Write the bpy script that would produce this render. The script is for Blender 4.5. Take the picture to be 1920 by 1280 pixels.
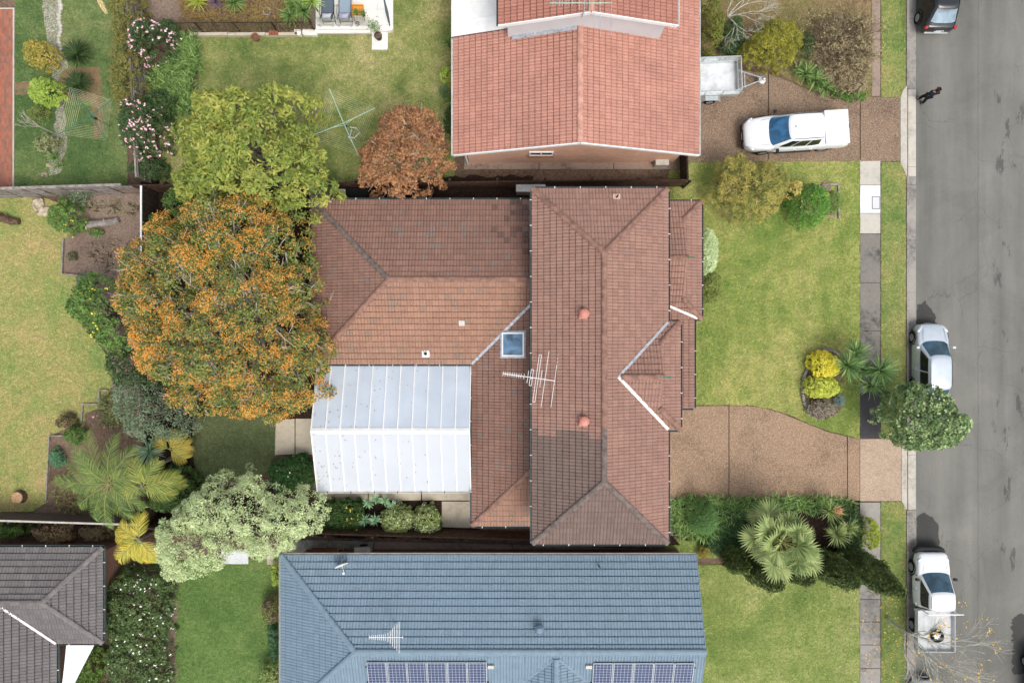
import bpy, bmesh, math, random
import numpy as np
from mathutils import Vector, Matrix
SC = bpy.context.scene
for _o in list(bpy.data.objects): bpy.data.objects.remove(_o)
R = math.radians
# ---------------------------------------------------------------- camera, sky, sun, exposure
HC = 36.0                      # camera height in metres, 24 mm lens looking straight down
cam_d = bpy.data.cameras.new('camera'); cam = bpy.data.objects.new('camera', cam_d)
SC.collection.objects.link(cam); cam.location = (0, 0, HC); cam.rotation_euler = (0, 0, 0)
cam_d.sensor_width = 36; cam_d.lens = 24; cam_d.clip_start = 0.1; cam_d.clip_end = 3000
SC.camera = cam
SUN_EL, SUN_AZ = R(60), R(148)   # azimuth clockwise from image-up (+Y): light from lower right
w = bpy.data.worlds.new('World'); SC.world = w; w.use_nodes = True
nt = w.node_tree; bg = nt.nodes['Background']; bg.inputs[1].default_value = 0.148
sky = nt.nodes.new('ShaderNodeTexSky'); sky.sky_type = 'NISHITA'; sky.sun_disc = False
sky.sun_elevation = SUN_EL; sky.sun_rotation = SUN_AZ; sky.dust_density = 4.0; sky.air_density = 1.2
hs = nt.nodes.new('ShaderNodeHueSaturation'); hs.inputs['Saturation'].default_value = 0.38
nt.links.new(sky.outputs[0], hs.inputs['Color']); nt.links.new(hs.outputs[0], bg.inputs[0])
sun_d = bpy.data.lights.new('sun', 'SUN'); sun_d.energy = 1.05; sun_d.angle = R(26); sun_d.color = (1, .95, .87)
sun = bpy.data.objects.new('sun', sun_d); SC.collection.objects.link(sun)
_d = Vector((math.sin(SUN_AZ)*math.cos(SUN_EL), math.cos(SUN_AZ)*math.cos(SUN_EL), math.sin(SUN_EL)))
sun.rotation_euler = (-_d).to_track_quat('-Z', 'Y').to_euler(); sun.location = (10, -20, 40)
SC.view_settings.view_transform = 'Standard'; SC.view_settings.look = 'None'
SC.view_settings.exposure = 0.44; SC.view_settings.gamma = 1; SC.view_settings.use_curve_mapping = False
SC.cycles.max_bounces = 4; SC.cycles.diffuse_bounces = 2; SC.cycles.transparent_max_bounces = 6
SC.cycles.use_adaptive_sampling = True; SC.cycles.adaptive_threshold = .03; SC.cycles.caustics_reflective = False; SC.cycles.caustics_refractive = False
# ---------------------------------------------------------------- helpers
COL = SC.collection
F = 1280.0
def P(x, y, z=0.0):
    s = (HC - z) / F
    return Vector(((x - 960) * s, (640 - y) * s, z))
SAT = .90                      # all colours set a little greyer than the swatches
def c(r, g, b, k=1.0):
    f = lambda v: (v/255/12.92 if v/255 <= .04045 else ((v/255+.055)/1.055)**2.4) * k
    q = (f(r), f(g), f(b)); l = .2126*q[0]+.7152*q[1]+.0722*q[2]
    return tuple(l+(v-l)*SAT for v in q)
WL = {}
def wl(o): return WL.get(o.name, Vector((0, 0, 0)))
def tag(o, label=None, cat=None, group=None, kind=None):
    if label: o['label'] = label
    if cat: o['category'] = cat
    if group: o['group'] = group
    if kind: o['kind'] = kind
    return o
def thing(name, label, cat, loc=(0, 0, 0), rz=0, group=None):
    o = bpy.data.objects.new(name, None); COL.objects.link(o); o.empty_display_size = .3
    o.location = loc; o.rotation_euler = (0, 0, rz); WL[o.name] = Vector(loc)
    return tag(o, label, cat, group)
class MB:
    def __init__(s): s.v = []; s.f = []
    def add(s, vs, fs):
        n = len(s.v); s.v += [tuple(a) for a in vs]; s.f += [tuple(i+n for i in q) for q in fs]; return s
    def box(s, a, b, m=None):
        x0, y0, z0 = a; x1, y1, z1 = b
        vs = [(x0,y0,z0),(x1,y0,z0),(x1,y1,z0),(x0,y1,z0),(x0,y0,z1),(x1,y0,z1),(x1,y1,z1),(x0,y1,z1)]
        if m: vs = [m @ Vector(q) for q in vs]
        return s.add(vs, [(3,2,1,0),(4,5,6,7),(0,1,5,4),(1,2,6,5),(2,3,7,6),(3,0,4,7)])
    def prism(s, poly, z0, z1):
        n = len(poly)
        a = sum(poly[i][0]*poly[(i+1) % n][1]-poly[(i+1) % n][0]*poly[i][1] for i in range(n))
        if a < 0: poly = poly[::-1]
        vs = [(q[0], q[1], z0) for q in poly] + [(q[0], q[1], z1) for q in poly]
        return s.add(vs, [tuple(range(n))[::-1], tuple(range(n, 2*n))] + [(i, (i+1) % n, n+(i+1) % n, n+i) for i in range(n)])
    def tube(s, pts, rad, n=6, cap=True):
        pts = [Vector(q) for q in pts]; k = len(pts)
        if not hasattr(rad, '__len__'): rad = [rad]*k
        vs = []; fs = []
        for i, q in enumerate(pts):
            d = (pts[min(i+1, k-1)] - pts[max(i-1, 0)]).normalized()
            up = Vector((0, 0, 1)) if abs(d.z) < .95 else Vector((1, 0, 0))
            a = d.cross(up).normalized(); b = a.cross(d)
            for j in range(n):
                t = 2*math.pi*j/n; vs.append(q + (a*math.cos(t)+b*math.sin(t))*rad[i])
        for i in range(k-1):
            for j in range(n): fs.append((i*n+j, i*n+(j+1) % n, (i+1)*n+(j+1) % n, (i+1)*n+j))
        if cap: fs += [tuple(range(n)), tuple(range((k-1)*n, k*n))[::-1]]
        return s.add(vs, fs)
    def lathe(s, prof, n=16, m=None, cap=True):
        vs = []; fs = []; k = len(prof)
        for r, z in prof:
            for j in range(n):
                t = 2*math.pi*j/n; q = Vector((r*math.cos(t), r*math.sin(t), z)); vs.append(m @ q if m else q)
        for i in range(k-1):
            for j in range(n): fs.append((i*n+j, i*n+(j+1) % n, (i+1)*n+(j+1) % n, (i+1)*n+j))
        if cap: fs += [tuple(range(n))[::-1], tuple(range((k-1)*n, k*n))]
        return s.add(vs, fs)
    def quad(s, *q): return s.add(q, [tuple(range(len(q)))])
    def beam(s, a, b, w, h):
        a = Vector(a); b = Vector(b); d = b-a; L = d.length; d.normalize()
        up = Vector((0, 0, 1)) if abs(d.z) < .95 else Vector((0, 1, 0))
        y = up.cross(d).normalized(); z = d.cross(y)
        m = Matrix(((d.x, y.x, z.x, a.x), (d.y, y.y, z.y, a.y), (d.z, y.z, z.z, a.z), (0, 0, 0, 1)))
        return s.box((0, -w/2, -h/2), (L, w/2, h/2), m)
def obj(name, mb, mat, parent=None, local=False, smooth=False, bevel=0, sub=0, auto=False):
    me = bpy.data.meshes.new(name); me.from_pydata(mb.v, [], mb.f); me.update()
    if mat: me.materials.append(mat)
    if smooth: me.polygons.foreach_set('use_smooth', [True]*len(me.polygons))
    o = bpy.data.objects.new(name, me); COL.objects.link(o)
    return _fin(o, parent, local, bevel, sub)
def _fin(o, parent, local, bevel=0, sub=0):
    if parent:
        o.parent = parent
        if not local: o.location = -wl(parent); WL[o.name] = Vector((0, 0, 0))
    if bevel:
        m = o.modifiers.new('bevel', 'BEVEL'); m.width = bevel; m.segments = 2; m.limit_method = 'ANGLE'
    if sub:
        m = o.modifiers.new('sub', 'SUBSURF'); m.levels = m.render_levels = sub
    return o
def npmesh(name, V, Q, mat, parent=None, col=None, local=False, smooth=False):
    V = np.asarray(V, np.float32).reshape(-1, 3); Q = np.asarray(Q, np.int32); k = Q.shape[1]; n = len(Q)
    me = bpy.data.meshes.new(name)
    me.vertices.add(len(V)); me.vertices.foreach_set('co', V.ravel())
    me.loops.add(n*k); me.loops.foreach_set('vertex_index', Q.ravel())
    me.polygons.add(n); me.polygons.foreach_set('loop_start', np.arange(0, n*k, k, dtype=np.int32))
    me.polygons.foreach_set('loop_total', np.full(n, k, np.int32))
    if smooth: me.polygons.foreach_set('use_smooth', np.ones(n, bool))
    me.update(calc_edges=True)
    if col is not None:
        ca = me.color_attributes.new('Col', 'FLOAT_COLOR', 'POINT')
        cc = np.ones((len(V), 4), np.float32); cc[:, :3] = col; ca.data.foreach_set('color', cc.ravel())
    if mat: me.materials.append(mat)
    o = bpy.data.objects.new(name, me); COL.objects.link(o)
    return _fin(o, parent, local)
def copy_tree(o, parent=None):
    k = o.copy(); COL.objects.link(k); k.parent = parent
    for ch in list(o.children): copy_tree(ch, k)
    return k
# ---------------------------------------------------------------- materials
class NT:
    def __init__(s, name):
        s.m = bpy.data.materials.new(name); s.m.use_nodes = True; s.t = s.m.node_tree
        s.b = s.t.nodes['Principled BSDF']; s.out = s.t.nodes['Material Output']
    def n(s, typ, **kw):
        k = s.t.nodes.new('ShaderNode'+typ)
        for a, b in kw.items():
            if a.startswith('i_'):
                key = a[2:]; key = int(key) if key.isdigit() else key.replace('_', ' ')
                s.set(k.inputs[key], b)
            else: setattr(k, a, b)
        return k
    def set(s, sock, v):
        if isinstance(v, bpy.types.NodeSocket): s.t.links.new(v, sock)
        elif isinstance(v, (tuple, list)) and len(v) == 3 and sock.type == 'RGBA': sock.default_value = (*v, 1)
        else: sock.default_value = v
    def pos(s):
        if not hasattr(s, '_p'): s._p = s.n('NewGeometry').outputs['Position']
        return s._p
    def noise(s, scale, detail=3, rough=.55, vec=None, dist=0):
        return s.n('TexNoise', i_Scale=scale, i_Detail=detail, i_Roughness=rough, i_Vector=vec or s.pos(), i_Distortion=dist).outputs['Fac']
    def ramp(s, fac, stops, interp='LINEAR'):
        r = s.n('ValToRGB', i_0=fac); cr = r.color_ramp; cr.interpolation = interp
        while len(cr.elements) < len(stops): cr.elements.new(.5)
        for e, (p, q) in zip(cr.elements, stops):
            e.position = p; e.color = (*q, 1) if len(q) == 3 else q
        return r.outputs[0]
    def mix(s, f, a, b, mode='MIX'):
        k = s.n('MixRGB', blend_type=mode); s.set(k.inputs[0], f); s.set(k.inputs[1], a); s.set(k.inputs[2], b); return k.outputs[0]
    def math(s, op, a, b=0.0, cl=False):
        k = s.n('Math', operation=op, use_clamp=cl); s.set(k.inputs[0], a); s.set(k.inputs[1], b); return k.outputs[0]
    def mr(s, v, a, b, x=0, y=1):
        k = s.n('MapRange', clamp=True); 
        for i, q in enumerate((v, a, b, x, y)): s.set(k.inputs[i], q)
        return k.outputs[0]
    def fin(s, col, rough=.8, spec=.3, metal=0, bump=None, bs=.3, bd=.02):
        s.set(s.b.inputs['Base Color'], col); s.set(s.b.inputs['Roughness'], rough)
        s.b.inputs['Specular IOR Level'].default_value = spec; s.b.inputs['Metallic'].default_value = metal
        if bump is not None:
            k = s.n('Bump', i_Strength=bs, i_Distance=bd, i_Height=bump); s.t.links.new(k.outputs[0], s.b.inputs['Normal'])
        return s.m
def plain(name, col, rough=.6, spec=.4, metal=0, var=.12, scale=3.0, bump=0):
    t = NT(name); f = t.noise(scale, 4)
    dark = tuple(v*(1-var*1.6) for v in col); lite = tuple(min(1, v*(1+var)) for v in col)
    g = t.ramp(f, [(.3, dark), (.7, lite)])
    return t.fin(g, rough, spec, metal, t.noise(scale*14, 2) if bump else None, bump, .01)
def foliage_mat():
    t = NT('foliage'); a = t.n('Attribute', attribute_name='Col').outputs['Color']
    a = t.mix(1, a, (1.5, 1.5, 1.5), 'MULTIPLY')
    t.fin(a, .55, .25)
    tr = t.n('BsdfTranslucent', i_Color=a); mx = t.n('MixShader', i_0=.22)
    t.t.links.new(t.b.outputs[0], mx.inputs[1]); t.t.links.new(tr.outputs[0], mx.inputs[2]); t.t.links.new(mx.outputs[0], t.out.inputs[0])
    return t.m
LEAF = foliage_mat()
def lawn_mat(name, cols, big=.14, dry=.5, stripe=0):
    """cols: green, mid, straw; patches of dry and lush turf, tufts and blade-sized grain"""
    t = NT(name); g = t.noise(big, 3, .55, dist=.6); m = t.noise(1.3, 4, .6); tu = t.noise(5.5, 4, .7); fi = t.noise(19, 3, .7); v = t.noise(55, 2, .7)
    x = t.math('ADD', t.math('MULTIPLY', g, .6), t.math('MULTIPLY', m, .4))
    base = t.ramp(x, [(dry-.13, cols[0]), (dry, cols[1]), (dry+.14, cols[2])])
    base = t.mix(t.mr(t.noise(.8, 3, .6, dist=1.5), .6, .72, 0, .3), base, tuple(q*.72 for q in cols[0]))
    base = t.mix(t.mr(t.noise(9, 3, .7), .66, .72, 0, .5), base, tuple(min(1, q*1.25) for q in cols[2]))
    k = t.mr(t.math('ADD', t.math('MULTIPLY', fi, .55), t.math('MULTIPLY', v, .45)), .33, .67, .58, 1.38)
    col = t.mix(1, base, k, 'MULTIPLY'); col = t.mix(1, col, t.mr(tu, .3, .7, .76, 1.22), 'MULTIPLY')
    if stripe:
        sx = t.n('SeparateXYZ', i_0=t.pos()).outputs[0]; sw = t.math('SINE', t.math('MULTIPLY', t.math('ADD', sx, t.math('MULTIPLY', m, .3)), 2*math.pi/1.05))
        col = t.mix(1, col, t.mr(sw, -1, 1, 1-stripe, 1+stripe), 'MULTIPLY')
    bl = t.mr(t.n('Attribute', attribute_name='Col').outputs['Fac'], 0, 1, .8, 1.42); col = t.mix(1, col, bl, 'MULTIPLY')
    return t.fin(col, .9, .1, 0, t.math('ADD', fi, v), .55, .04)
def ground_mat(name, cols, scale=9, fleck=None, fl_th=.66, bs=.5, big=.5):
    t = NT(name); b = t.noise(big, 3); a = t.noise(scale, 5, .7); f = t.noise(scale*5, 2, .7)
    x = t.math('ADD', t.math('MULTIPLY', a, .6), t.math('MULTIPLY', b, .4))
    col = t.ramp(x, [(.35, cols[0]), (.5, cols[1]), (.66, cols[2])])
    if fleck: col = t.mix(t.mr(f, fl_th, fl_th+.05), col, fleck)
    return t.fin(col, .95, .1, 0, t.math('ADD', a, f), bs, .04)
def concrete_mat(name, col, stain=.25, agg=False):
    t = NT(name); b = t.noise(.5, 4, .6, dist=.8); a = t.noise(5, 5, .65); f = t.noise(70, 2, .7)
    d = tuple(v*(1-stain*1.7) for v in col); l = tuple(min(1, v*(1+stain*.6)) for v in col)
    x = t.math('ADD', t.math('MULTIPLY', b, .6), t.math('MULTIPLY', a, .4))
    g = t.ramp(x, [(.36, d), (.5, col), (.66, l)])
    if agg:
        vo = t.n('TexVoronoi', i_Scale=38.0, i_Vector=t.pos()).outputs['Color']
        sep = t.n('SeparateColor'); t.t.links.new(vo, sep.inputs[0])
        pb = t.ramp(sep.outputs[0], [(0, c(74, 58, 46)), (.3, c(146, 114, 86)), (.65, c(174, 142, 110)), (.9, c(212, 192, 166))])
        g = t.mix(.4, g, pb)
    k = t.mr(f, .3, .7, .86, 1.12); g = t.mix(1, g, k, 'MULTIPLY')
    return t.fin(g, .85, .25, 0, f, .25, .008)
def tile_mat(name, cols, grey=None, grey_p=.03, stain=c(70, 60, 55), st=.25, rough=.75, spec=.3, band=None):
    t = NT(name); isl = t.n('NewGeometry').outputs['Random Per Island']; ob = t.n('ObjectInfo').outputs['Random']
    r = t.math('FRACT', t.math('ADD', isl, t.math('MULTIPLY', ob, 7.31)))
    lo, hi = (tuple(a*.45+b*.55 for a, b in zip(cols[i], cols[1])) for i in (0, 2))
    col = t.ramp(r, [(0, lo), (.5, cols[1]), (1, hi)])
    col = t.mix(t.mr(t.noise(.35, 4, .6, dist=1), .42, .7, 0, .55), col, cols[3] if len(cols) > 3 else cols[0])
    if grey:
        r2 = t.math('FRACT', t.math('MULTIPLY', r, 37.7)); g2 = t.math('LESS_THAN', r2, grey_p)
        cl = t.math('GREATER_THAN', t.noise(.7, 1), .53); r3 = t.math('FRACT', t.math('MULTIPLY', r, 91.3))
        g3 = t.math('MULTIPLY', cl, t.math('LESS_THAN', r3, grey_p*4))
        col = t.mix(t.math('MULTIPLY', t.math('MAXIMUM', g2, g3), .5), col, grey)
    col = t.mix(t.math('MULTIPLY', t.mr(t.noise(11, 5, .75), .5, .72), st), col, stain)
    col = t.mix(t.mr(t.noise(16, 4, .8), .64, .74, 0, .38), col, tuple(min(1, q*1.45+.02) for q in cols[1]))
    col = t.mix(1, col, t.mr(t.noise(42, 3, .7), .3, .7, .86, 1.14), 'MULTIPLY')
    return t.fin(col, rough, spec, 0, t.noise(60, 3), .2, .006)
def brick_mat(name, c1, c2, mortar, sc=1.0, axis='XZ', bw=.235, bh=.076, wob=0):
    t = NT(name); sp = t.n('SeparateXYZ', i_0=t.pos()); cb = t.n('CombineXYZ')
    if axis == 'XZ':
        u = t.math('ADD', sp.outputs[0], sp.outputs[1]); t.set(cb.inputs[0], u); t.set(cb.inputs[1], sp.outputs[2])
    else:
        t.set(cb.inputs[0], sp.outputs[0] if axis == 'XY' else sp.outputs[1]); t.set(cb.inputs[1], sp.outputs[1] if axis == 'XY' else sp.outputs[0])
    br = t.n('TexBrick', i_Vector=cb.outputs[0], i_Color1=c1, i_Color2=c2, i_Mortar=mortar, i_Scale=1.0, i_Mortar_Size=.008, i_Brick_Width=bw, i_Row_Height=bh, i_Bias=-.1)
    col = t.mix(t.mr(t.noise(1.2, 4), .35, .75, 0, .5), br.outputs[0], tuple(v*.62 for v in c1))
    col = t.mix(1, col, t.mr(t.noise(30, 3), .3, .7, .8, 1.15), 'MULTIPLY')
    return t.fin(col, .85, .2, 0, br.outputs['Fac'], -.4, .01)
def glass_mat(name, col=(.02, .05, .07), rough=.06):
    t = NT(name); return t.fin(t.ramp(t.noise(1.5, 3, .6, dist=.6), [(.34, tuple(v*.5 for v in col)), (.5, col), (.7, tuple(v*1.5 for v in col))]), rough, .8)  # noise patches stand in for reflections and dark interior behind the glass
MT = {
 'soil': ground_mat('garden_soil', [c(80, 64, 52), c(110, 90, 74), c(138, 116, 98)], 7, c(150, 130, 110), .64),
 'mulch': ground_mat('bark_mulch', [c(92, 76, 66), c(132, 112, 98), c(164, 144, 128)], 9, c(180, 162, 146), .62),
 'pebble': ground_mat('pale_pebbles', [c(110, 100, 92), c(160, 148, 138), c(205, 196, 188)], 12, c(228, 222, 215), .58),
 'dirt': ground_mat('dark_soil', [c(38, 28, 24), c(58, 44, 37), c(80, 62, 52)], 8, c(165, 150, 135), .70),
 'agg': concrete_mat('exposed_aggregate', c(150, 122, 97), .3, True),
 'agg_dark': concrete_mat('weathered_aggregate', c(112, 93, 78), .4, True),
 'agg_pale': concrete_mat('pale_aggregate', c(182, 160, 140), .2, True),
 'conc': concrete_mat('grey_concrete', c(150, 145, 138), .3),
 'conc_pale': concrete_mat('pale_concrete', c(188, 182, 170), .18),
 'conc_white': concrete_mat('new_white_concrete', c(216, 219, 222), .06),
 'conc_dark': concrete_mat('old_mottled_concrete', c(124, 119, 112), .36),
 'conc_cream': concrete_mat('cream_path_concrete', c(196, 184, 162), .16),
 'conc_brown': concrete_mat('leaf_stained_concrete', c(150, 130, 116), .3),
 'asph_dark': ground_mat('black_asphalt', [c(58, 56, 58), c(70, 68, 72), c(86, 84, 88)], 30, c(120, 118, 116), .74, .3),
 'patio': concrete_mat('white_patio_tile', c(236, 233, 226), .07),
 'timber': plain('grey_weathered_timber', c(150, 142, 135), .85, .2, 0, .3, 5, .4),
 'timber_brown': plain('brown_timber', c(98, 72, 58), .85, .2, 0, .35, 5, .4),
 'timber_dark': plain('dark_timber', c(74, 62, 54), .85, .2, 0, .35, 5, .4),
 'bark': plain('grey_bark', c(128, 118, 106), .9, .1, 0, .35, 8, .6),
 'bark_pale': plain('pale_bark', c(186, 176, 160), .9, .1, 0, .25, 8, .5),
 'bark_silver': plain('silvery_twig_bark', c(198, 196, 184), .9, .1, 0, .25, 8, .5),
 'bark_brown': plain('brown_bark', c(104, 84, 68), .9, .1, 0, .35, 8, .6),
 'steel': plain('galvanised_steel', c(196, 204, 206), .42, .5, .55, .12, 6),
 'steel_floor': plain('scuffed_galvanised_sheet', c(226, 230, 232), .5, .5, .25, .14, 2.5),
 'tray_white': plain('scuffed_white_tray', c(202, 204, 205), .6, .3, 0, .14, 3),
 'white_metal': plain('white_powdercoat', c(236, 236, 234), .45, .4, 0, .05),
 'white_paint': plain('white_car_paint', c(226, 228, 230), .22, .6, 0, .03),
 'silver_paint': plain('silver_car_paint', c(196, 206, 216), .25, .6, .35, .03),
 'black_paint': plain('black_car_paint', c(30, 33, 38), .2, .7, 0, .05),
 'rubber': plain('tyre_rubber', c(34, 34, 35), .85, .2, 0, .15, 20),
 'plastic': plain('black_plastic', c(32, 33, 36), .6, .4),
 'alloy': plain('alloy_rim', c(176, 182, 188), .35, .6, .6),
 'glass': glass_mat('tinted_car_glass', c(46, 84, 104), .05),  # reflected sky painted in as a blue-teal base colour
 'glass_dark': glass_mat('dark_window_glass', c(20, 28, 32), .06),
 'red_lens': plain('red_lens', c(176, 30, 34), .25, .6),
 'lamp_lens': plain('clear_lamp_lens', c(206, 216, 222), .15, .7, .2),
 'amber_lens': plain('amber_lens', c(220, 130, 30), .25, .6),
 'gutter': plain('dark_green_gutter', c(70, 84, 84), .5, .4),
 'gutter_white': plain('white_gutter', c(226, 226, 222), .5, .4),
 'gutter_cream': plain('cream_gutter', c(196, 190, 180), .5, .4),
 'flash': plain('lead_flashing', c(178, 182, 190), .5, .4, .2, .25, 6),
 'flash_white': plain('white_valley_metal', c(226, 222, 214), .55, .3, 0, .18, 5),
 'mortar': plain('bedding_mortar', c(214, 176, 158), .9, .1, 0, .25, 9),
 'poly_a': plain('translucent_roof_sheet', c(192, 203, 216), .3, .5, 0, .06, .7),  # blue cast of sky light painted into the upper slope's sheets
 'poly_b': plain('white_roof_sheet', c(188, 193, 200), .35, .4, 0, .03, .8),
 'fibro': plain('pale_grey_cladding', c(205, 204, 206), .8, .2, 0, .04, 1),
 'green_enamel': plain('green_enamel', c(52, 118, 92), .5, .4),
 'green_pale': plain('pale_green_enamel', c(168, 206, 182), .5, .4),
 'wire': plain('cream_line_wire', c(206, 208, 164), .6, .3),
 'terracotta': plain('terracotta_pot', c(164, 92, 66), .8, .2, 0, .2, 8),
 'orange': plain('orange_tub', c(238, 160, 34), .5, .4),
 'black_pot': plain('black_pot', c(48, 44, 42), .7, .3),
 'sling': plain('grey_sling_fabric', c(92, 106, 118), .85, .1, 0, .1, 30),
 'sling_pale': plain('pale_grey_sling_fabric', c(140, 158, 174), .85, .1, 0, .1, 30),
 'cushion': plain('pale_lilac_cushion', c(222, 216, 230), .9, .1),
 'cushion_p': plain('lilac_cushion', c(206, 194, 222), .9, .1),
 'sail': plain('white_shade_cloth', c(236, 240, 244), .8, .1, 0, .02, .5),
 'rock': plain('sandstone_rock', c(186, 172, 146), .9, .1, 0, .4, 5, .6),
 'rock_grey': plain('grey_stone_edging', c(150, 144, 138), .9, .1, 0, .3, 6, .5),
 'stump': plain('cut_stump_wood', c(190, 150, 112), .85, .1, 0, .25, 9),
 'pv': None,
 'skin': plain('skin', c(196, 150, 122), .6, .3), 'jacket': plain('dark_navy_jacket', c(34, 40, 50), .85, .1, 0, .2, 12),
 'trousers': plain('black_trousers', c(26, 27, 30), .85, .1, 0, .2, 12), 'hair': plain('dark_brown_hair', c(56, 38, 30), .7, .3, 0, .3, 40),
 'mustard': plain('mustard_scarf', c(150, 130, 40), .85, .1),
 'brick_red': brick_mat('salmon_brick', c(238, 182, 152), c(224, 160, 130), c(206, 184, 160)),
 'brick_brown': brick_mat('brown_brick', c(140, 92, 72), c(118, 76, 60), c(170, 156, 142)),
 'pave_red': brick_mat('red_brick_paving', c(182, 106, 76), c(128, 92, 84), c(128, 112, 98), 1, 'YX', .24, .12),
 'pave_old': brick_mat('mossy_brick_paving', c(160, 116, 92), c(134, 100, 82), c(122, 116, 88), 1, 'YX', .24, .12),
 'tile_main': tile_mat('brown_concrete_tile', [c(124, 92, 80), c(140, 105, 91), c(152, 115, 100), c(128, 97, 86)], c(122, 116, 110), .02, c(92, 72, 62), .4),
 'tile_front': tile_mat('rose_brown_concrete_tile', [c(137, 103, 90), c(154, 117, 102), c(166, 127, 111), c(142, 108, 96)], c(146, 118, 108), .02, c(104, 78, 70), .3),
 'tile_wet': tile_mat('damp_mossy_tile', [c(98, 76, 68), c(114, 88, 79), c(132, 101, 90), c(104, 84, 76)], None, 0, c(58, 50, 48), .6),
 'tile_old': tile_mat('unpainted_grey_brown_tile', [c(106, 88, 80), c(118, 98, 89), c(128, 106, 97), c(113, 95, 88)], None, 0, c(80, 68, 64), .35),
 'tile_orange': tile_mat('sunfaded_orange_tile', [c(147, 110, 90), c(163, 123, 101), c(174, 133, 111), c(150, 113, 94)], c(134, 118, 106), .035, c(112, 84, 66), .35),  # brighter orange of the sun-facing slopes painted into the tile colour
 'tile_red': tile_mat('salmon_red_tile', [c(174, 120, 102), c(190, 134, 116), c(201, 145, 126), c(158, 113, 98)], None, 0, c(146, 92, 84), .45),
 'tile_red_dk': tile_mat('brick_red_tile', [c(158, 104, 87), c(172, 115, 97), c(182, 125, 106), c(152, 102, 88)], None, 0, c(140, 84, 74), .4),
 'tile_blue': tile_mat('slate_blue_tile', [c(106, 128, 144), c(115, 138, 155), c(122, 146, 163), c(109, 132, 149)], None, 0, c(98, 120, 140), .2, .5, .4),
 'tile_grey': tile_mat('charcoal_tile', [c(94, 90, 92), c(110, 106, 106), c(126, 120, 118), c(104, 98, 96)], None, 0, c(82, 78, 76), .4),
 'cap_main': plain('brown_ridge_cap', c(146, 110, 95), .8, .2, 0, .25, 4), 'cap_blue': plain('blue_ridge_cap', c(116, 139, 156), .6, .3, 0, .08, 3),
 'cap_old': plain('grey_ridge_cap', c(118, 104, 98), .85, .2, 0, .3, 5),
 'cap_red': plain('salmon_ridge_cap', c(200, 148, 129), .8, .2, 0, .2, 4), 'cap_grey': plain('charcoal_ridge_cap', c(120, 114, 112), .8, .2, 0, .2, 4),
 'vent_pink': plain('painted_vent', c(206, 134, 118), .6, .3), 'vent_blue': plain('blue_vent', c(104, 130, 152), .5, .4),
 'fence_metal': plain('brown_sheet_fence', c(92, 80, 76), .6, .3, 0, .15, 2),
}
def pv_mat():
    t = NT('solar_cells'); tc = t.n('TexCoord').outputs['UV']
    br = t.n('TexBrick', offset=0.0, squash=1.0, i_Vector=t.pos(), i_Scale=1.0, i_Color1=c(40, 54, 92), i_Color2=c(50, 60, 96), i_Mortar=c(176, 188, 204), i_Mortar_Size=.007, i_Brick_Width=.165, i_Row_Height=.155, i_Mortar_Smooth=.1)
    return t.fin(br.outputs[0], .12, .6)
MT['pv'] = pv_mat()
def road_mat():
    t = NT('asphalt'); p = t.pos(); st = t.n('Mapping', i_Vector=p); st.inputs['Scale'].default_value = (1, .09, 1)
    b = t.noise(.9, 4, .6, st.outputs[0]); a = t.noise(.35, 4, .6, dist=.7); f = t.noise(60, 2, .8); f2 = t.noise(24, 3, .8)
    x = t.math('ADD', t.math('MULTIPLY', b, .55), t.math('MULTIPLY', a, .45))
    col = t.ramp(x, [(.34, c(99, 99, 93)), (.5, c(113, 112, 106)), (.66, c(128, 126, 119))])
    col = t.mix(1, col, t.mr(t.math('ADD', f, f2), .7, 1.3, .84, 1.16), 'MULTIPLY')
    wv = t.n('MixRGB', blend_type='ADD'); wv.inputs[0].default_value = .5; t.set(wv.inputs[1], p); t.set(wv.inputs[2], t.n('TexNoise', i_Scale=1.6, i_Detail=5.0, i_Vector=p).outputs['Color'])
    cr = t.n('TexVoronoi', feature='DISTANCE_TO_EDGE', i_Scale=.42, i_Vector=wv.outputs[0]).outputs['Distance']
    msk = t.mr(t.noise(.22, 2), .5, .58); ln = t.math('MULTIPLY', t.math('LESS_THAN', cr, .0045), msk)
    col = t.mix(t.math('MULTIPLY', ln, .32), col, c(58, 58, 56))
    sp = t.n('SeparateXYZ', i_0=p); jit = t.math('MULTIPLY', t.math('SUBTRACT', t.noise(2, 4), .5), .12)
    jl = t.math('LESS_THAN', t.math('ABSOLUTE', t.math('SUBTRACT', t.math('ADD', sp.outputs[0], jit), 24.65)), .018)
    col = t.mix(t.math('MULTIPLY', jl, .45), col, c(70, 70, 68))
    s2 = t.n('Mapping', i_Vector=p); s2.inputs['Scale'].default_value = (1, .3, 1); s2.inputs['Location'].default_value = (3.3, 1.7, 0)
    dm = t.noise(2.1, 5, .68, s2.outputs[0]); bd = t.math('MULTIPLY', t.mr(sp.outputs[0], 25.2, 25.7), t.mr(t.noise(.16, 1), .44, .52))
    col = t.mix(t.math('MULTIPLY', t.math('MULTIPLY', t.mr(dm, .58, .64), bd), .6), col, c(56, 56, 54))
    return t.fin(col, .8, .3, 0, t.math('ADD', f, f2), .4, .01)
MT['road'] = road_mat()
MT['damp'] = ground_mat('damp_asphalt', [c(62, 62, 60), c(72, 72, 70), c(84, 83, 80)], 20, c(100, 100, 96), .74, .3)
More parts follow.
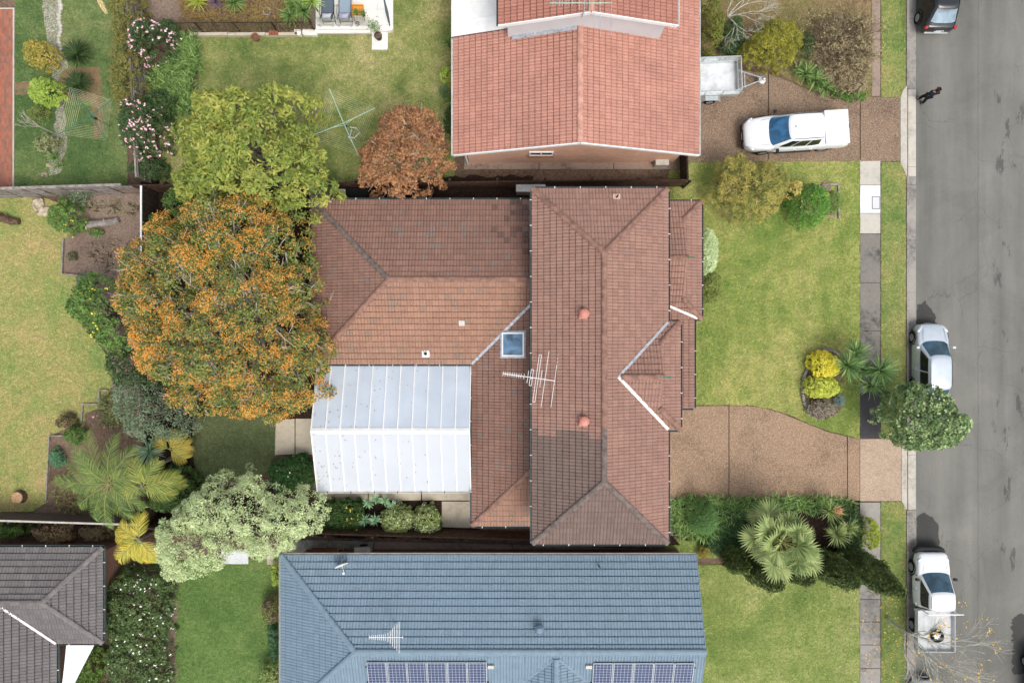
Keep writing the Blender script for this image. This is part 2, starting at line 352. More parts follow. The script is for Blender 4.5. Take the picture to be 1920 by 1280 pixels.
LAWN = {
 'front': lawn_mat('front_lawn_turf', [c(116, 146, 58), c(150, 163, 76), c(186, 182, 102)], .22, .5, .035),
 'strip': lawn_mat('verge_turf', [c(114, 142, 68), c(144, 158, 82), c(170, 166, 96)], .4, .5),
 'top': lawn_mat('neighbour_turf', [c(106, 130, 62), c(148, 156, 84), c(186, 178, 116)], .22, .5, .02),
 'left': lawn_mat('dry_turf', [c(130, 160, 78), c(168, 168, 94), c(196, 174, 114)], .15, .49),
 'tl': lawn_mat('shaded_turf', [c(86, 116, 62), c(112, 134, 74), c(146, 152, 96)], .2, .55),  # turf of a deeper green
 'rear': lawn_mat('rear_turf', [c(92, 106, 66), c(104, 116, 74), c(118, 126, 84)], .3, .5),
 'blf': lawn_mat('lush_turf', [c(96, 128, 60), c(112, 142, 70), c(134, 154, 84)], .25, .5),
 'bright': lawn_mat('bright_turf', [c(122, 146, 66), c(148, 164, 82), c(176, 180, 106)], .3, .5, .02),
 'brown': lawn_mat('brown_turf', [c(128, 126, 72), c(150, 138, 88), c(160, 136, 98)], .3, .46),
}
# ---------------------------------------------------------------- the ground, lawns, paths, road
rng = random.Random(4)
def wpoly(pts, z=0.0): return [P(x, y, z) for x, y in pts]
def rough_edge(poly, step=.25, amp=.04, seed=0):
    r = random.Random(seed); out = []; n = len(poly)
    for i in range(n):
        a, b = poly[i], poly[(i+1) % n]; d = (b-a); L = d.length; k = max(1, int(L/step)); nn = Vector((-d.y, d.x, 0)).normalized() if L else Vector()
        for j in range(k):
            out.append(a + d*(j/k) + nn*(r.uniform(-amp, amp) if j else 0))
    return out
def sheet(name, pts, z, mat, kind='structure', amp=.05, step=.22, seed=0, world=False):
    pl = [Vector(q) for q in pts] if world else wpoly(pts, 0)
    if amp: pl = rough_edge(pl, step, amp, seed)
    return tag(obj(name, MB().add([(q.x, q.y, z) for q in pl], [tuple(range(len(pl)))]), mat), kind=kind)
XK = P(1700, 0, 0).x            # back of kerb
g = MB(); B = 400.0; z1, z2 = -.03, -.17
g.add([(-B,-B,z1),(XK+.1,-B,z1),(XK+.1,B,z1),(-B,B,z1),(XK+.1,-B,z2),(B,-B,z2),(B,B,z2),(XK+.1,B,z2)], [(0,1,2,3),(4,5,6,7),(1,4,7,2)])
tag(obj('ground', g, MT['soil']), kind='structure')
XG = P(1717.5, 0, -.1).x        # gutter lip / road edge
tag(obj('road', MB().add([(XG,-60,-.11),(XG+8.6,-60,-.11),(XG+8.6,60,-.11),(XG,60,-.11)], [(0,1,2,3)]), MT['road']), kind='structure')
lawns = [
 ('top', [(340,66),(700,66),(700,-30),(852,-30),(852,330),(700,352),(300,352),(300,200),(372,190),(372,90)], 'top'),
 ('tl', [(29,-30),(232,-30),(240,352),(24,356)], 'tl'),
 ('left', [(-60,368),(70,366),(112,382),(132,440),(119,450),(118,515),(150,517),(152,540),(128,560),(160,610),(200,665),(215,700),(205,735),(196,760),(160,775),(158,800),(128,800),(95,818),(92,880),(90,940),(60,958),(-60,962)], 'left'),
 ('rear', [(362,782),(440,775),(516,782),(516,852),(500,886),(452,900),(398,904),(368,884),(360,846)], 'rear'),
 ('blf', [(332,1050),(527,1046),(527,1330),(328,1330),(330,1180)], 'blf'),
 ('front', [(1262,300),(1612,300),(1612,822),(1590,817),(1555,808),(1515,793),(1480,777),(1445,766),(1410,760),(1370,759),(1250,759),(1250,340)], 'front'),
 ('front', [(1246,1008),(1310,1016),(1350,1045),(1246,1048)], 'bright'),
 ('bright', [(1270,1058),(1612,1062),(1612,1340),(1270,1340)], 'bright'),
 ('brown', [(1315,-30),(1634,-30),(1634,186),(1560,184),(1500,160),(1450,132),(1380,118),(1315,105)], 'brown'),
]
for i, (_, pl, m) in enumerate(lawns): sheet('lawn', pl, 0.004, LAWN[m], seed=i, amp=.03, step=.12)
for i, pl in enumerate([[(1652,-30),(1698,-30),(1698,166),(1688,182),(1652,182)], [(1652,304),(1688,304),(1698,326),(1698,822),(1652,822)], [(1652,940),(1690,940),(1698,956),(1698,1340),(1652,1340)]]):
    sheet('verge', pl, 0.004, LAWN['strip'], seed=20+i, amp=.02, step=.12)
# beds of bark, pebbles, soil
def bed(pl, m, z=.0, seed=0): return sheet('garden_bed', pl, z, MT[m], seed=seed, amp=.12, step=.3)
bed([(130,372),(262,356),(262,800),(200,760),(215,690),(150,540),(152,517),(118,515),(119,448)], 'mulch', -.004, 1)
bed([(95,822),(130,800),(160,775),(200,758),(262,790),(262,985),(60,962),(92,930)], 'soil', -.004, 2)
bed([(80,-30),(116,-30),(112,52),(110,90),(128,110),(120,200),(126,280),(112,325),(92,330),(96,270),(112,190),(92,110),(84,50)], 'pebble', .008, 3)
bed([(285,-30),(596,-30),(594,60),(300,62),(275,20)], 'mulch', .008, 4)
bed([(318,1090),(332,1060),(331,1340),(316,1340)], 'mulch', .008, 5)
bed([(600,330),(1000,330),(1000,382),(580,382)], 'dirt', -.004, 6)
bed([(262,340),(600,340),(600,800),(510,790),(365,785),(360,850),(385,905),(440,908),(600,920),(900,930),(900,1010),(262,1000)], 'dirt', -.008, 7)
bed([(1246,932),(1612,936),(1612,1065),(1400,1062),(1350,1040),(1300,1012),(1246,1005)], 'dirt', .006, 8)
bed([(1500,345),(1560,340),(1572,408),(1490,415)], 'mulch', .012, 9)
# slabs: each piece is a child of its path
def slabs(name, pieces, z0, z1, gap=.012, bev=.012):
    root = thing_structure(name)
    for pl, m in pieces:
        w = wpoly(pl, 0); cx = sum((q.x for q in w))/len(w); cy = sum((q.y for q in w))/len(w)
        w = [(q.x + (gap if q.x < cx else -gap), q.y + (gap if q.y < cy else -gap)) for q in w]
        obj('slab', MB().prism(w, z0, z1), MT[m], root, bevel=bev)
    return root
def thing_structure(name):
    o = bpy.data.objects.new(name, None); COL.objects.link(o); WL[o.name] = Vector((0, 0, 0)); o['kind'] = 'structure'; return o
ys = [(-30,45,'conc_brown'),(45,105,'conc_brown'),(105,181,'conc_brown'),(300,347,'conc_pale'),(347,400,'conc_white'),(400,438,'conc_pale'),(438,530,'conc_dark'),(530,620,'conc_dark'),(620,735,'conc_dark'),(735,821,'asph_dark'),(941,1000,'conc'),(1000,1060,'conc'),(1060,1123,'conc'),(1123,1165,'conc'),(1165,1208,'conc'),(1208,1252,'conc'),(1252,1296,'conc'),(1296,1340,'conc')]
slabs('footpath', [([(1634 if b < 190 else 1612,a),(1651,a),(1651,b),(1634 if b < 190 else 1612,b)], m) for a, b, m in ys], -.05, .015)
cv = [(1367,760),(1400,760),(1430,764),(1460,772),(1490,784),(1520,796),(1550,808),(1588,818)]
slabs('driveway', [([(1240,761),(1366,760),(1366,937),(1240,937)], 'agg'), (cv + [(1588,937),(1367,937)], 'agg'), ([(1589,818),(1612,821),(1612,938),(1589,937)], 'agg'), ([(1612,822),(1690,822),(1690,939),(1612,939)], 'agg_pale')], -.06, .022, .008)
slabs('driveway', [([(1290,125),(1372,128),(1440,138),(1440,306),(1290,306)], 'agg_dark'), ([(1441,138),(1500,162),(1560,186),(1612,182),(1612,303),(1441,305)], 'agg_dark'), ([(1613,182),(1688,182),(1688,302),(1613,303)], 'agg_dark')], -.06, .02, .008)
# kerb and gutter: separate cast lengths, with lay-backs in front of the drives
kr = thing_structure('kerb')
def kerb_piece(ya, yb, lay=False):
    Y0, Y1 = P(0, yb).y+.008, P(0, ya).y-.008; top = -.03 if lay else .02
    prof = [(XK-(.18 if lay else 0),-.2),(XK-(.18 if lay else 0),top+.03*lay),(XK+(.12 if not lay else .05),top),(XK+.17,-.085),(XG,-.105),(XG,-.2)]
    n = len(prof); m = MB(); m.add([(x, Y0, z) for x, z in prof]+[(x, Y1, z) for x, z in prof], [tuple(range(n)), tuple(range(n, 2*n))[::-1]]+[(i, i+n, (i+1) % n+n, (i+1) % n) for i in range(n)])
    obj('kerb_length', m, MT['conc_pale' if lay else 'conc'], kr)
for a, b in [(-40,34),(34,134),(134,166),(330,346),(346,450),(450,548),(548,640),(640,735),(735,828),(956,1020),(1020,1110),(1110,1200),(1200,1290),(1290,1350)]: kerb_piece(a, b)
for a, b in [(166,178),(178,243),(243,312),(312,330),(828,853),(853,898),(898,956)]: kerb_piece(a, b, True)
for i in range(6): kerb_piece(1350+i*90, 1440+i*90); kerb_piece(-130-i*90, -40-i*90)
lay = thing_structure('crossover_apron')
obj('slab', MB().prism([tuple(q)[:2] for q in wpoly([(1700,160),(1700,332),(1694,318),(1688,305),(1688,182),(1693,170)])], -.06, .03), MT['conc_pale'], lay, bevel=.01)
obj('slab', MB().prism([tuple(q)[:2] for q in wpoly([(1700,826),(1700,956),(1694,946),(1690,939),(1690,822)])], -.06, .03), MT['conc_pale'], lay, bevel=.01)
# damp stains on the asphalt
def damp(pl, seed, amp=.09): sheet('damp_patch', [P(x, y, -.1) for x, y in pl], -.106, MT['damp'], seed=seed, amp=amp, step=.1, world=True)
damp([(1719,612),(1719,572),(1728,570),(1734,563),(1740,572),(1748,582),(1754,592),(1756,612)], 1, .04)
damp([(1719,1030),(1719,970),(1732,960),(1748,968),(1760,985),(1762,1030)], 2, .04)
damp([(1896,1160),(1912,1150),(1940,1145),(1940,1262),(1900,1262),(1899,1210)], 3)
# brick paving and edging
sheet('brick_terrace', [(-60,18),(25,18),(25,351),(-60,354)], .03, MT['pave_red'], amp=0)
ed = thing('terrace_edging', 'thin pale concrete edging along the red brick terrace', 'edging', P(26,180))
obj('kerb_strip', MB().prism([tuple(P(x, y))[:2] for x, y in [(25,16),(28,16),(27,351),(24.4,351)]], -.02, .05), MT['conc_pale'], ed, bevel=.01)
obj('kerb_strip', MB().prism([tuple(P(x, y))[:2] for x, y in [(-60,15.5),(28,15.5),(28,18),(-60,18)]], -.02, .052), MT['conc_pale'], ed, bevel=.01)
sheet('brick_path', [(29,154),(78,152),(78,177),(28,178)], .012, MT['pave_old'], amp=.02)
sheet('brick_path', [(112,140),(130,127),(188,126),(192,200),(196,256),(178,262),(172,190),(112,180)], .012, MT['pave_old'], amp=.03)
# rear slabs and side paths of the brown-roofed house
slabs('rear_path', [([(517,787),(553,784),(553,851),(515,853)], 'conc_cream'), ([(554,784),(600,784),(600,852),(554,852)], 'conc_cream')], -.05, .03)
slabs('side_path', [([(600,905),(690,905),(690,938),(600,938)], 'conc_cream'), ([(691,905),(790,905),(790,938),(691,938)], 'conc_cream'), ([(791,905),(905,905),(905,938),(791,938)], 'conc_cream'), ([(828,939),(905,939),(905,990),(828,988)], 'conc_cream')], -.05, .02)
slabs('side_path', [([(600,352),(640,352),(640,385),(580,385),(580,352)], 'conc'), ([(641,352),(700,352),(700,385),(641,385)], 'conc')], -.05, .02)
slabs('side_path', [([(870,290),(1010,290),(1010,318),(870,318)], 'conc_brown'), ([(1011,290),(1150,290),(1150,318),(1011,318)], 'conc_brown'), ([(1151,290),(1290,290),(1290,318),(1151,318)], 'conc_brown')], -.05, .02)
slabs('rear_path', [([(415,1030),(466,1030),(466,1057),(415,1057)], 'conc_white'), ([(500,1028),(530,1028),(530,1058),(500,1058)], 'conc_cream')], -.05, .03)
slabs('side_path', [([(530,1010),(700,1014),(700,1060),(530,1060)], 'conc'), ([(701,1014),(960,1020),(960,1060),(701,1060)], 'conc_brown'), ([(961,1020),(1250,1030),(1250,1066),(961,1062)], 'conc_brown')], -.05, .01)
slabs('entry_path', [([(1246,937),(1262,937),(1262,1010),(1246,1010)], 'conc')], -.05, .016)

# grass blades standing on every lawn: one mass
def grass_on(pts, m, dens, seed):
    wp = np.array([tuple(P(x, y))[:2] for x, y in pts]); rg = np.random.default_rng(seed); lo, hi = wp.min(0), wp.max(0)
    lo = np.maximum(lo, [-27.5, -18.5]); hi = np.minimum(hi, [27.5, 18.5]); n = int((hi-lo).prod()*dens); q = rg.uniform(lo-.04, hi+.04, (n, 2)); x, y = q.T; r = np.zeros(n, bool); k = len(wp); j = k-1
    for i in range(k):
        (xi, yi), (xj, yj) = wp[i], wp[j]; r ^= ((yi > y) != (yj > y)) & (x < (xj-xi)*(y-yi)/(yj-yi+1e-12)+xi); j = i
    q = q[r]; n = len(q); az = rg.uniform(0, 2*np.pi, n); L = rg.uniform(.05, .12, n); w_ = rg.uniform(.018, .04, n); d = np.column_stack([np.cos(az), np.sin(az)]); s_ = np.column_stack([-d[:, 1], d[:, 0]])
    A = np.column_stack([q+s_*w_[:, None]*.5, np.full(n, .006)]); B_ = np.column_stack([q-s_*w_[:, None]*.5, np.full(n, .006)]); T = np.column_stack([q+d*L[:, None], rg.uniform(.02, .07, n)])
    V = np.stack([A, B_, T], 1).reshape(-1, 3); cl = np.repeat(rg.random(n)[:, None]*[1, 1, 1], 3, 0); o = npmesh('grass', V, np.arange(3*n).reshape(n, 3), LAWN[m], None, cl); tag(o, kind='stuff')
for i, (_, pl, m) in enumerate(lawns): grass_on(pl, m, 420, i)
for i, pl in enumerate([[(1652,-30),(1698,-30),(1698,166),(1688,182),(1652,182)], [(1652,304),(1688,304),(1698,326),(1698,822),(1652,822)], [(1652,940),(1690,940),(1698,956),(1698,1340),(1652,1340)]]): grass_on(pl, 'strip', 500, 50+i)
# ---------------------------------------------------------------- roofs
def tile_local(w, g, wave=.034, th=.04, nseg=6, rolls=2, slot=.034):
    """double-roll tile: u across, v up the slope, n out of the slope; the low end sits proud, the head drops into an added shade groove"""
    vs = []; fs = []; n = 5
    for i in range(nseg+1):
        u = w*i/nseg; h = wave*(.5-.5*math.cos(2*math.pi*rolls*i/nseg)); e = .985
        vs += [(u*e, .002, th+h-.05), (u*e, 0, th+h), (u*e, g*.86, th*.16+h*.95), (u*e, g*.90, h*.6-slot), (u*e, g*1.04, h*.4-slot)]  # groove below the next tile is added to give a dark lap shadow
    for i in range(nseg):
        for j in range(n-1): a = i*n+j; b = a+n; fs.append((a, b, b+1, a+1))
    return vs, fs
def clip_poly(pts, planes):
    for (a, n) in planes:
        out = []; k = len(pts)
        for i in range(k):
            p, q = pts[i], pts[(i+1) % k]; dp = (p-a).dot(n); dq = (q-a).dot(n)
            if dp >= 0: out.append(p)
            if dp*dq < 0: out.append(p + (q-p)*(dp/(dp-dq)))
        pts = out
        if len(pts) < 3: return []
    return pts
class Roof:
    def __init__(s, house, gauge=.30, width=.30, hidden=None, flat=False):
        s.house = house; s.g = gauge; s.w = width; s.hidden = hidden; s.full = []; s.cut = {}; s.deck = MB(); s.tl = tile_local(width, gauge)
        s.mesh = {}; s.root = None; s.caps = []; s.last = None
    def plane(s, polys, mat, e0, e1, split=None, und=None):
        """polys: convex outlines (plan xy) of one slope; e0->e1: eave line in 3-D seen with the slope rising to its left; z given by slope"""
        e0 = Vector(e0); e1 = Vector(e1); U = (e1-e0).normalized(); tn = split
        inw = Vector((-U.y, U.x, 0)); V = (inw + Vector((0, 0, tn))).normalized(); N = U.cross(V)
        cosv = V.x*inw.x+V.y*inw.y
        s.frame = (e0, U, V, N, inw, tn)
        for pl in polys:
            pl = [Vector((q[0], q[1], 0)) for q in pl]
            ar = sum(pl[i].x*pl[(i+1) % len(pl)].y-pl[(i+1) % len(pl)].x*pl[i].y for i in range(len(pl)))
            if ar < 0: pl = pl[::-1]
            n = len(pl); zf = lambda q: e0.z + (q-e0).dot(inw)*tn
            s.deck.add([(q.x, q.y, zf(q)-.06) for q in pl], [tuple(range(n))])
            planes = []
            for i in range(n):
                d = pl[(i+1) % n]-pl[i]; planes.append((pl[i], Vector((-d.y, d.x, 0)).normalized()))
            us = [(q-e0).dot(U) for q in pl]; vs = [(q-e0).dot(inw)/cosv for q in pl]
            for r in range(int(math.floor(min(vs)/s.g)), int(math.ceil(max(vs)/s.g))):
                for k in range(int(math.floor(min(us)/s.w)), int(math.ceil(max(us)/s.w))):
                    o = e0 + U*(k*s.w) + V*(r*s.g)
                    cs = [o + U*a + V*b for a in (0, s.w) for b in (0, s.g)]
                    mn = [min((q-a).dot(nn) for q in cs) for a, nn in planes]
                    mx = [max((q-a).dot(nn) for q in cs) for a, nn in planes]
                    if min(mx) <= 0.01: continue
                    mt = mat(o + U*s.w*.5 + V*s.g*.5) if callable(mat) else mat
                    M4 = Matrix(((U.x, V.x, N.x, o.x), (U.y, V.y, N.y, o.y), (U.z, V.z, N.z, o.z), (0, 0, 0, 1)))
                    if min(mn) >= -.012: s.full.append((M4, mt))
                    else:
                        pts = [M4 @ Vector(q) for q in s.tl[0]]; near = [p for p, m_ in zip(planes, mn) if m_ < -.012]
                        for f in s.tl[1]:
                            q = clip_poly([pts[i] for i in f], near)
                            if q: s.cut.setdefault(mt.name, []).append((q, len(s.cut.get(mt.name, []))))
    def finish(s, deck_mat, nind=290):
        rt = obj('roof', s.deck, deck_mat, s.house); s.root = rt
        cam = Vector((0, 0, HC))
        vis = [i for i, (m, t) in enumerate(s.full) if on_screen(m.translation, 8) and not (s.hidden and s.hidden(m.translation))]
        vis.sort(key=lambda i: (s.full[i][0].translation-cam).length)
        ind = set(vis[:nind]); meshes = {}; joined = {}
        tv = np.array([(*q, 1) for q in s.tl[0]]); tf = np.array(s.tl[1])
        for i, (m, t) in enumerate(s.full):
            if i in ind:
                if t.name not in meshes:
                    me = bpy.data.meshes.new('tile'); me.from_pydata(s.tl[0], [], s.tl[1]); me.materials.append(t); meshes[t.name] = me
                o = bpy.data.objects.new('tile', meshes[t.name]); COL.objects.link(o); o.parent = rt; o.matrix_basis = m
            else: joined.setdefault(t.name, []).append((tv @ np.array(m).T)[:, :3])
        for nm in set(list(joined)+list(s.cut)):
            V = joined.get(nm, []); nv = len(s.tl[0]); mb = MB(); 
            vs = np.concatenate(V) if V else np.zeros((0, 3)); fs = [tuple((tf+j*nv)[k]) for j in range(len(V)) for k in range(len(tf))]
            vl = [tuple(q) for q in vs]
            for q, _ in s.cut.get(nm, []):
                n0 = len(vl); vl += [tuple(p) for p in q]; fs.append(tuple(range(n0, n0+len(q))))
            me = bpy.data.meshes.new('roof_tiles'); me.from_pydata(vl, [], fs); me.materials.append(bpy.data.materials[nm])
            o = bpy.data.objects.new('roof_tiles', me); COL.objects.link(o); o.parent = rt; o['kind'] = 'stuff'
        return rt
def on_screen(p, m=0):
    k = F/(HC-p.z); x = 960+p.x*k; y = 640-p.y*k
    return -m < x < 1920+m and -m < y < 1280+m
CAPM = {}
def cap_mesh(mat, L=.42, r=.135):
    key = (mat.name, L, r)
    if key not in CAPM:
        n = 7; vs = []; fs = []
        for x, k in ((0, 1.0), (L, .88), (0, .82)):
            for j in range(n):
                t = math.pi*(j/(n-1)); vs.append((x, -r*k*math.cos(t), r*k*.55*math.sin(t)-.02))
        for j in range(n-1): fs += [(j, n+j, n+j+1, j+1), (2*n+j, j, j+1, 2*n+j+1)]
        me = bpy.data.meshes.new('ridge_cap'); me.from_pydata(vs, [], fs); me.materials.append(mat); CAPM[key] = me
    return CAPM[key]
def caps(rt, a, b, mat, lift=.055, step=.38, r=.135):
    a = Vector(a); b = Vector(b); d = b-a; L = d.length; d.normalize(); y = Vector((0, 0, 1)).cross(d).normalized(); z = d.cross(y)
    k = max(1, round(L/step)); st = L/k
    for i in range(k):
        o = bpy.data.objects.new('ridge_cap', cap_mesh(mat(a+d*(st*i)) if callable(mat) else mat, step+.04, r)); COL.objects.link(o); o.parent = rt
        p = a + d*(st*i) + Vector((0, 0, lift))
        o.matrix_basis = Matrix(((d.x, y.x, z.x, p.x), (d.y, y.y, z.y, p.y), (d.z, y.z, z.z, p.z), (0, 0, 0, 1)))
def gutter(house, a, b, mat, strap=None, out=.10):
    a = Vector(a); b = Vector(b); d = (b-a).normalized(); n = Vector((d.y, -d.x, 0)) * out      # outward is right of a->b
    m = MB(); pr = [(0, 0), (0, -.10), (1, -.10), (1, .0), (.86, .0), (.86, -.085), (.1, -.085), (.1, 0)]
    k = len(pr); vs = [tuple(q + n*x + Vector((0, 0, z+.015))) for q in (a, b) for x, z in pr]
    m.add(vs, [(i, (i+1) % k, (i+1) % k+k, i+k) for i in range(k)] + [tuple(range(k))[::-1], tuple(range(k, 2*k))])
    g_ = obj('gutter', m, mat, house)
    if strap:
        L = (b-a).length; s_ = MB()
        for i in range(int(L/1.15)):
            p = a + d*(.5+i*1.15); s_.beam(p+Vector((0, 0, .02)), p+n*1.1+Vector((0, 0, .02)), .035, .012)
        if s_.v: tag(obj('gutter_strap', s_, strap, g_), kind='stuff')
    return g_
def fascia(house, a, b, mat, h=.2, t=.03):
    m = MB().beam(Vector(a)-Vector((0, 0, h/2)), Vector(b)-Vector((0, 0, h/2)), t, h); return obj('fascia', m, mat, house)
def window(house, a, b, z0, z1, out, fm=None, gm=None):
    """framed window standing proud of a wall between plan points a and b"""
    a = Vector((*a, 0)); b = Vector((*b, 0)); d = (b-a).normalized(); o = Vector((*out, 0))
    w_ = MB(); fr = .06
    def bar(p, q, za, zb, t): 
        w_.beam(p+Vector((0, 0, (za+zb)/2))+o*.03, q+Vector((0, 0, (za+zb)/2))+o*.03, t, zb-za)
    bar(a, b, z1-fr, z1, .07); bar(a, b, z0, z0+fr, .07); mid = (a+b)/2
    for q in (a, mid-d*fr/2, b-d*fr): bar(q, q+d*fr, z0+fr, z1-fr, .066)
    f = obj('window', w_, fm or MT['white_metal'], house)
    for p, q in ((a+d*fr, mid-d*fr/2), (mid+d*fr/2, b-d*fr)):
        m = MB().beam(p+Vector((0, 0, (z0+z1)/2))+o*.025, q+Vector((0, 0, (z0+z1)/2))+o*.025, .03, z1-z0-2*fr); obj('pane', m, gm or MT['glass_dark'], f)
    m = MB().beam(a-d*.05+o*.06+Vector((0, 0, z0-.05)), b+d*.05+o*.06+Vector((0, 0, z0-.05)), .16, .09); obj('sill', m, MT['brick_brown'], f)
    return f
def hip_planes(rf, x0, x1, y0, y1, ze, tn, mats, ends):
    """rectangular roof; ends: for ridge along X {'L':'hip'|'gable'|'open','R':..}, along Y {'B','T'}"""
    if 'L' in ends:
        hw = (y1-y0)/2; ym = (y0+y1)/2; xl = x0+hw if ends['L'] == 'hip' else x0; xr = x1-hw if ends['R'] == 'hip' else x1
        rf.plane([[(x0,y0),(x1,y0),(xr,ym),(xl,ym)]], mats['B'], (x0,y0,ze), (x1,y0,ze), tn)
        rf.plane([[(x1,y1),(x0,y1),(xl,ym),(xr,ym)]], mats['T'], (x1,y1,ze), (x0,y1,ze), tn)
        if ends['L'] == 'hip': rf.plane([[(x0,y1),(x0,y0),(xl,ym)]], mats['L'], (x0,y1,ze), (x0,y0,ze), tn)
        if ends['R'] == 'hip': rf.plane([[(x1,y0),(x1,y1),(xr,ym)]], mats['R'], (x1,y0,ze), (x1,y1,ze), tn)
        return (xl, ym, ze+hw*tn), (xr, ym, ze+hw*tn)
    hw = (x1-x0)/2; xm = (x0+x1)/2; yb = y0+hw if ends['B'] == 'hip' else y0; yt = y1-hw if ends['T'] == 'hip' else y1
    rf.plane([[(x0,y1),(x0,y0),(xm,yb),(xm,yt)]], mats['L'], (x0,y1,ze), (x0,y0,ze), tn)
    rf.plane([[(x1,y0),(x1,y1),(xm,yt),(xm,yb)]], mats['R'], (x1,y0,ze), (x1,y1,ze), tn)
    if ends['B'] == 'hip': rf.plane([[(x0,y0),(x1,y0),(xm,yb)]], mats['B'], (x0,y0,ze), (x1,y0,ze), tn)
    if ends['T'] == 'hip': rf.plane([[(x1,y1),(x0,y1),(xm,yt)]], mats['T'], (x1,y1,ze), (x0,y1,ze), tn)
    return (xm, yb, ze+hw*tn), (xm, yt, ze+hw*tn)
def strip(house, name, a, b, w, mat, lift=.05):
    a = Vector(a); b = Vector(b); m = MB().beam(a+Vector((0, 0, lift)), b+Vector((0, 0, lift)), w, .02); return obj(name, m, mat, house)
# ---------------------------------------------------------------- brown tiled house in the middle
hA = thing('brown_tiled_house', 'large house with brown tiled hip roofs, two storeys at the street side', 'house', (0, 0, 0))
wA = MB(); wA.box((1.45,-8.6,-.03), (6.55,6.4,5.25)); obj('wall', wA, MT['brick_brown'], hA)
obj('wall', MB().box((-9.3,-.6,-.03), (1.44,6.45,2.62)), MT['brick_brown'], hA)
obj('wall', MB().box((-1.5,-8.55,-.03), (1.43,-.61,2.6)), MT['brick_brown'], hA)
obj('wall', MB().box((6.56,1.6,-.03), (8.75,6.35,2.58)), MT['brick_brown'], hA)
obj('wall', MB().box((6.56,-3.5,2.75), (7.15,.4,5.2)), MT['brick_brown'], hA)
obj('wall', MB().box((6.56,-3.0,-.03), (8.3,1.59,2.5)), MT['brick_brown'], hA)
TM, TF, TO, TR = MT['tile_main'], MT['tile_front'], MT['tile_old'], MT['tile_orange']
rA = Roof(hA, hidden=lambda p: p.z > 4.9 and 4.4 < p.x and -4.2 < p.y < 1.2)
zE, tn = 5.2, math.tan(R(24.6)); x0, x1, y0, y1 = .914, 7.03, -9.10, 6.88
ra, rb = hip_planes(rA, x0, x1, y0, y1, zE, tn, {'L': lambda p: TO if p.y < -4.05+.05*math.sin(p.x*3) else TF, 'R': TF, 'B': TO, 'T': TF}, {'B': 'hip', 'T': 'hip'})
zl, t2 = 2.6, math.tan(R(20)); xl, yb, yt, xw = -9.785, -1.10, 6.91, 1.40
ym = (yb+yt)/2; hw = (yt-yb)/2; zr = zl+hw*t2; xs = -1.957; ys_ = -9.0; rn = xw-xs
rA.plane([[(xl,yb),(xs,yb),(xw,yb+rn),(xw,ym),(xl+hw,ym)]], TR, (xl,yb,zl), (xs,yb,zl), t2)  # sun-facing slope: its lit tone is painted in with the orange tile
rw_ = random.Random(12); TW = MT['tile_wet']
rA.plane([[(xw,yt),(xl,yt),(xl+hw,ym),(xw,ym)]], lambda p: TW if rw_.random() < .62*max(0, min(1, (p.x+1.3)/2.2))*max(0, min(1, (p.y-3.3)/1.6)) else TM, (xw,yt,zl), (xl,yt,zl), t2)
rA.plane([[(xl,yt),(xl,yb),(xl+hw,ym)]], TM, (xl,yt,zl), (xl,yb,zl), t2)
rA.plane([[(xs,yb),(xs,ys_),(xw,ys_+rn),(xw,yb+rn)]], TM, (xs,yb,zl), (xs,ys_,zl), t2)
rA.plane([[(xs,ys_),(xw,ys_),(xw,ys_+rn)]], TR, (xs,ys_,zl), (xw,ys_,zl), t2)
# entry roof with a gablet, low verandah roof, upper gablet over the garage
def gablet_roof(xb, xe, ya, yb_, ze, t, cut):
    m_ = (ya+yb_)/2; h_ = (yb_-ya)/2; xg = xe-cut; zg = ze+cut*t; zt_ = ze+h_*t
    rA.plane([[(xb,ya),(xg,ya),(xg,m_),(xb,m_)], [(xg,ya),(xe,ya),(xg,ya+cut)]], TF, (xb,ya,ze), (xe,ya,ze), t)
    rA.plane([[(xb,yb_),(xg,yb_),(xg,m_),(xb,m_)], [(xg,yb_),(xe,yb_),(xg,yb_-cut)]], TF, (xe,yb_,ze), (xb,yb_,ze), t)
    rA.plane([[(xe,ya),(xe,yb_),(xg,yb_-cut),(xg,ya+cut)]], TF, (xe,ya,ze), (xe,yb_,ze), t)
    gb = MB().add([(xg,ya+cut,zg-.02),(xg,yb_-cut,zg-.02),(xg,m_,zt_),(xg-.08,ya+cut,zg-.02),(xg-.08,yb_-cut,zg-.02),(xg-.08,m_,zt_)], [(0,1,2),(5,4,3),(0,2,5,3),(1,4,5,2)]); obj('gablet', gb, MT['mortar'], hA)
    return (xg, m_, zt_, zg)
ge = gablet_roof(6.4, 9.263, 1.096, 6.837, zl, t2, .93)
gu = gablet_roof(4.62, 7.58, -3.97, .89, zE, tn, .98)
t3 = math.tan(R(9)); rA.plane([[(8.92,-3.26),(8.92,1.2),(6.6,1.9),(6.6,-3.26)]], TF, (8.92,-3.26,zl-.06), (8.92,1.9,zl-.06), t3)
rt = rA.finish(MT['timber_dark'], 290)
CM, CO = MT['cap_main'], MT['cap_old']; pick = lambda p: CO if p.y < -3.9 else CM
caps(rt, ra, rb, pick)
for cx_, cy_, e in ((x0,y0,ra),(x1,y0,ra),(x0,y1,rb),(x1,y1,rb)): caps(rt, (cx_,cy_,zE), e, pick)
caps(rt, (xl+hw,ym,zr), (xw,ym,zr), CM); caps(rt, (xl,yt,zl), (xl+hw,ym,zr), CO); caps(rt, (xl,yb,zl), (xl+hw,ym,zr), CM)
caps(rt, (xs,ys_,zl), (xw,ys_+rn,zl+rn*t2), CM)
caps(rt, (6.5,ge[1],ge[2]), ge[:3], CM); caps(rt, (9.263,1.096,zl), (8.33,2.026,ge[3]), CM); caps(rt, (9.263,6.837,zl), (8.33,5.907,ge[3]), CM)
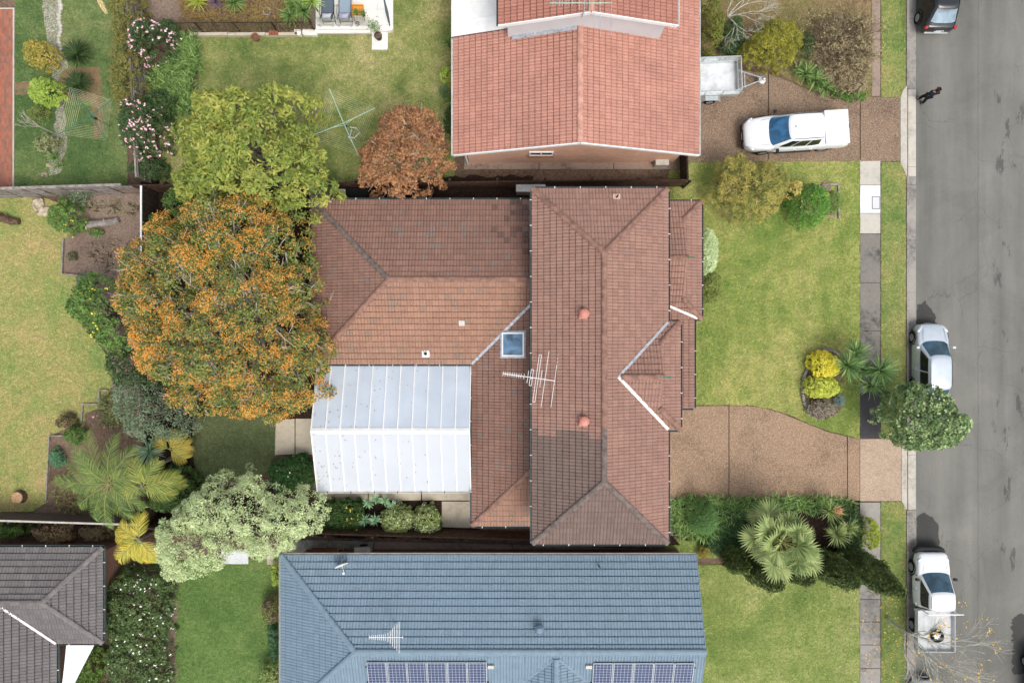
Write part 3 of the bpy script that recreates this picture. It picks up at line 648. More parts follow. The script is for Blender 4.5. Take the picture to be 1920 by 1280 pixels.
caps(rt, (4.75,gu[1],gu[2]), gu[:3], CM); caps(rt, (7.58,-3.97,zE), (6.6,-2.99,gu[3]), CM); caps(rt, (7.58,.89,zE), (6.6,-.09,gu[3]), CM)
fw = MT['flash_white']; fl = MT['flash']
strip(hA, 'valley_flashing', (xs,yb,zl), (xw,yb+rn,zl+rn*t2), .13, fl, .075)
strip(hA, 'valley_flashing', (4.62,gu[1],gu[2]-.02), (7.03,-3.95,zE), .14, fw, .085); strip(hA, 'valley_flashing', (4.62,gu[1],gu[2]-.02), (7.03,.87,zE), .12, fl, .085)
strip(hA, 'valley_flashing', (6.9,2.0,zl+.33), (9.05,1.13,zl), .13, fw, .09)
# gutters (outside is to the right of a->b)
GU = MT['gutter']; GW = MT['gutter_white']
for a, b in [((x0,y1,zE),(x0,y0,zE)), ((x0,y0,zE),(x1,y0,zE)), ((x1,y0,zE),(x1,-3.97,zE)), ((x1,.89,zE),(x1,y1,zE)), ((x1,y1,zE),(x0,y1,zE)),
             ((7.58,-3.97,zE),(7.58,.89,zE)), ((7.03,-3.97,zE),(7.58,-3.97,zE)), ((7.58,.89,zE),(7.13,.89,zE)),
             ((xl,yb,zl),(xs,yb,zl)), ((x0,yt,zl),(xl,yt,zl)), ((xl,yt,zl),(xl,yb,zl)), ((xs,yb,zl),(xs,ys_,zl)), ((xs,ys_,zl),(1.4,ys_,zl)),
             ((9.263,1.096,zl),(9.263,6.837,zl)), ((9.263,6.837,zl),(7.0,6.837,zl)), ((8.92,1.096,zl),(9.263,1.096,zl)), ((8.92,-3.26,zl-.06),(8.92,1.09,zl-.06)), ((6.7,-3.26,zl-.06),(8.92,-3.26,zl-.06))]:
    gutter(hA, a, b, GU, GW)
for a, b, zf in [((x0+.04,y1,0),(x0+.04,y0,0),zE),((x1-.04,y1,0),(x1-.04,y0,0),zE),((x0,y0+.04,0),(x1,y0+.04,0),zE),((x0,y1-.04,0),(x1,y1-.04,0),zE),((xl+.04,yt,0),(xl+.04,yb,0),zl),((9.22,1.1,0),(9.22,6.83,0),zl),((8.88,-3.2,0),(8.88,1.0,0),zl-.06),((xs+.04,yb,0),(xs+.04,ys_,0),zl)]:
    fascia(hA, (a[0],a[1],zf-.03), (b[0],b[1],zf-.03), MT['gutter_cream'])
obj('soffit', MB().box((x0+.05,y0+.05,zE-.22), (x1-.05,y1-.05,zE-.19)), MT['fibro'], hA)
for a, b, z0_, z1_ in [((6.55,-8.0),(6.55,-5.6),3.4,4.7), ((6.55,2.6),(6.55,5.2),3.4,4.7), ((7.15,-2.6),(7.15,-.4),3.4,4.7)]: window(hA, a, b, z0_, z1_, (1, 0))
for a, b, z0_, z1_ in [((8.75,2.2),(8.75,5.6),.6,2.1)]: window(hA, a, b, z0_, z1_, (1, 0))
for a, b in [((-8.2,6.45),(-6.4,6.45)), ((-4.0,6.45),(-2.4,6.45))]: window(hA, a, b, 1.0, 2.1, (0, 1))
gd = obj('garage_door', MB().box((6.55,-8.3,-.02), (6.60,-3.9,2.25)), MT['gutter_cream'], hA)
for i in range(5): obj('door_panel', MB().box((6.60,-8.25,.03+i*.44), (6.615,-3.95,.43+i*.44)), MT['gutter_cream'], gd, bevel=.01)
# roof furniture
def on_slope(x, y): return None
zs = lambda x, y: zl+(x-xs)*t2
sk = P(961.5, 645.5, 3.4); 
f_ = MB(); X0, X1, Y0, Y1 = sk.x-.46, sk.x+.46, sk.y-.5, sk.y+.5
for a, b in (((X0-.08,Y0-.08),(X1+.08,Y0)), ((X0-.08,Y1),(X1+.08,Y1+.08)), ((X0-.08,Y0),(X0,Y1)), ((X1,Y0),(X1+.08,Y1))):
    vs = [(a[0],a[1]),(b[0],a[1]),(b[0],b[1]),(a[0],b[1])]
    f_.add([(q[0],q[1],zs(*q)-.05) for q in vs]+[(q[0],q[1],zs(*q)+.2) for q in vs], [(3,2,1,0),(4,5,6,7),(0,1,5,4),(1,2,6,5),(2,3,7,6),(3,0,4,7)])
skl = obj('skylight', f_, MT['white_metal'], hA, bevel=.008)
vs = [(X0,Y0),(X1,Y0),(X1,Y1),(X0,Y1)]
obj('pane', MB().add([(q[0],q[1],zs(*q)+.13) for q in vs], [(0,1,2,3)]), glass_mat('skylight_glass', c(92, 128, 158), .08), skl)
for i_, q in enumerate((.14, .05)): 
    a = [(X0-.16-.0,Y0-.17),(X1+.16,Y0-.17),(X1+.16,Y1+.17),(X0-.16,Y1+.17)]
obj('flashing', MB().add([(q[0],q[1],zs(*q)+.075) for q in a], [(0,1,2,3)]), MT['flash'], skl)
zL = lambda x: zE+(x-x0)*tn
for py in (588, 790):
    q = P(1095, py, 6.5); z = zL(q.x)
    v = obj('roof_vent', MB().box((q.x-.2,q.y-.22,z-.06), (q.x+.17,q.y+.2,z+.13)), MT['vent_pink'], hA, bevel=.02)
    obj('cowl', MB().lathe([(.13,0),(.14,.12),(.22,.13),(.21,.2),(.12,.27),(.02,.3)], 18, Matrix.Translation((q.x+.03,q.y,z+.1))), MT['vent_pink'], v, smooth=False)
q = P(798, 663, 2.9); z = zl+(q.y-yb)*t2
v = obj('roof_vent', MB().box((q.x-.19,q.y-.17,z-.02), (q.x+.19,q.y+.17,z+.1)), MT['gutter_white'], hA, bevel=.015)
obj('flue', MB().lathe([(.07,0),(.07,.12),(.045,.12),(.045,.03)], 14, Matrix.Translation((q.x,q.y,z+.1))), MT['black_pot'], v)
q = P(1157, 369, 5.6); z = zE+(y1-q.y)*tn
v = obj('roof_vent', MB().box((q.x-.16,q.y-.18,z+.03), (q.x+.16,q.y+.16,z+.075)), MT['mortar'], hA); obj('flue', MB().tube([(q.x,q.y,z),(q.x+.02,q.y+.03,z+.35)], .035, 8), MT['rubber'], v)
q = P(866, 605, 3.3); z = zl+(q.y-yb)*t2
obj('pale_tile', MB().box((q.x-.14,q.y-.13,z+.06), (q.x+.14,q.y+.13,z+.085), Matrix.Translation((q.x,q.y,z))@Matrix.Rotation(math.atan(t2),4,'X')@Matrix.Translation((-q.x,-q.y,-z))), MT['gutter_cream'], hA)
# dark lichen streak and finials
for fx, fz, fy in ((8.36, ge[2], ge[1]), (6.63, gu[2], gu[1])): obj('finial', MB().tube([(fx-.1,fy,fz+.09),(fx+.14,fy,fz+.12),(fx+.26,fy+.03,fz+.16)], [.03,.03,.02], 6), MT['green_enamel'], hA)
# television aerial on the rear slope
def aerial(label, foot, top, ang, parts, mat):
    t = thing('television_aerial', label, 'aerial', foot)
    obj('mast', MB().tube([foot, top], .022, 6), mat, t)
    d = Vector((math.cos(ang), math.sin(ang), 0)); n = Vector((-d.y, d.x, 0)); T = Vector(top)
    L0 = min(p for p, *_ in parts); L1 = max(p for p, *_ in parts)
    obj('boom', MB().tube([T+d*L0, T+d*L1], .018, 6), MT['green_pale'] if mat == MT['steel'] else mat, t)
    for p, ln, loop in parts:
        a = T+d*p+n*ln; b = T+d*p-n*ln; m = MB().tube([a, b], .012, 5)
        if loop: m.tube([a+d*.1, b+d*.1], .012, 5).tube([a, a+d*.1], .012, 5).tube([b, b+d*.1], .012, 5)
        obj('element', m, mat, t)
    return t
ft = P(985, 707, 4.2); ft.z = zs(ft.x, ft.y)+.02; T = P(1000, 708, 5.75)
el = [(-1.35+.1*i, .1, 0) for i in range(9)]+[(-.42,.12,0),(-.25,.28,0),(-.14,.36,1),(.12,1.05,1),(.34,.38,0),(.52,1.25,0),(.95,1.2,0)]
aerial('white television aerial with long rods standing over the brown rear roof', ft, T, R(-8), el, MT['white_metal'])
# ---------------------------------------------------------------- patio roof
hP = thing('patio_roof', 'white gabled sheet roof over the patio behind the brown house', 'patio roof', (-5.8, -4.2, 0))
px0, px1, pa, pb, pz, ph = -9.55, -2.02, -1.16, -7.33, 2.5, 3.55; pm = (pa+pb)/2
n = 11; wd = (px1-px0)/n
for i in range(n):
    a, b = px0+i*wd+.02, px0+(i+1)*wd-.02
    for ye, m in ((pa, 'poly_a'), (pb, 'poly_b')):
        vs = [(a,ye,pz),(b,ye,pz),(b,pm,ph),(a,pm,ph)]
        obj('roof_panel', MB().add(vs+[(q[0],q[1],q[2]-.03) for q in vs], [(0,1,2,3),(7,6,5,4),(0,4,5,1),(1,5,6,2),(2,6,7,3),(3,7,4,0)]), MT[m], hP)
for i in range(n+1):
    x = px0+i*wd
    for ye in (pa, pb): obj('rafter', MB().beam((x,ye,pz+.012),(x,pm,ph+.012), .05, .07), MT['white_metal'], hP)
obj('ridge_beam', MB().add([(px0-.03,pm-.14,ph-.02),(px1,pm-.14,ph-.02),(px1,pm,ph+.06),(px0-.03,pm,ph+.06),(px0-.03,pm+.14,ph-.02),(px1,pm+.14,ph-.02)], [(0,1,2,3),(3,2,5,4),(0,3,4),(1,5,2)]), MT['white_metal'], hP)
gutter(hP, (px0,pb,pz), (px1,pb,pz), MT['gutter_white'], MT['gutter']); gutter(hP, (px1,pa,pz),(px0,pa,pz), MT['gutter_white'])
for x in (px0+.1, -5.8, px1-.15): obj('post', MB().box((x-.045,pb+.1,-.02),(x+.045,pb+.19,pz-.05)), MT['white_metal'], hP)
for y in (pa-.4, pm): obj('post', MB().box((px0+.06,y-.045,-.02),(px0+.15,y+.045,pz-.05)), MT['white_metal'], hP)
obj('beam', MB().box((px0+.05,pb+.1,pz-.16),(px1-.05,pb+.19,pz-.05)), MT['white_metal'], hP); obj('beam', MB().box((px0+.05,pb+.2,pz-.16),(px0+.13,pa-.1,pz-.05)), MT['white_metal'], hP)
tag(obj('patio_slab', MB().box((px0+.1,pb+.15,-.05),(px1,pa,.02)), MT['conc_cream']), kind='structure')
# ---------------------------------------------------------------- salmon tiled house (top)
hB = thing('salmon_tiled_house', 'brick house with salmon tiled gable roof and a raised upper storey', 'house', (3.1, 16, 0))
bx0, bx1, byr, bz, bt = -2.86, 9.1, 9.08, 2.7, math.tan(R(19.2)); bxm = (bx0+bx1)/2; bzr = bz+(bx1-bx0)/2*bt
obj('wall', MB().add([(-2.25,9.42,-.03),(8.5,9.42,-.03),(8.5,9.42,2.85),(bxm,9.42,bzr-.15),(-2.25,9.42,2.85),(-2.25,22,-.03),(8.5,22,-.03),(8.5,22,2.85),(bxm,22,bzr-.15),(-2.25,22,2.85)], [(0,1,2,3,4),(9,8,7,6,5),(1,6,7,2),(0,4,9,5)]), MT['brick_red'], hB)
window(hB, (.86,9.42), (2.05,9.42), 1.55, 2.15, (0,-1))
SM, SD = MT['tile_red'], MT['tile_red_dk']
rB = Roof(hB, .30, .31)
rB.plane([[(bx0,byr),(bx0,14.8),(bxm,14.8),(bxm,byr)]], SM, (bx0,14.8,bz), (bx0,byr,bz), bt)
rB.plane([[(bx1,byr),(bx1,19),(bxm,19),(bxm,byr)]], SM, (bx1,byr,bz), (bx1,19,bz), bt)
uz, ux0, ux1, uy, ut = 5.5, -.6, 7.39, 14.1, math.tan(R(17.4)); uxm = (ux0+ux1)/2; uzr = uz+(ux1-ux0)/2*ut
rB.plane([[(ux0,uy),(ux0,19.5),(uxm,19.5),(uxm,uy)]], SD, (ux0,19.5,uz), (ux0,uy,uz), ut)
rB.plane([[(ux1,uy),(ux1,19.5),(uxm,19.5),(uxm,uy)]], SD, (ux1,uy,uz), (ux1,19.5,uz), ut)
rb_ = rB.finish(MT['timber_dark'], 290)
caps(rb_, (bxm,byr,bzr), (bxm,14.4,bzr), MT['cap_red'], r=.15); caps(rb_, (uxm,uy,uzr), (uxm,19.5,uzr), MT['cap_red'])
obj('upper_wall', MB().add([(-.2,14.4,2.6),(7.0,14.4,2.6),(7.0,14.4,5.6),(uxm,14.4,uzr-.1),(-.2,14.4,5.6),(-.2,19.4,2.6),(7.0,19.4,2.6),(7.0,19.4,5.6),(uxm,19.4,uzr-.1),(-.2,19.4,5.6)], [(0,1,2,3,4),(9,8,7,6,5),(1,6,7,2),(0,4,9,5)]), MT['fibro'], hB)
for a, b in (((ux0,uy,uz),(uxm,uy,uzr)), ((ux1,uy,uz),(uxm,uy,uzr)), ((bx0,byr,bz),(bxm,byr,bzr)), ((bx1,byr,bz),(bxm,byr,bzr))):
    obj('barge_board', MB().beam(Vector(a)+Vector((0,-.02,-.03)), Vector(b)+Vector((0,-.02,-.03)), .05, .2), MT['white_metal'], hB)
zz = lambda x: bz+(x-bx0)*bt
obj('metal_roof', MB().add([(bx0-.1,14.82,zz(bx0)+.04),(-.2,14.82,zz(-.2)+.04),(-.2,20,zz(-.2)+.04),(bx0-.1,20,zz(bx0)+.04)], [(0,1,2,3)]), MT['white_metal'], hB)
for i in range(4): obj('roof_rib', MB().beam((bx0-.1+.0,15.5+i*1.0,zz(bx0)+.06),(-.25,15.5+i*1.0,zz(-.25)+.06), .05, .03), MT['white_metal'], hB)
for a, b, m in [((bx0,14.8,bz),(bx0,byr,bz),'gutter_white'), ((bx1,byr,bz),(bx1,19,bz),'gutter_white'), ((ux0,19.5,uz),(ux0,uy,uz),'gutter'), ((ux1,uy,uz),(ux1,19.5,uz),'gutter_white')]: gutter(hB, a, b, MT[m])
strip(hB, 'lead_flashing', (.0,14.32,zz(0)+.02), (bxm-.15,14.32,bzr), .2, MT['flash'], .08)
obj('downpipe', MB().tube([(-2.5,9.3,2.5),(-2.35,9.36,2.2),(-2.32,9.36,0)], .045, 8), MT['white_metal'], hB)
el = [(-1.5+.13*i, .13, 0) for i in range(8)]+[(-.3,.3,0),(-.1,.5,0),(.1,.5,0),(.3,1.1,0),(.55,1.35,0),(1.0,1.3,0)]
T = P(1100, 6, 8.2); aerial('tall television aerial above the salmon roof ridge', (T.x-.02,T.y+.3,6.3), T, R(0), el, MT['steel'])
# ---------------------------------------------------------------- slate blue house (bottom)
hC = thing('blue_tiled_house', 'house with slate blue tiled roof and solar panels', 'house', (-1, -14.4, 0))
cx0, cx1, cyt, cz, ct, chw = -11.3, 9.0, -10.44, 2.6, math.tan(R(22)), 4.0
obj('wall', MB().box((cx0+.5,cyt-7.5,-.03), (cx1-.3,cyt-.5,2.62)), MT['brick_brown'], hC)
TB = MT['tile_blue']; rC = Roof(hC, .335, .29, hidden=lambda p: p.y < -14.4 and 0 < p.x < 4.2)
ca, cb = hip_planes(rC, cx0, cx1, cyt-2*chw, cyt, cz, ct, {'T': TB, 'B': TB, 'L': TB}, {'L': 'hip', 'R': 'gable'})
gx, gw, gz = 2.07, 3.6, 4.1; gze = gz-gw*ct
rC.plane([[(gx-gw,-14.72-gw),(gx,-14.72),(gx,-19.5),(gx-gw,-19.5)]], TB, (gx-gw,-14.6,gze), (gx-gw,-19.5,gze), ct)
rC.plane([[(gx+gw,-14.72-gw),(gx,-14.72),(gx,-19.5),(gx+gw,-19.5)]], TB, (gx+gw,-19.5,gze), (gx+gw,-14.6,gze), ct)
rc = rC.finish(MT['timber_dark'], 290)
CB = MT['cap_blue']; caps(rc, ca, cb, CB, r=.16); caps(rc, (cx0,cyt,cz), ca, CB, r=.15); caps(rc, (cx0,cyt-2*chw,cz), ca, CB, r=.15); caps(rc, (gx,-14.8,gz), (gx,-19.4,gz), CB, r=.15)
obj('gable_wall', MB().add([(cx1-.3,cyt-.5,2.6),(cx1-.3,cyt-7.5,2.6),(cx1-.3,cyt-4,cb[2]-.25)], [(0,1,2)]), MT['brick_brown'], hC)
obj('barge_board', MB().beam((cx1+.02,cyt,cz-.06),(cx1+.02,cyt-chw,cb[2]-.06), .04, .2), MT['cap_blue'], hC); obj('barge_board', MB().beam((cx1+.02,cyt-2*chw,cz-.06),(cx1+.02,cyt-chw,cb[2]-.06), .04, .2), MT['cap_blue'], hC)
gutter(hC, (cx1,cyt,cz), (cx0,cyt,cz), MT['gutter_cream']); gutter(hC, (cx0,cyt,cz), (cx0,cyt-2*chw,cz), MT['gutter_cream'])
for a, b in (((gx,-14.72,gz),(gx-2.6,-17.2,gz-2.6*ct)), ((gx,-14.72,gz),(gx+2.6,-17.2,gz-2.6*ct))): strip(hC, 'valley_flashing', a, b, .1, CB, .07)
yR = cyt-chw; zB = lambda y: cb[2]-(yR-y)*ct
def panels(xa, xb, k, ytop):
    pr = thing('solar_array', f'row of {"six" if k == 6 else "five"} dark blue solar panels on the blue tiled roof', 'solar panels', ((xa+xb)/2, ytop-.8, zB(ytop-.8)))
    wd = (xb-xa)/k; yb2 = ytop-1.62*math.cos(math.atan(ct)); Z = lambda y: zB(y)+.16
    for i in range(k):
        a, b = xa+i*wd+.015, xa+(i+1)*wd-.015; vs = [(a,yb2,Z(yb2)),(b,yb2,Z(yb2)),(b,ytop,Z(ytop)),(a,ytop,Z(ytop))]
        fr = obj('solar_panel', MB().add(vs+[(q[0],q[1],q[2]-.05) for q in vs], [(0,1,2,3),(7,6,5,4),(0,4,5,1),(1,5,6,2),(2,6,7,3),(3,7,4,0)]), MT['steel'], pr)
        a += .03; b -= .03; y2, y3 = yb2+.03, ytop-.03
        obj('cells', MB().add([(a,y2,Z(y2)+.004),(b,y2,Z(y2)+.004),(b,y3,Z(y3)+.004),(a,y3,Z(y3)+.004)], [(0,1,2,3)]), MT['pv'], fr)
    for dy in (.3, 1.2): obj('mounting_rail', MB().beam((xa-.08,ytop-dy,Z(ytop-dy)-.08),(xb+.08,ytop-dy,Z(ytop-dy)-.08), .05, .05), MT['plastic'], pr)
a = P(687, 1240, 4.1); b = P(913, 1240, 4.1); panels(a.x, b.x, 6, a.y)
a2 = P(1112, 1242, 4.1); b2 = P(1303, 1242, 4.1); panels(a2.x, b2.x, 5, a2.y)
for xa in (b.x+.03, a2.x-.33):
    obj('conduit_box', MB().box((xa,a.y-.36,zB(a.y-.28)+.02),(xa+.3,a.y-.2,zB(a.y-.28)+.16)), MT['gutter_cream'], hC, bevel=.01)
T = P(730, 1194, 5.3); fy = P(739, 1173, 4.1); fz = cz+(cyt-fy.y)*ct
aerial('small arrow-shaped television aerial on the slate blue roof', (fy.x,fy.y,fz), (T.x,T.y,5.3), 0, [(-.9+.09*i, .08+.008*i, 0) for i in range(9)]+[(-.06+.1*i, .2+.1*i, 0) for i in range(6)]+[(.6,.06,0)], MT['white_metal'])
q = P(1011, 1175, 3.8); z = cz+(cyt-q.y)*ct
v = obj('whirlybird_vent', MB().lathe([(.14,-.1),(.14,.15),(.16,.16)], 16, Matrix.Translation((q.x,q.y,z))), MT['vent_blue'], hC)
m = MB()
for i in range(14):
    t0 = 2*math.pi*i/14; t1 = t0+.35; pr = [(.15,.17),(.23,.24),(.23,.34),(.13,.42)]
    vs = [(q.x+r*math.cos(t), q.y+r*math.sin(t), z+h) for r, h in pr for t in (t0, t1)]; m.add(vs, [(0,1,3,2),(2,3,5,4),(4,5,7,6)])
obj('vane', m, MT['vent_blue'], v); obj('vent_cap', MB().lathe([(.15,.41),(.13,.44),(.02,.46)], 16, Matrix.Translation((q.x,q.y,z))), MT['cap_blue'], v)
q = P(1124, 1063, 3); z = cz+(cyt-q.y)*ct; obj('flue', MB().tube([(q.x,q.y,z-.1),(q.x,q.y,z+.35),(q.x+.06,q.y-.04,z+.42)], .045, 8), MT['vent_blue'], hC)
# satellite dish
q = P(641, 1053, 3.0); z = cz+(cyt-q.y)*ct
dt = thing('satellite_dish', 'pale oval satellite dish at the gutter of the blue roof', 'dish', (q.x, q.y, z))
obj('arm', MB().tube([(q.x+.1,cyt-.1,cz+.05),(q.x+.02,q.y+.1,z+.3),(q.x,q.y,z+.4)], .022, 6), MT['steel'], dt)
M_ = Matrix.Translation((q.x-.02,q.y-.05,z+.42)) @ Matrix.Rotation(R(24),4,'Z') @ Matrix.Rotation(R(72),4,'X') @ Matrix.Diagonal((1,1.0,1,1))
obj('dish', MB().lathe([(.02,0),(.14,.015),(.26,.05),(.34,.09),(.335,.1),(.25,.065),(.13,.03),(.02,.016)], 22, M_), MT['gutter_white'], dt, smooth=True)
obj('feed_horn', MB().tube([(q.x,q.y-.08,z+.35),(q.x+.1,q.y-.5,z+.35)], .012, 5).box((q.x+.05,q.y-.58,z+.32),(q.x+.14,q.y-.48,z+.4)), MT['white_metal'], dt)
# ---------------------------------------------------------------- charcoal house (bottom left)
hD = thing('charcoal_tiled_house', 'house with charcoal grey tiled hip roof and white valley', 'house', (-24, -14, 0))
dx1, dyt, dyb, dz, dt_ = -20.0, -10.05, -14.74, 2.6, math.tan(R(22)); dh = (dyt-dyb)/2; dym = (dyt+dyb)/2; dzr = dz+dh*dt_
obj('wall', MB().box((-34,-14.3,-.03),(-20.45,-10.5,2.62)), MT['brick_brown'], hD); obj('wall', MB().box((-34,-24,-.03),(-22.7,-14.31,2.62)), MT['brick_brown'], hD)
TG = MT['tile_grey']; rD = Roof(hD, .31, .31)
rD.plane([[(-30,dyb),(-22.26,dyb),(dx1,dyb),(dx1-dh,dym),(-30,dym)]], TG, (-30,dyb,dz), (dx1,dyb,dz), dt_)
rD.plane([[(dx1,dyt),(-30,dyt),(-30,dym),(dx1-dh,dym)]], TG, (dx1,dyt,dz), (-30,dyt,dz), dt_)
rD.plane([[(dx1,dyb),(dx1,dyt),(dx1-dh,dym)]], TG, (dx1,dyb,dz), (dx1,dyt,dz), dt_)
rD.plane([[(-22.26,-20),(-22.26,dyb),(-22.26-dh,dym),(-28,dym),(-28,-20)]], TG, (-22.26,-20,dz), (-22.26,dyb,dz), dt_)
rd = rD.finish(MT['timber_dark'], 290); CG = MT['cap_grey']
caps(rd, (dx1,dyt,dz), (dx1-dh,dym,dzr), CG); caps(rd, (dx1,dyb,dz), (dx1-dh,dym,dzr), CG); caps(rd, (-26,dym,dzr), (dx1-dh,dym,dzr), CG)
strip(hD, 'valley_flashing', (-22.26,dyb,dz), (-22.26-dh-.4,dym+.4,dzr+.1), .12, MT['flash_white'], .09)
for a, b in [((dx1,dyb,dz),(dx1,dyt,dz)), ((dx1,dyt,dz),(-30,dyt,dz)), ((-22.16,dyb,dz),(dx1,dyb,dz)), ((-22.26,-20,dz),(-22.26,dyb-.1,dz))]: gutter(hD, a, b, MT['gutter'], GW)
# shade sail
ss = thing('shade_sail', 'white triangular shade sail beside the charcoal roof', 'shade sail', P(135, 1250))
A_, B_, C_ = Vector((-21.9,-14.85,2.45)), Vector((-20.5,-14.85,2.45)), Vector((-22.4,-19,2.5)); m = MB(); N_ = 8; idx = {}
for i in range(N_+1):
    for j in range(N_+1-i):
        u, v = i/N_, j/N_; wv = 1-u-v; p = A_*wv+B_*u+C_*v; p -= (A_+B_+C_)/3*0; k = 1-.22*27*u*v*wv
        edge = .35*(u*v*4*(1-wv)+wv*v*4*.5*(1-u)); cen = (A_+B_+C_)/3; p = p+(cen-p)*edge*.55; p.z -= .25*27*u*v*wv*.3
        idx[i, j] = len(m.v); m.v.append(tuple(p))
for i in range(N_):
    for j in range(N_-i):
        m.f.append((idx[i, j], idx[i+1, j], idx[i, j+1]))
        if j < N_-i-1: m.f.append((idx[i+1, j], idx[i+1, j+1], idx[i, j+1]))
obj('sail', m, MT['sail'], ss, smooth=True); 
obj('tension_wire', MB().tube([A_, A_+Vector((-.25,.1,.05))], .012, 5).tube([B_, B_+Vector((.15,.1,.05))], .012, 5), MT['steel'], ss)
# ---------------------------------------------------------------- fences
def paling_fence(name, label, a, b, h, mat, side, post=MT['timber_dark'], pw=.10, cap=None, lean=.0, rails=(.25, .8, 1.4), seed=1, sheetw=None):
    """a->b on the ground; palings on one face, rails and posts on the other (side = +1 left of a->b)"""
    a = Vector((a[0], a[1], 0)); b = Vector((b[0], b[1], 0)); d = (b-a); L = d.length; d.normalize(); n = Vector((-d.y, d.x, 0))*side; r = random.Random(seed)
    t = thing(name, label, 'fence', a)
    m = MB(); k = int(L/pw)
    for i in range(k):
        p = a + d*(i*pw+.004); q = a + d*((i+1)*pw-.004); zt = h + r.uniform(-.025, .02); o = n*(.028 + (.012 if i % 2 else 0)) + n*lean*r.uniform(.6, 1.2)
        vs = [p-n*.008, q-n*.008, q+n*.008, p+n*.008]
        m.add([(v.x, v.y, -.02) for v in vs]+[(v.x+o.x, v.y+o.y, zt) for v in vs], [(3,2,1,0),(4,5,6,7),(0,1,5,4),(1,2,6,5),(2,3,7,6),(3,0,4,7)])
    tag(obj('palings', m, mat, t), kind='stuff')
    for z in rails:
        if z < h: obj('rail', MB().beam(a-n*.05+Vector((0,0,z)), b-n*.05+Vector((0,0,z)), .04, .07), post, t)
    for i in range(int(L/2.4)+1):
        p = a + d*min(i*2.4, L-.05); obj('post', MB().box((p.x-.05-n.x*.12,p.y-.05-n.y*.12,-.03),(p.x+.05-n.x*.12,p.y+.05-n.y*.12,h-.06)), post, t)
    if cap: obj('capping', MB().beam(a+Vector((0,0,h+.03)), b+Vector((0,0,h+.03)), .09, .05), cap, t)
    return t
g0 = P(-30, 371); g1 = P(262, 362)
# weathered overlapping fence on the left neighbour boundary: each wide weathered board a piece
tf = thing('timber_fence', 'pale weathered board fence above the dry left lawn', 'fence', g1)
rr = random.Random(3); X = g0.x; d_ = (g1-g0)
while X < g1.x:
    wdt = rr.uniform(.75, 1.3); f = (X-g0.x)/(g1.x-g0.x); Y = g0.y+d_.y*f
    for z0_, z1_ in ((0, .55), (.57, 1.12), (1.14, 1.62)):
        o = rr.uniform(-.05, .05); obj('board', MB().box((X+.01,Y-.02+o*.5,z0_+.01+o*.3),(X+wdt-.02,Y+.012+o*.5,z1_+o*.6)), MT['timber' if rr.random() < .75 else 'conc_brown'], tf)
    obj('post', MB().box((X-.05,Y+.03,-.02),(X+.05,Y+.12,1.68)), MT['timber'], tf); X += wdt
obj('capping', MB().beam(g0+Vector((0,.05,1.72)), g1+Vector((0,.05,1.72)), .12, .05), MT['timber'], tf)
a, b = P(264, 360), P(1275, 350)
paling_fence('timber_fence', 'long brown paling fence between the brown and salmon roofed houses', b, a, 1.7, MT['timber_brown'], 1, MT['timber_dark'])
a, b = P(298, 680), P(298, 975)
paling_fence('timber_fence', 'dark paling fence hidden among the palms and grey-leaved bush', a, b, 1.5, MT['timber_dark'], 1, MT['timber_dark'], seed=11)
a, b = P(298, 362), P(298, 679)
paling_fence('timber_fence', 'dark paling fence with white capping behind the orange flowering tree', a, b, 1.7, MT['timber_dark'], 1, MT['timber_dark'], cap=MT['white_metal'])
a, b = P(-30, 958), P(296, 968)
paling_fence('sheet_fence', 'dark ribbed sheet fence with pale capping below the dry lawn', a, b, 1.6, MT['fence_metal'], 1, MT['fence_metal'], pw=.13, cap=MT['gutter_cream'], rails=(.1,))
a, b = P(283, 975), P(1262, 1004)
paling_fence('timber_fence', 'brown paling fence between the brown and blue roofed houses', a, b, 1.6, MT['timber_brown'], 1, MT['timber_dark'], seed=5)
a, b = P(268, 20), P(285, 345)
paling_fence('timber_fence', 'grey fence hidden in shrubs between the two upper left gardens', a, b, 1.5, MT['timber'], -1, MT['timber'], cap=MT['timber'], seed=7)
# front return gate fence beside salmon house
a, b = P(1274, 290), P(1276, 352)
paling_fence('side_gate', 'short timber side gate at the corner of the salmon house', b, a, 1.6, MT['timber_dark'], 1, MT['timber_dark'], seed=9)
# garden edging timbers
def edging(label, pts, w=.07, h=.14, mat='timber'):
    t = thing('garden_edging', label, 'edging', P(*pts[0]))
    for i in range(len(pts)-1): obj('sleeper', MB().beam(P(*pts[i])+Vector((0,0,h/2)), P(*pts[i+1])+Vector((0,0,h/2-.003*(i % 2))), w, h), MT[mat], t, bevel=.01)
edging('grey timber edging around the stepped mulch bed near the fallen log', [(121,448),(118,514),(147,516),(147,540)])
edging('grey timber edging stepping along the bed above the palm', [(205,731),(188,731),(188,757),(157,757),(155,790)])
edging('green-tinged edging of the bed left of the palm', [(120,816),(94,816),(91,880),(88,940)], .06, .12)
edging('thin timber edging of the front bed by the clipped ball shrub', [(1495,348),(1500,341),(1500,346),(1502,411)], .06, .1)
edging('timber edging around the small bed under the clipped shrubs', [(1540,347),(1571,346),(1572,410)], .09, .12)
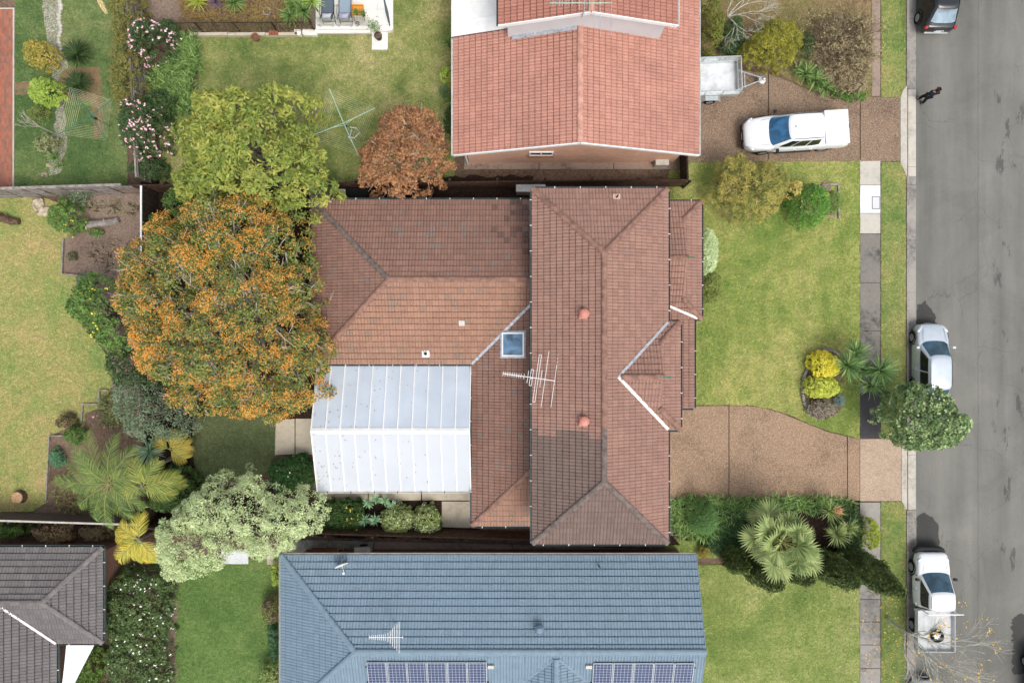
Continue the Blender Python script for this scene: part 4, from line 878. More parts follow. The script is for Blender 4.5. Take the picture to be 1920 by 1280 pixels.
# curved stone edge of the island bed
t = thing('stone_edging', 'ring of grey stones edging the island flower bed', 'edging', P(1540, 720))
ring = [(1512+(0),700),(1504,716),(1503,735),(1506,755),(1514,770),(1524,780)]
arc = [(1532,660),(1541,656),(1550,655),(1559,657),(1567,661),(1574,668)]
for pl in (arc, [(1518,684),(1511,694),(1505,708),(1502.5,722),(1503,738),(1506,753),(1511,765),(1519,776)]):
    for i in range(len(pl)-1):
        a, b = P(*pl[i]), P(*pl[i+1]); obj('stone', MB().beam(a+Vector((0,0,.07)), a+(b-a)*.93+Vector((0,0,.07)), .15, .17), MT['rock_grey'], t, bevel=.02)
sheet('garden_bed', [(1518,684),(1532,660),(1550,655),(1574,668),(1582,690),(1582,735),(1576,770),(1550,786),(1519,776),(1506,753),(1502,722)], .02, MT['soil'], amp=.02)
# black mesh fence, retaining edge, terrace in the top garden
pt = thing('mesh_fence', 'black mesh fence in front of the planted terrace bank', 'fence', P(430, 48))
def line3(x, y, z): return P(x, y, z)
A, B = P(312, 62), P(592, 60)
obj('top_rail', MB().tube([A+Vector((0,0,1.1)), B+Vector((0,0,1.1))], .02, 6), MT['plastic'], pt); obj('bottom_rail', MB().tube([A+Vector((0,0,.1)), B+Vector((0,0,.1))], .018, 6), MT['green_enamel'], pt)
m = MB(); k = 74
for i in range(k+1):
    p = A+(B-A)*(i/k); m.tube([p+Vector((0,0,.1)), p+Vector((0,0,1.1))], .008, 4, False)
tag(obj('mesh_wires', m, MT['plastic'], pt), kind='stuff')
for i in range(5):
    p = A+(B-A)*(i/4); obj('post', MB().tube([p, p+Vector((0,0,1.15))], .03, 6), MT['plastic'], pt)
re = thing('retaining_edge', 'pale timber retaining edge along the top lawn', 'edging', P(450, 66))
for a, b in ((360,430),(431,500),(501,560)): obj('sleeper', MB().beam(P(a,68)+Vector((0,0,.12)), P(b,67)+Vector((0,0,.12)), .16, .26), MT['conc_cream'], re, bevel=.015)
tr = thing_structure('patio_terrace'); zt = .3
def pp(pl, z): return [tuple(P(x, y, z))[:2] for x, y in pl]
for i, xa in enumerate(range(592, 737, 29)):
    for j, ya in enumerate((-40, -11, 18)):
        obj('paver', MB().prism(pp([(xa,ya),(xa+28.7,ya),(xa+28.7,ya+28.7),(xa,ya+28.7)], zt), -.03, zt), MT['patio'], tr)
obj('paver', MB().prism(pp([(592,47),(697,47),(697,55),(592,55)], zt), -.03, zt-.004), MT['patio'], tr); obj('paver', MB().prism(pp([(592,55.3),(697,55.3),(697,62),(592,62)], .15), -.03, .15), MT['patio'], tr)
obj('paver', MB().prism(pp([(697.5,47),(737,47),(737,53),(734,57),(728,58),(697.5,58)], zt), -.03, zt-.004), MT['patio'], tr)
obj('paver', MB().prism(pp([(697,58.5),(727,58.5),(727,91),(725,93),(697,93)], .12), -.03, .12), MT['patio'], tr, bevel=.01)
for x in (551, 566): 
    t = thing('stone_block', 'flat white stone block at the %s end of the terrace edge' % ('outer' if x == 551 else 'inner'), 'stone block', P(x+8, 58)); obj('block', MB().prism(pp([(x,54),(x+(13 if x == 551 else 28),55),(x+(13 if x == 551 else 28),66),(x+1,65)], .25), 0, .25), MT['patio'], t, bevel=.02)
# glass balustrade
gb = thing('glass_balustrade', 'clear frameless glass balustrade along the white terrace', 'balustrade', P(640, 50))
gm = NT('clear_glass'); gm.b.inputs['Transmission Weight'].default_value = 1; gm.b.inputs['Alpha'].default_value = .28; gm.fin(c(214, 232, 228), .02, .5); GM = gm.m
for a, b in ((596,629),(631,664),(666,697)):
    p, q = P(a,50,zt), P(b,50,zt); obj('pane', MB().beam(p+Vector((0,0,.55)), q+Vector((0,0,.55)), .012, 1.0), GM, gb)
    for u in (p+(q-p)*.15, p+(q-p)*.85): obj('spigot', MB().box((u.x-.03,u.y-.03,zt),(u.x+.03,u.y+.03,zt+.18)), MT['steel'], gb)
# ---------------------------------------------------------------- vegetation
NR = np.random.default_rng(11)
def el(cx, cy, rx, ry, n=18, jit=.12, seed=None, rot=0):
    r = random.Random(seed if seed is not None else int(cx*31+cy)); out = []
    for i in range(n):
        t = 2*math.pi*i/n; k = 1+r.uniform(-jit, jit); x, y = rx*k*math.cos(t), ry*k*math.sin(t)
        out.append((cx+x*math.cos(rot)-y*math.sin(rot), cy+x*math.sin(rot)+y*math.cos(rot)))
    return out
def inside(pt, poly):
    x, y = pt[:, 0], pt[:, 1]; r = np.zeros(len(pt), bool); n = len(poly); j = n-1
    for i in range(n):
        xi, yi = poly[i]; xj, yj = poly[j]
        r ^= ((yi > y) != (yj > y)) & (x < (xj-xi)*(y-yi)/(yj-yi+1e-12)+xi); j = i
    return r
def edged(pt, poly):
    d = np.full(len(pt), 1e9); n = len(poly)
    for i in range(n):
        a = np.array(poly[i]); b = np.array(poly[(i+1) % n]); ab = b-a; t = np.clip(((pt-a)@ab)/(ab@ab+1e-12), 0, 1)
        d = np.minimum(d, np.linalg.norm(pt-a-t[:, None]*ab, axis=1))
    return d
def unit(v): return v/(np.linalg.norm(v, axis=1, keepdims=True)+1e-9)
def leaf_quads(C, N, L, W, col, fold=.0, dirv=None):
    n = len(C); rv = NR.normal(size=(n, 3)) if dirv is None else dirv
    t = unit(rv - N*np.sum(rv*N, 1, keepdims=True)); s = np.cross(N, t)
    L = np.broadcast_to(L, (n,))[:, None]*NR.uniform(.7, 1.25, (n, 1)); W = np.broadcast_to(W, (n,))[:, None]*NR.uniform(.7, 1.25, (n, 1))
    V = np.stack([C-t*L*.5, C+s*W*.5-N*W*fold, C+t*L*.5-N*L*.1, C-s*W*.5-N*W*fold], 1).reshape(-1, 3)
    Q = np.arange(n*4).reshape(n, 4); return V, Q, np.repeat(col, 4, 0)
def pal(cols, x):
    """x in 0..1 -> palette interpolation"""
    cs = np.array(cols); k = np.clip(x, 0, .9999)*(len(cs)-1); i = k.astype(int); f = (k-i)[:, None]; return cs[i]*(1-f)+cs[np.minimum(i+1, len(cs)-1)]*f
def jgrid(poly, sp):
    P_ = np.array(poly); lo, hi = P_.min(0), P_.max(0); gx = np.arange(lo[0], hi[0]+sp, sp); gy = np.arange(lo[1], hi[1]+sp, sp)
    g_ = np.stack(np.meshgrid(gx, gy), -1).reshape(-1, 2); g_[:, 0] += ((np.round((g_[:, 1]-lo[1])/sp) % 2)*.5*sp); g_ += NR.uniform(-.36, .36, g_.shape)*sp
    return g_[inside(g_, poly)]
def crown_cloud(poly, z0, z1, clump, nl, lobe=0, lobe_h=.6, p=2.0, under=.5, zlow=None, sp=1.0, gap=0.0, rimz=None):
    """clump centres on a lumpy dome over a plan outline; returns centres, dome normals, lobe centres"""
    pts = jgrid(poly, clump*sp); d = edged(pts, poly); dm = max(d.max(), 1e-3); u = np.clip(d/dm, 0, 1)
    z = z0+(z1-z0)*(1-(1-u)**p)**(1/p); lc = None
    if lobe:
        lc = jgrid(poly, lobe*1.25)
        if len(lc) == 0: lc = np.array([pts.mean(0)])
        dd = np.linalg.norm(pts[:, None]-lc[None], axis=2).min(1); lh = NR.uniform(-.35, .35, len(lc))*lobe_h; near = np.linalg.norm(pts[:, None]-lc[None], axis=2).argmin(1)
        q = np.clip(1-(dd/(lobe*.78))**2, -1, 1); z = z + lobe_h*(q-.55) + lh[near]
        if gap > 0: k = ~((q < -.05) & (NR.random(len(q)) < gap)); pts, z, u = pts[k], z[k], u[k]
    z = z+NR.normal(0, clump*.22, len(z)); C = np.column_stack([pts, z-clump*.4])
    cen = np.array(poly).mean(0); out = np.column_stack([pts-cen, np.zeros(len(pts))]); N = unit(unit(out)*(1-u)[:, None]+np.array([0, 0, 1.0])*(.35+u)[:, None])
    if under > 0:
        rim = u < .45; k = NR.random(len(u)) < under; s = rim & k; zz = (z0 if zlow is None else zlow)
        if s.any():
            C2 = C[s].copy(); C2[:, 2] = zz+(C2[:, 2]-zz)*NR.uniform(.0, .85, s.sum()); cen3 = cen; C2[:, :2] = cen3+(C2[:, :2]-cen3)*NR.uniform(.82, 1.0, (s.sum(), 1))
            C = np.vstack([C, C2]); N = np.vstack([N, unit(N[s]*[1, 1, .3])])
    return C, N, lc
def leaves_on(C, N, clump, nl, L, W, cols, tilt=.6, cv=.5, updir=.5, flat=.75, fold=.15):
    n = len(C); k = np.repeat(np.arange(n), nl); D = unit(NR.normal(size=(n*nl, 3))+N[k]*.9); D[:, 2] = np.where(D[:, 2] < -.35, -D[:, 2]*.5, D[:, 2])
    r = clump*(.45+.6*NR.random(n*nl)**.6); pos = C[k]+D*r[:, None]*np.array([1, 1, flat])
    nn = unit(D*(1-updir)+np.array([0, 0, 1.0])*updir+NR.normal(size=(n*nl, 3))*tilt)
    lf_ = .5+.5*np.sin(C[:, 0]*1.7+2*np.sin(C[:, 1]*1.1))*np.sin(C[:, 1]*1.9-C[:, 0]*.6); cx = (NR.random(n)*.6+lf_*.4)[k]*cv+NR.random(n*nl)*(1-cv); col = pal(cols, cx)*NR.uniform(.86, 1.14, (n*nl, 1))
    vs_ = NR.uniform(.72, 1.38, n)[k]; return leaf_quads(pos, nn, L*vs_, W*vs_, col, fold)
def branch_set(mb, base, targets, r0, n=6, wig=.25, seed=0, fork=.45, tip=.25):
    r = random.Random(seed); base = Vector(base)
    for T in targets:
        T = Vector(T); mid = base.lerp(T, fork); mid += Vector((r.uniform(-wig, wig), r.uniform(-wig, wig), r.uniform(0, wig)))
        q = base.lerp(T, .75)+Vector((r.uniform(-wig, wig)*.6, r.uniform(-wig, wig)*.6, r.uniform(-.1, wig)))
        mb.tube([base, mid, q, T], [r0, r0*.72, r0*.48, r0*tip], n)
def tree(name, label, poly, ze, z0, z1, clump, nl, L, W, cols, cat='tree', bark='bark', lobe=1.0, lobe_h=.6, r0=.16, group=None, flowers=None, under=.5, tilt=.6, cv=.5, gap=.3, twigs=0, zlow=None, base=None, updir=.5, sp=1.0, trunk_h=None, twig_mat=None, flat=.75, p=2.0, trunk_w=True):
    """outline in photo pixels taken at height ze; trunk stands straight under the crown"""
    wp = [tuple(P(x, y, ze))[:2] for x, y in poly]; cen = np.array(wp).mean(0)
    mr_ = np.linalg.norm(np.array(wp)-cen, axis=1).mean(); kq = max(.6, 1-clump*.4/mr_); wp = [tuple(cen+(np.array(q)-cen)*kq) for q in wp]
    if base is not None: cen = np.array([P(*base).x, P(*base).y])
    t = thing(name, label, cat, (cen[0], cen[1], 0), group=group)
    C, N, lc = crown_cloud(wp, z0, z1, clump, nl, lobe, lobe_h, p=p, under=under, zlow=zlow, gap=gap, sp=sp)
    V, Q, K = leaves_on(C, N, clump, nl, L, W, cols, tilt, cv, updir, flat)
    npmesh('crown', V, Q, LEAF, t, K)
    th = trunk_h if trunk_h is not None else max(.15, (z0 if z0 > .8 else z0+.3*(z1-z0))*.55)
    mb = MB(); r = random.Random(int(cen[0]*100)); lean = Vector((r.uniform(-.1, .1), r.uniform(-.1, .1), 0))
    top = Vector((cen[0], cen[1], th))+lean; mb.tube([(cen[0], cen[1], -.05), Vector((cen[0], cen[1], th*.5))+lean*.3, top], [r0*1.25, r0, r0*.9], 8)
    tg = []
    if lc is not None:
        for q in lc: 
            k = np.argmin(np.linalg.norm(C[:, :2]-q, axis=1)); tg.append((q[0], q[1], C[k, 2]-clump*.6))
    else:
        for i in range(6): k = r.randrange(len(C)); tg.append(tuple(C[k]-np.array([0, 0, clump])))
    branch_set(mb, top, tg, r0*.55, 5, .3*min(1, (z1-z0)/2), 3)
    obj('trunk', mb, MT[bark], t)
    if twigs:
        tw = MB(); ks = NR.integers(0, len(C), twigs)
        for k in ks:
            q = Vector(C[k]); n_ = Vector(N[k]); st = q-n_*clump*1.3+Vector(NR.normal(0, clump*.6, 3)); e = q+n_*clump*.55+Vector(NR.normal(0, clump*.5, 3)); e2 = e+Vector(NR.normal(0, clump*.45, 3))
            md = st.lerp(e, .5)+Vector(NR.normal(0, clump*.2, 3)); tw.tube([st, md, e], [.03, .022, .012], 4, False); tw.tube([md, e2], [.018, .009], 3, False)
        tag(obj('twigs', tw, MT[twig_mat or bark], t), kind='stuff')
    if flowers:
        fc, fn, fL, spread = flowers; wt = np.clip(.55+.9*np.sin(C[:, 0]*1.9+1.3*np.sin(C[:, 1]*1.3))*np.sin(C[:, 1]*2.3+C[:, 0]*.7)+NR.normal(0, .35, len(C)), .1, None)**1.0; k = NR.choice(len(C), fn, p=wt/wt.sum()); D = unit(NR.normal(size=(fn, 3))*.8+N[k]*1.2+np.array([0, 0, .5]))
        pos = C[k]+D*clump*NR.uniform(.85, 1.15, (fn, 1))*np.array([1, 1, flat]); m = 4
        kk = np.repeat(np.arange(fn), m); pos2 = pos[kk]+NR.normal(0, fL*spread, (fn*m, 3)); nn = unit(NR.normal(size=(fn*m, 3))*.7+np.array([0, 0, 1.0]))
        V, Q, K = leaf_quads(pos2, nn, fL, fL*.8, pal(fc, NR.random(fn)[kk]*.6+NR.random(fn*m)*.4), .1); npmesh('blossom', V, Q, LEAF, t, K)
    return t
def shrub(name, label, poly, h, cols, clump=.16, nl=26, L=.09, W=.06, ze=None, cat='shrub', group=None, lobe=0, lobe_h=.12, z0=.08, flowers=None, bark='bark_brown', tilt=.55, p=2.4, sp=1.0, cv=.5, twigs=0, updir=.5, gap=.0, under=.8):
    return tree(name, label, poly, h*.45 if ze is None else ze, z0, h, clump, nl, L, W, cols, cat, bark, lobe, lobe_h, .035, group, flowers, under, tilt, cv, gap, twigs, .05, updir=updir, sp=sp, trunk_h=.12, p=p)
# blades, rosettes and palms -------------------------------------------------
def blades(O, az, elv, L, W, droop, cols, seg=3, taper=.0):
    """arching strap leaves from points O; returns arrays"""
    n = len(O); d = np.column_stack([np.cos(az), np.sin(az), np.zeros(n)]); s = np.column_stack([-np.sin(az), np.cos(az), np.zeros(n)]); pts = [O]; e = elv.copy(); p = O.copy(); st = L/seg
    for i in range(seg):
        p = p+d*(np.cos(e)*st)[:, None]+np.array([0, 0, 1.0])*(np.sin(e)*st)[:, None]; pts.append(p); e = e-droop/seg
    V = []; 
    for i, q in enumerate(pts):
        f = i/seg; wd = W*(.55+.9*f*(1-f)*2)*(1-f**3*.97); V += [q+s*wd[:, None]*.5, q-s*wd[:, None]*.5]
    V = np.stack(V, 1); k = V.shape[1]; Q = []
    for i in range(seg): Q.append(np.stack([np.arange(n)*k+2*i, np.arange(n)*k+2*i+1, np.arange(n)*k+2*i+3, np.arange(n)*k+2*i+2], 1))
    return V.reshape(-1, 3), np.concatenate(Q), np.repeat(pal(cols, NR.random(n))*NR.uniform(.85, 1.15, (n, 1)), k, 0)
def merge(parts):
    V = []; Q = []; K = []; o = 0
    for v, q, k in parts: V.append(v); Q.append(q+o); K.append(k); o += len(v)
    return np.concatenate(V), np.concatenate(Q), np.concatenate(K)
def rosette(o, n, L, W, cols, e0=.15, e1=1.4, droop=.7, seg=3):
    O = np.tile(np.array(o, float), (n, 1))+NR.normal(0, .015, (n, 3)); az = NR.uniform(0, 2*np.pi, n); e = NR.uniform(e0, e1, n)
    return blades(O, az, e, L*NR.uniform(.75, 1.1, n), np.full(n, W), droop*NR.uniform(.6, 1.3, n), cols, seg)
def spiky(name, label, heads, cols, cat='plant', group=None, stem=.04, bark='bark_brown', **kw):
    """heads: list of (px, py, z, n, L, W) rosettes on stems"""
    h0 = heads[0]; b = P(h0[0], h0[1], h0[2]); t = thing(name, label, cat, (b.x, b.y, 0), group=group); parts = []; mb = MB()
    bx = np.mean([[*P(h[0], h[1], h[2])][:2] for h in heads], 0)
    for x, y, z, n, L, W in heads:
        q = P(x, y, z); parts.append(rosette(q, n, L, W, cols, **kw)); mb.tube([(bx[0]*.7+q.x*.3, bx[1]*.7+q.y*.3, -.02), (q.x, q.y, z*.6), (q.x, q.y, z+.02)], [stem*1.3, stem, stem*.8], 6)
    V, Q, K = merge(parts); npmesh('leaves', V, Q, LEAF, t, K); obj('stem', mb, MT[bark], t); return t
def strap_bed(name, label, poly, cols, n, L, W, h=.05, cat='plant', group=None, e0=.5, e1=1.3, droop=1.2, clump=8):
    wp = [tuple(P(x, y, .25))[:2] for x, y in poly]; cen = np.array(wp).mean(0); t = thing(name, label, cat, (*cen, 0), group=group)
    pts = jgrid(wp, max(.12, math.sqrt(abs(np.array([wp[i][0]*wp[(i+1) % len(wp)][1]-wp[(i+1) % len(wp)][0]*wp[i][1] for i in range(len(wp))]).sum()/2)/(n/clump))))
    O = np.repeat(np.column_stack([pts, np.full(len(pts), h)]), clump, 0)+NR.normal(0, .03, (len(pts)*clump, 3)); m = len(O)
    V, Q, K = blades(O, NR.uniform(0, 2*np.pi, m), NR.uniform(e0, e1, m), L*NR.uniform(.7, 1.15, m), np.full(m, W), droop*NR.uniform(.6, 1.3, m), cols); npmesh('leaves', V, Q, LEAF, t, K); return t
def frond(o, az, elv, L, cols, droop=1.3, nl=40, ll=.58, lw=.024, seg=10, hang=.35):
    """feather palm frond: rachis points and leaflets"""
    p = np.array(o, float); e = elv; st = L/seg; pts = [p.copy()]; ds = []
    for i in range(seg):
        d = np.array([math.cos(az)*math.cos(e), math.sin(az)*math.cos(e), math.sin(e)]); p = p+d*st; pts.append(p.copy()); ds.append(d); e -= droop/seg
    ds.append(ds[-1]); s = np.array([-math.sin(az), math.cos(az), 0]); B = []; A = []; E = []; Ls = []
    for i in range(nl):
        f = .12+.88*i/nl; k = f*seg; j = min(int(k), seg-1); q = pts[j]*(1-(k-j))+pts[j+1]*(k-j)
        for sg in (-1, 1):
            dv = s*sg*.8+ds[j]*(.55+.6*f)+np.array([0, 0, .25-hang]); dv += NR.normal(0, .06, 3); B.append(q); A.append(math.atan2(dv[1], dv[0])); E.append(math.asin(np.clip(dv[2]/np.linalg.norm(dv), -1, 1))); Ls.append(ll*(.45+1.1*math.sin(math.pi*min(1, .15+f*.8)))*.8)
    m = len(B); return blades(np.array(B), np.array(A), np.array(E), np.array(Ls), np.full(m, lw), np.full(m, .5), cols, 2), pts
def feather_palm(label, crown, fronds, cols, group=None, lean=None, name='palm', r=.09, trunk=True):
    """crown = (px,py,z); fronds: list of (azimuth deg, elevation deg, length)"""
    o = P(*crown); t = thing(name, label, 'palm', (o.x, o.y, 0), group=group); parts = []; mb = MB()
    for a, e, L in fronds:
        pr, pts = frond(o, R(a), R(e), L, cols); parts.append(pr); mb.tube([tuple(q) for q in pts], [.028-.0022*i for i in range(len(pts))], 5, False)
    V, Q, K = merge(parts); npmesh('fronds', V, Q, LEAF, t, K); obj('frond_stalks', mb, plain_cache('frond_stalk', c(138, 142, 74)), t)
    b = Vector(lean) if lean else Vector((o.x, o.y, 0))
    if trunk: obj('trunk', MB().tube([(b.x, b.y, -.05), (b.x*.6+o.x*.4, b.y*.6+o.y*.4, o.z*.45), (o.x, o.y, o.z+.1)], [r*1.4, r, r*.9], 9), MT['bark'], t)
    return t
_pc = {}
def plain_cache(n, col):
    if n not in _pc: _pc[n] = plain(n, col, .7, .2)
    return _pc[n]
def fan(o, az, elv, Lp, Rf, cols, n=26):
    """fan palm leaf: stalk then pleated fan of segments"""
    d = np.array([math.cos(az)*math.cos(elv), math.sin(az)*math.cos(elv), math.sin(elv)]); h = np.array(o)+d*Lp; s = np.array([-math.sin(az), math.cos(az), 0]); V = []; Q = []; K = []
    up = np.cross(d, s)*-1; up = up if up[2] > 0 else -up; ro = NR.uniform(-.6, .6); s, up = s*math.cos(ro)+up*math.sin(ro), up*math.cos(ro)-s*math.sin(ro); cols = [np.array(q)*NR.uniform(.75, 1.15) for q in cols]
    for i in range(n):
        t0 = (-1+2*i/n)*2.1; t1 = (-1+2*(i+1)/n)*2.1; tm = (t0+t1)/2; k = Rf*(.82+.18*math.cos(tm*.7))*NR.uniform(.92, 1.06)
        f = lambda t, r, z: h+(d*math.cos(t)+s*math.sin(t))*r+up*z
        j = len(V); dr = -.12*Rf
        V += [h, f(t0, k*.6, .0), f(tm, k*.62, .035), f(t1, k*.6, .0), f(tm, k, dr*NR.uniform(.5, 2.0))]
        Q += [(j, j+1, j+2), (j, j+2, j+3), (j+1, j+4, j+2), (j+2, j+4, j+3)]; cc = pal(cols, np.array([NR.random()]))[0]
        K += [cc*.95, cc, cc*1.05, cc, cc*.7+np.array(c(176, 180, 120))*.3]
    return np.array(V), np.array(Q), np.array(K), h
def bare(name, label, base, tips, cat='tree', bark='bark_pale', r0=.07, levels=4, seed=1, spread=.6, leafcol=None, group=None, th=1.0, nb=3, sh=.72):
    b = P(*base); t = thing(name, label, cat, (b.x, b.y, 0), group=group); mb = MB(); r = random.Random(seed); ends = []
    def grow(p, d, L, rad, lv):
        m1 = p+d*L*.5+Vector((r.uniform(-1, 1), r.uniform(-1, 1), r.uniform(-.5, 1)))*L*.09; e = p+d*L+Vector((r.uniform(-1, 1), r.uniform(-1, 1), r.uniform(-.4, .6)))*L*.08
        mb.tube([p, m1, e], [rad, rad*.85, rad*.66], 5 if lv > 2 else 3, False)
        if lv == 0: ends.append(e); return
        for i in range(nb if lv > 1 else nb+1):
            nd = (d+Vector((r.uniform(-1, 1), r.uniform(-1, 1), r.uniform(-.55, .8)))*spread).normalized(); q = p.lerp(e, r.uniform(.45, 1)) if i else e
            grow(q, nd, L*r.uniform(sh-.14, sh+.1), rad*.6, lv-1)
    top = Vector((b.x, b.y, th)); mb.tube([(b.x, b.y, -.05), top], [r0*1.3, r0], 7)
    for d, L in tips: grow(top, Vector(d).normalized(), L, r0*.75, levels)
    obj('branches', mb, MT[bark], t)
    if leafcol:
        n = len(leafcol[0]) and leafcol[1]; k = [r.choice(ends) for _ in range(n)]; C_ = np.array([tuple(q) for q in k])+NR.normal(0, .05, (n, 3)); C_ = np.repeat(C_, 3, 0)+NR.normal(0, .07, (n*3, 3))
        V, Q, K = leaf_quads(C_, unit(NR.normal(size=(n*3, 3))+[0, 0, 1]), .11, .08, pal(leafcol[0], NR.random(n*3))); npmesh('leaves', V, Q, LEAF, t, K)
    return t
G = lambda *a: [c(*q) for q in a]
# palettes (dark to light)
ORL = G((74,90,42),(100,114,52),(136,140,62)); ORF = G((188,116,34),(204,144,48),(206,164,74))
SILK = G((78,104,46),(106,124,46),(142,146,54),(164,162,80)); RUST = G((108,74,50),(138,96,64),(160,116,78),(158,118,64))
PALE = G((126,146,98),(158,174,122),(184,196,144),(200,208,160)); STR = G((60,84,50),(88,112,66),(122,146,90),(146,168,110))
DKG = G((44,66,36),(62,86,46),(84,108,58)); MIDG = G((62,92,38),(86,118,50),(116,142,64)); GREYG = G((74,92,66),(104,122,92),(136,150,122))
LIME = G((110,138,44),(142,166,58),(172,188,72)); GOLD = G((150,150,20),(188,186,34),(212,206,52)); YEL = G((176,180,30),(214,206,36),(240,212,44))
BOX = G((66,112,36),(88,134,44),(116,154,56)); AGA = G((62,92,42),(92,124,56),(138,162,86)); PALM = G((66,96,46),(94,122,54),(132,146,66)); PALMY = G((90,116,52),(126,140,58),(172,162,64))
CON = G((76,88,30),(102,108,36),(130,126,44)); CONY = G((88,94,22),(122,122,28),(158,148,36)); HEDGE = G((84,92,44),(112,112,52),(138,118,56)); DARK = G((38,58,32),(54,76,38),(74,94,46))
PINK = G((222,150,170),(236,190,200),(244,222,226)); WHT = G((226,226,214),(244,244,236)); ACA = G((78,92,44),(110,120,56),(146,142,66),(170,154,72)); LOM = G((40,70,40),(58,92,50),(86,116,66))
# --- large trees
tree('flowering_tree', 'huge spreading tree covered in small orange flowers', [(236,470),(264,430),(300,405),(345,395),(385,362),(430,348),(480,352),(520,368),(552,400),(570,440),(582,480),(576,505),(606,535),(600,560),(590,590),(606,620),(622,650),(606,690),(588,722),(608,748),(580,772),(540,778),(515,800),(485,790),(450,780),(415,782),(372,780),(340,765),(318,735),(290,712),(262,690),(246,650),(230,610),(222,560),(224,515)],
     4.6, 3.6, 7.4, .40, 84, .115, .075, ORL, bark='bark_pale', lobe=1.05, lobe_h=1.05, r0=.2, flowers=(ORF, 10800, .06, .8), gap=.5, twigs=620, zlow=2.6, trunk_h=2.2, cv=.4)
tree('feathery_tree', 'tall feathery light green tree beside the rear clothes line', [(316,270),(322,232),(352,222),(348,188),(378,160),(420,156),(455,146),(500,150),(540,158),(582,168),(596,180),(570,205),(588,232),(584,262),(604,298),(612,345),(606,372),(580,408),(560,405),(500,410),(430,400),(350,396),(322,388),(314,340),(330,310)],
     5.6, 3.6, 7.4, .36, 46, .24, .085, SILK, lobe=1.0, lobe_h=1.0, r0=.22, gap=.5, twigs=60, zlow=2.5, trunk_h=2.4, tilt=.45, cv=.6)
tree('rusty_tree', 'rust brown leaved autumn tree left of the salmon roof', [(668,290),(690,268),(712,240),(712,215),(735,205),(760,194),(790,205),(822,215),(828,235),(836,262),(852,280),(858,302),(840,330),(815,352),(790,368),(740,372),(700,368),(670,348),(672,318)],
     2.8, 2.0, 4.8, .26, 46, .13, .08, RUST, bark='bark_pale', lobe=.62, lobe_h=.55, r0=.12, gap=.4, twigs=130, zlow=1.5, trunk_h=1.2)
tree('pale_tree', 'pale grey-green billowing tree beside the blue roof corner', [(304,975),(332,940),(372,915),(392,892),(432,880),(470,884),(498,900),(530,930),(560,912),(600,922),(618,945),(604,975),(598,1000),(560,1010),(545,1035),(512,1055),(486,1062),(465,1040),(438,1030),(408,1048),(395,1080),(362,1098),(330,1094),(312,1068),(300,1040),(285,1010)],
     3.2, 2.4, 4.8, .24, 60, .08, .05, PALE, lobe=.85, lobe_h=1.0, r0=.16, gap=.35, zlow=1.6, trunk_h=1.4, updir=.4)
tree('street_tree', 'round leafy green street tree beside the parked silver car', [(1655,790),(1668,755),(1680,722),(1710,716),(1740,722),(1762,728),(1782,752),(1798,765),(1815,790),(1808,808),(1795,830),(1770,842),(1735,848),(1705,842),(1680,828),(1662,812)],
     2.9, 2.2, 4.4, .22, 52, .13, .085, STR, lobe=.6, lobe_h=.45, r0=.08, gap=.25, zlow=1.4, trunk_h=1.3, tilt=.7, flowers=(G((150,170,110),(176,190,140)), 260, .12, .3))
tree('garden_tree', 'green citrus tree with yellow fruit at the edge of the dry lawn', [(120,568),(150,545),(170,512),(200,502),(215,525),(240,560),(260,600),(262,640),(240,672),(215,668),(190,640),(165,618),(140,592)],
     1.8, 1.2, 3.2, .26, 40, .14, .08, MIDG, lobe=.6, lobe_h=.45, r0=.09, gap=.2, zlow=.6, trunk_h=.7, flowers=(G((220,200,30),(236,214,60)), 24, .1, .5))
tree('garden_tree', 'dark leafy tree tucked under the orange flowering tree', [(190,660),(230,650),(262,680),(300,720),(268,735),(220,720)], 2.2, 1.4, 3.2, .26, 36, .12, .07, DKG, lobe=.6, lobe_h=.4, r0=.08, zlow=.6, trunk_h=.8)
tree('grey_leaved_tree', 'grey-green olive-like bush below the orange flowering tree', [(214,715),(250,690),(290,712),(330,745),(362,785),(366,815),(340,828),(300,832),(268,828),(240,806),(218,770)],
     1.9, 1.2, 3.3, .26, 42, .1, .05, GREYG, lobe=.6, lobe_h=.5, r0=.09, gap=.3, zlow=.5, trunk_h=.7, twigs=60)
# --- front conifers, hedges, topiary
def conifer(label, base, h, r, cols, tipcol=None, seed=0, sy=1.0):
    b = P(*base); t = thing('conifer', label, 'conifer', (b.x, b.y, 0)); n = int(900*h*r); z = h*(1-NR.random(n)**.6*.98); a = NR.uniform(0, 2*np.pi, n)
    prof = np.minimum(1, (1-z/h)*2.1)**.75; lump = 1+.16*np.sin(a*3+z*2.1)+.1*np.sin(a*5-z*3.3); rr = r*prof*lump*NR.uniform(.7, 1.05, n)
    C = np.column_stack([b.x+rr*np.cos(a), b.y+rr*np.sin(a)*sy, z]); out = np.column_stack([np.cos(a), np.sin(a), np.full(n, .55)]); C = np.repeat(C, 9, 0)+NR.normal(0, .07, (n*9, 3)); N = unit(np.repeat(out, 9, 0)+NR.normal(0, .5, (n*9, 3)))
    V, Q, K = leaf_quads(C, N, .17, .07, pal(cols, np.repeat(NR.random(n), 9)*.6+NR.random(n*9)*.4), 0, np.repeat(out, 9, 0)+NR.normal(0, .5, (n*9, 3))+[0, 0, .6]); npmesh('crown', V, Q, LEAF, t, K)
    obj('trunk', MB().tube([(b.x, b.y, -.05), (b.x, b.y, h*.85)], [.09, .03], 7), MT['bark_brown'], t); return t
DC = G((54,70,34),(76,92,44),(108,120,58))
conifer('tall dark conifer nearest the road beside the footpath', (1590,1046), 5.2, .62, DC)
conifer('dark conifer second from the road behind the fan palm', (1540,1050), 3.8, .62, DC)
conifer('dark conifer directly below the fan palm crown', (1470,1048), 3.4, .6, DC)
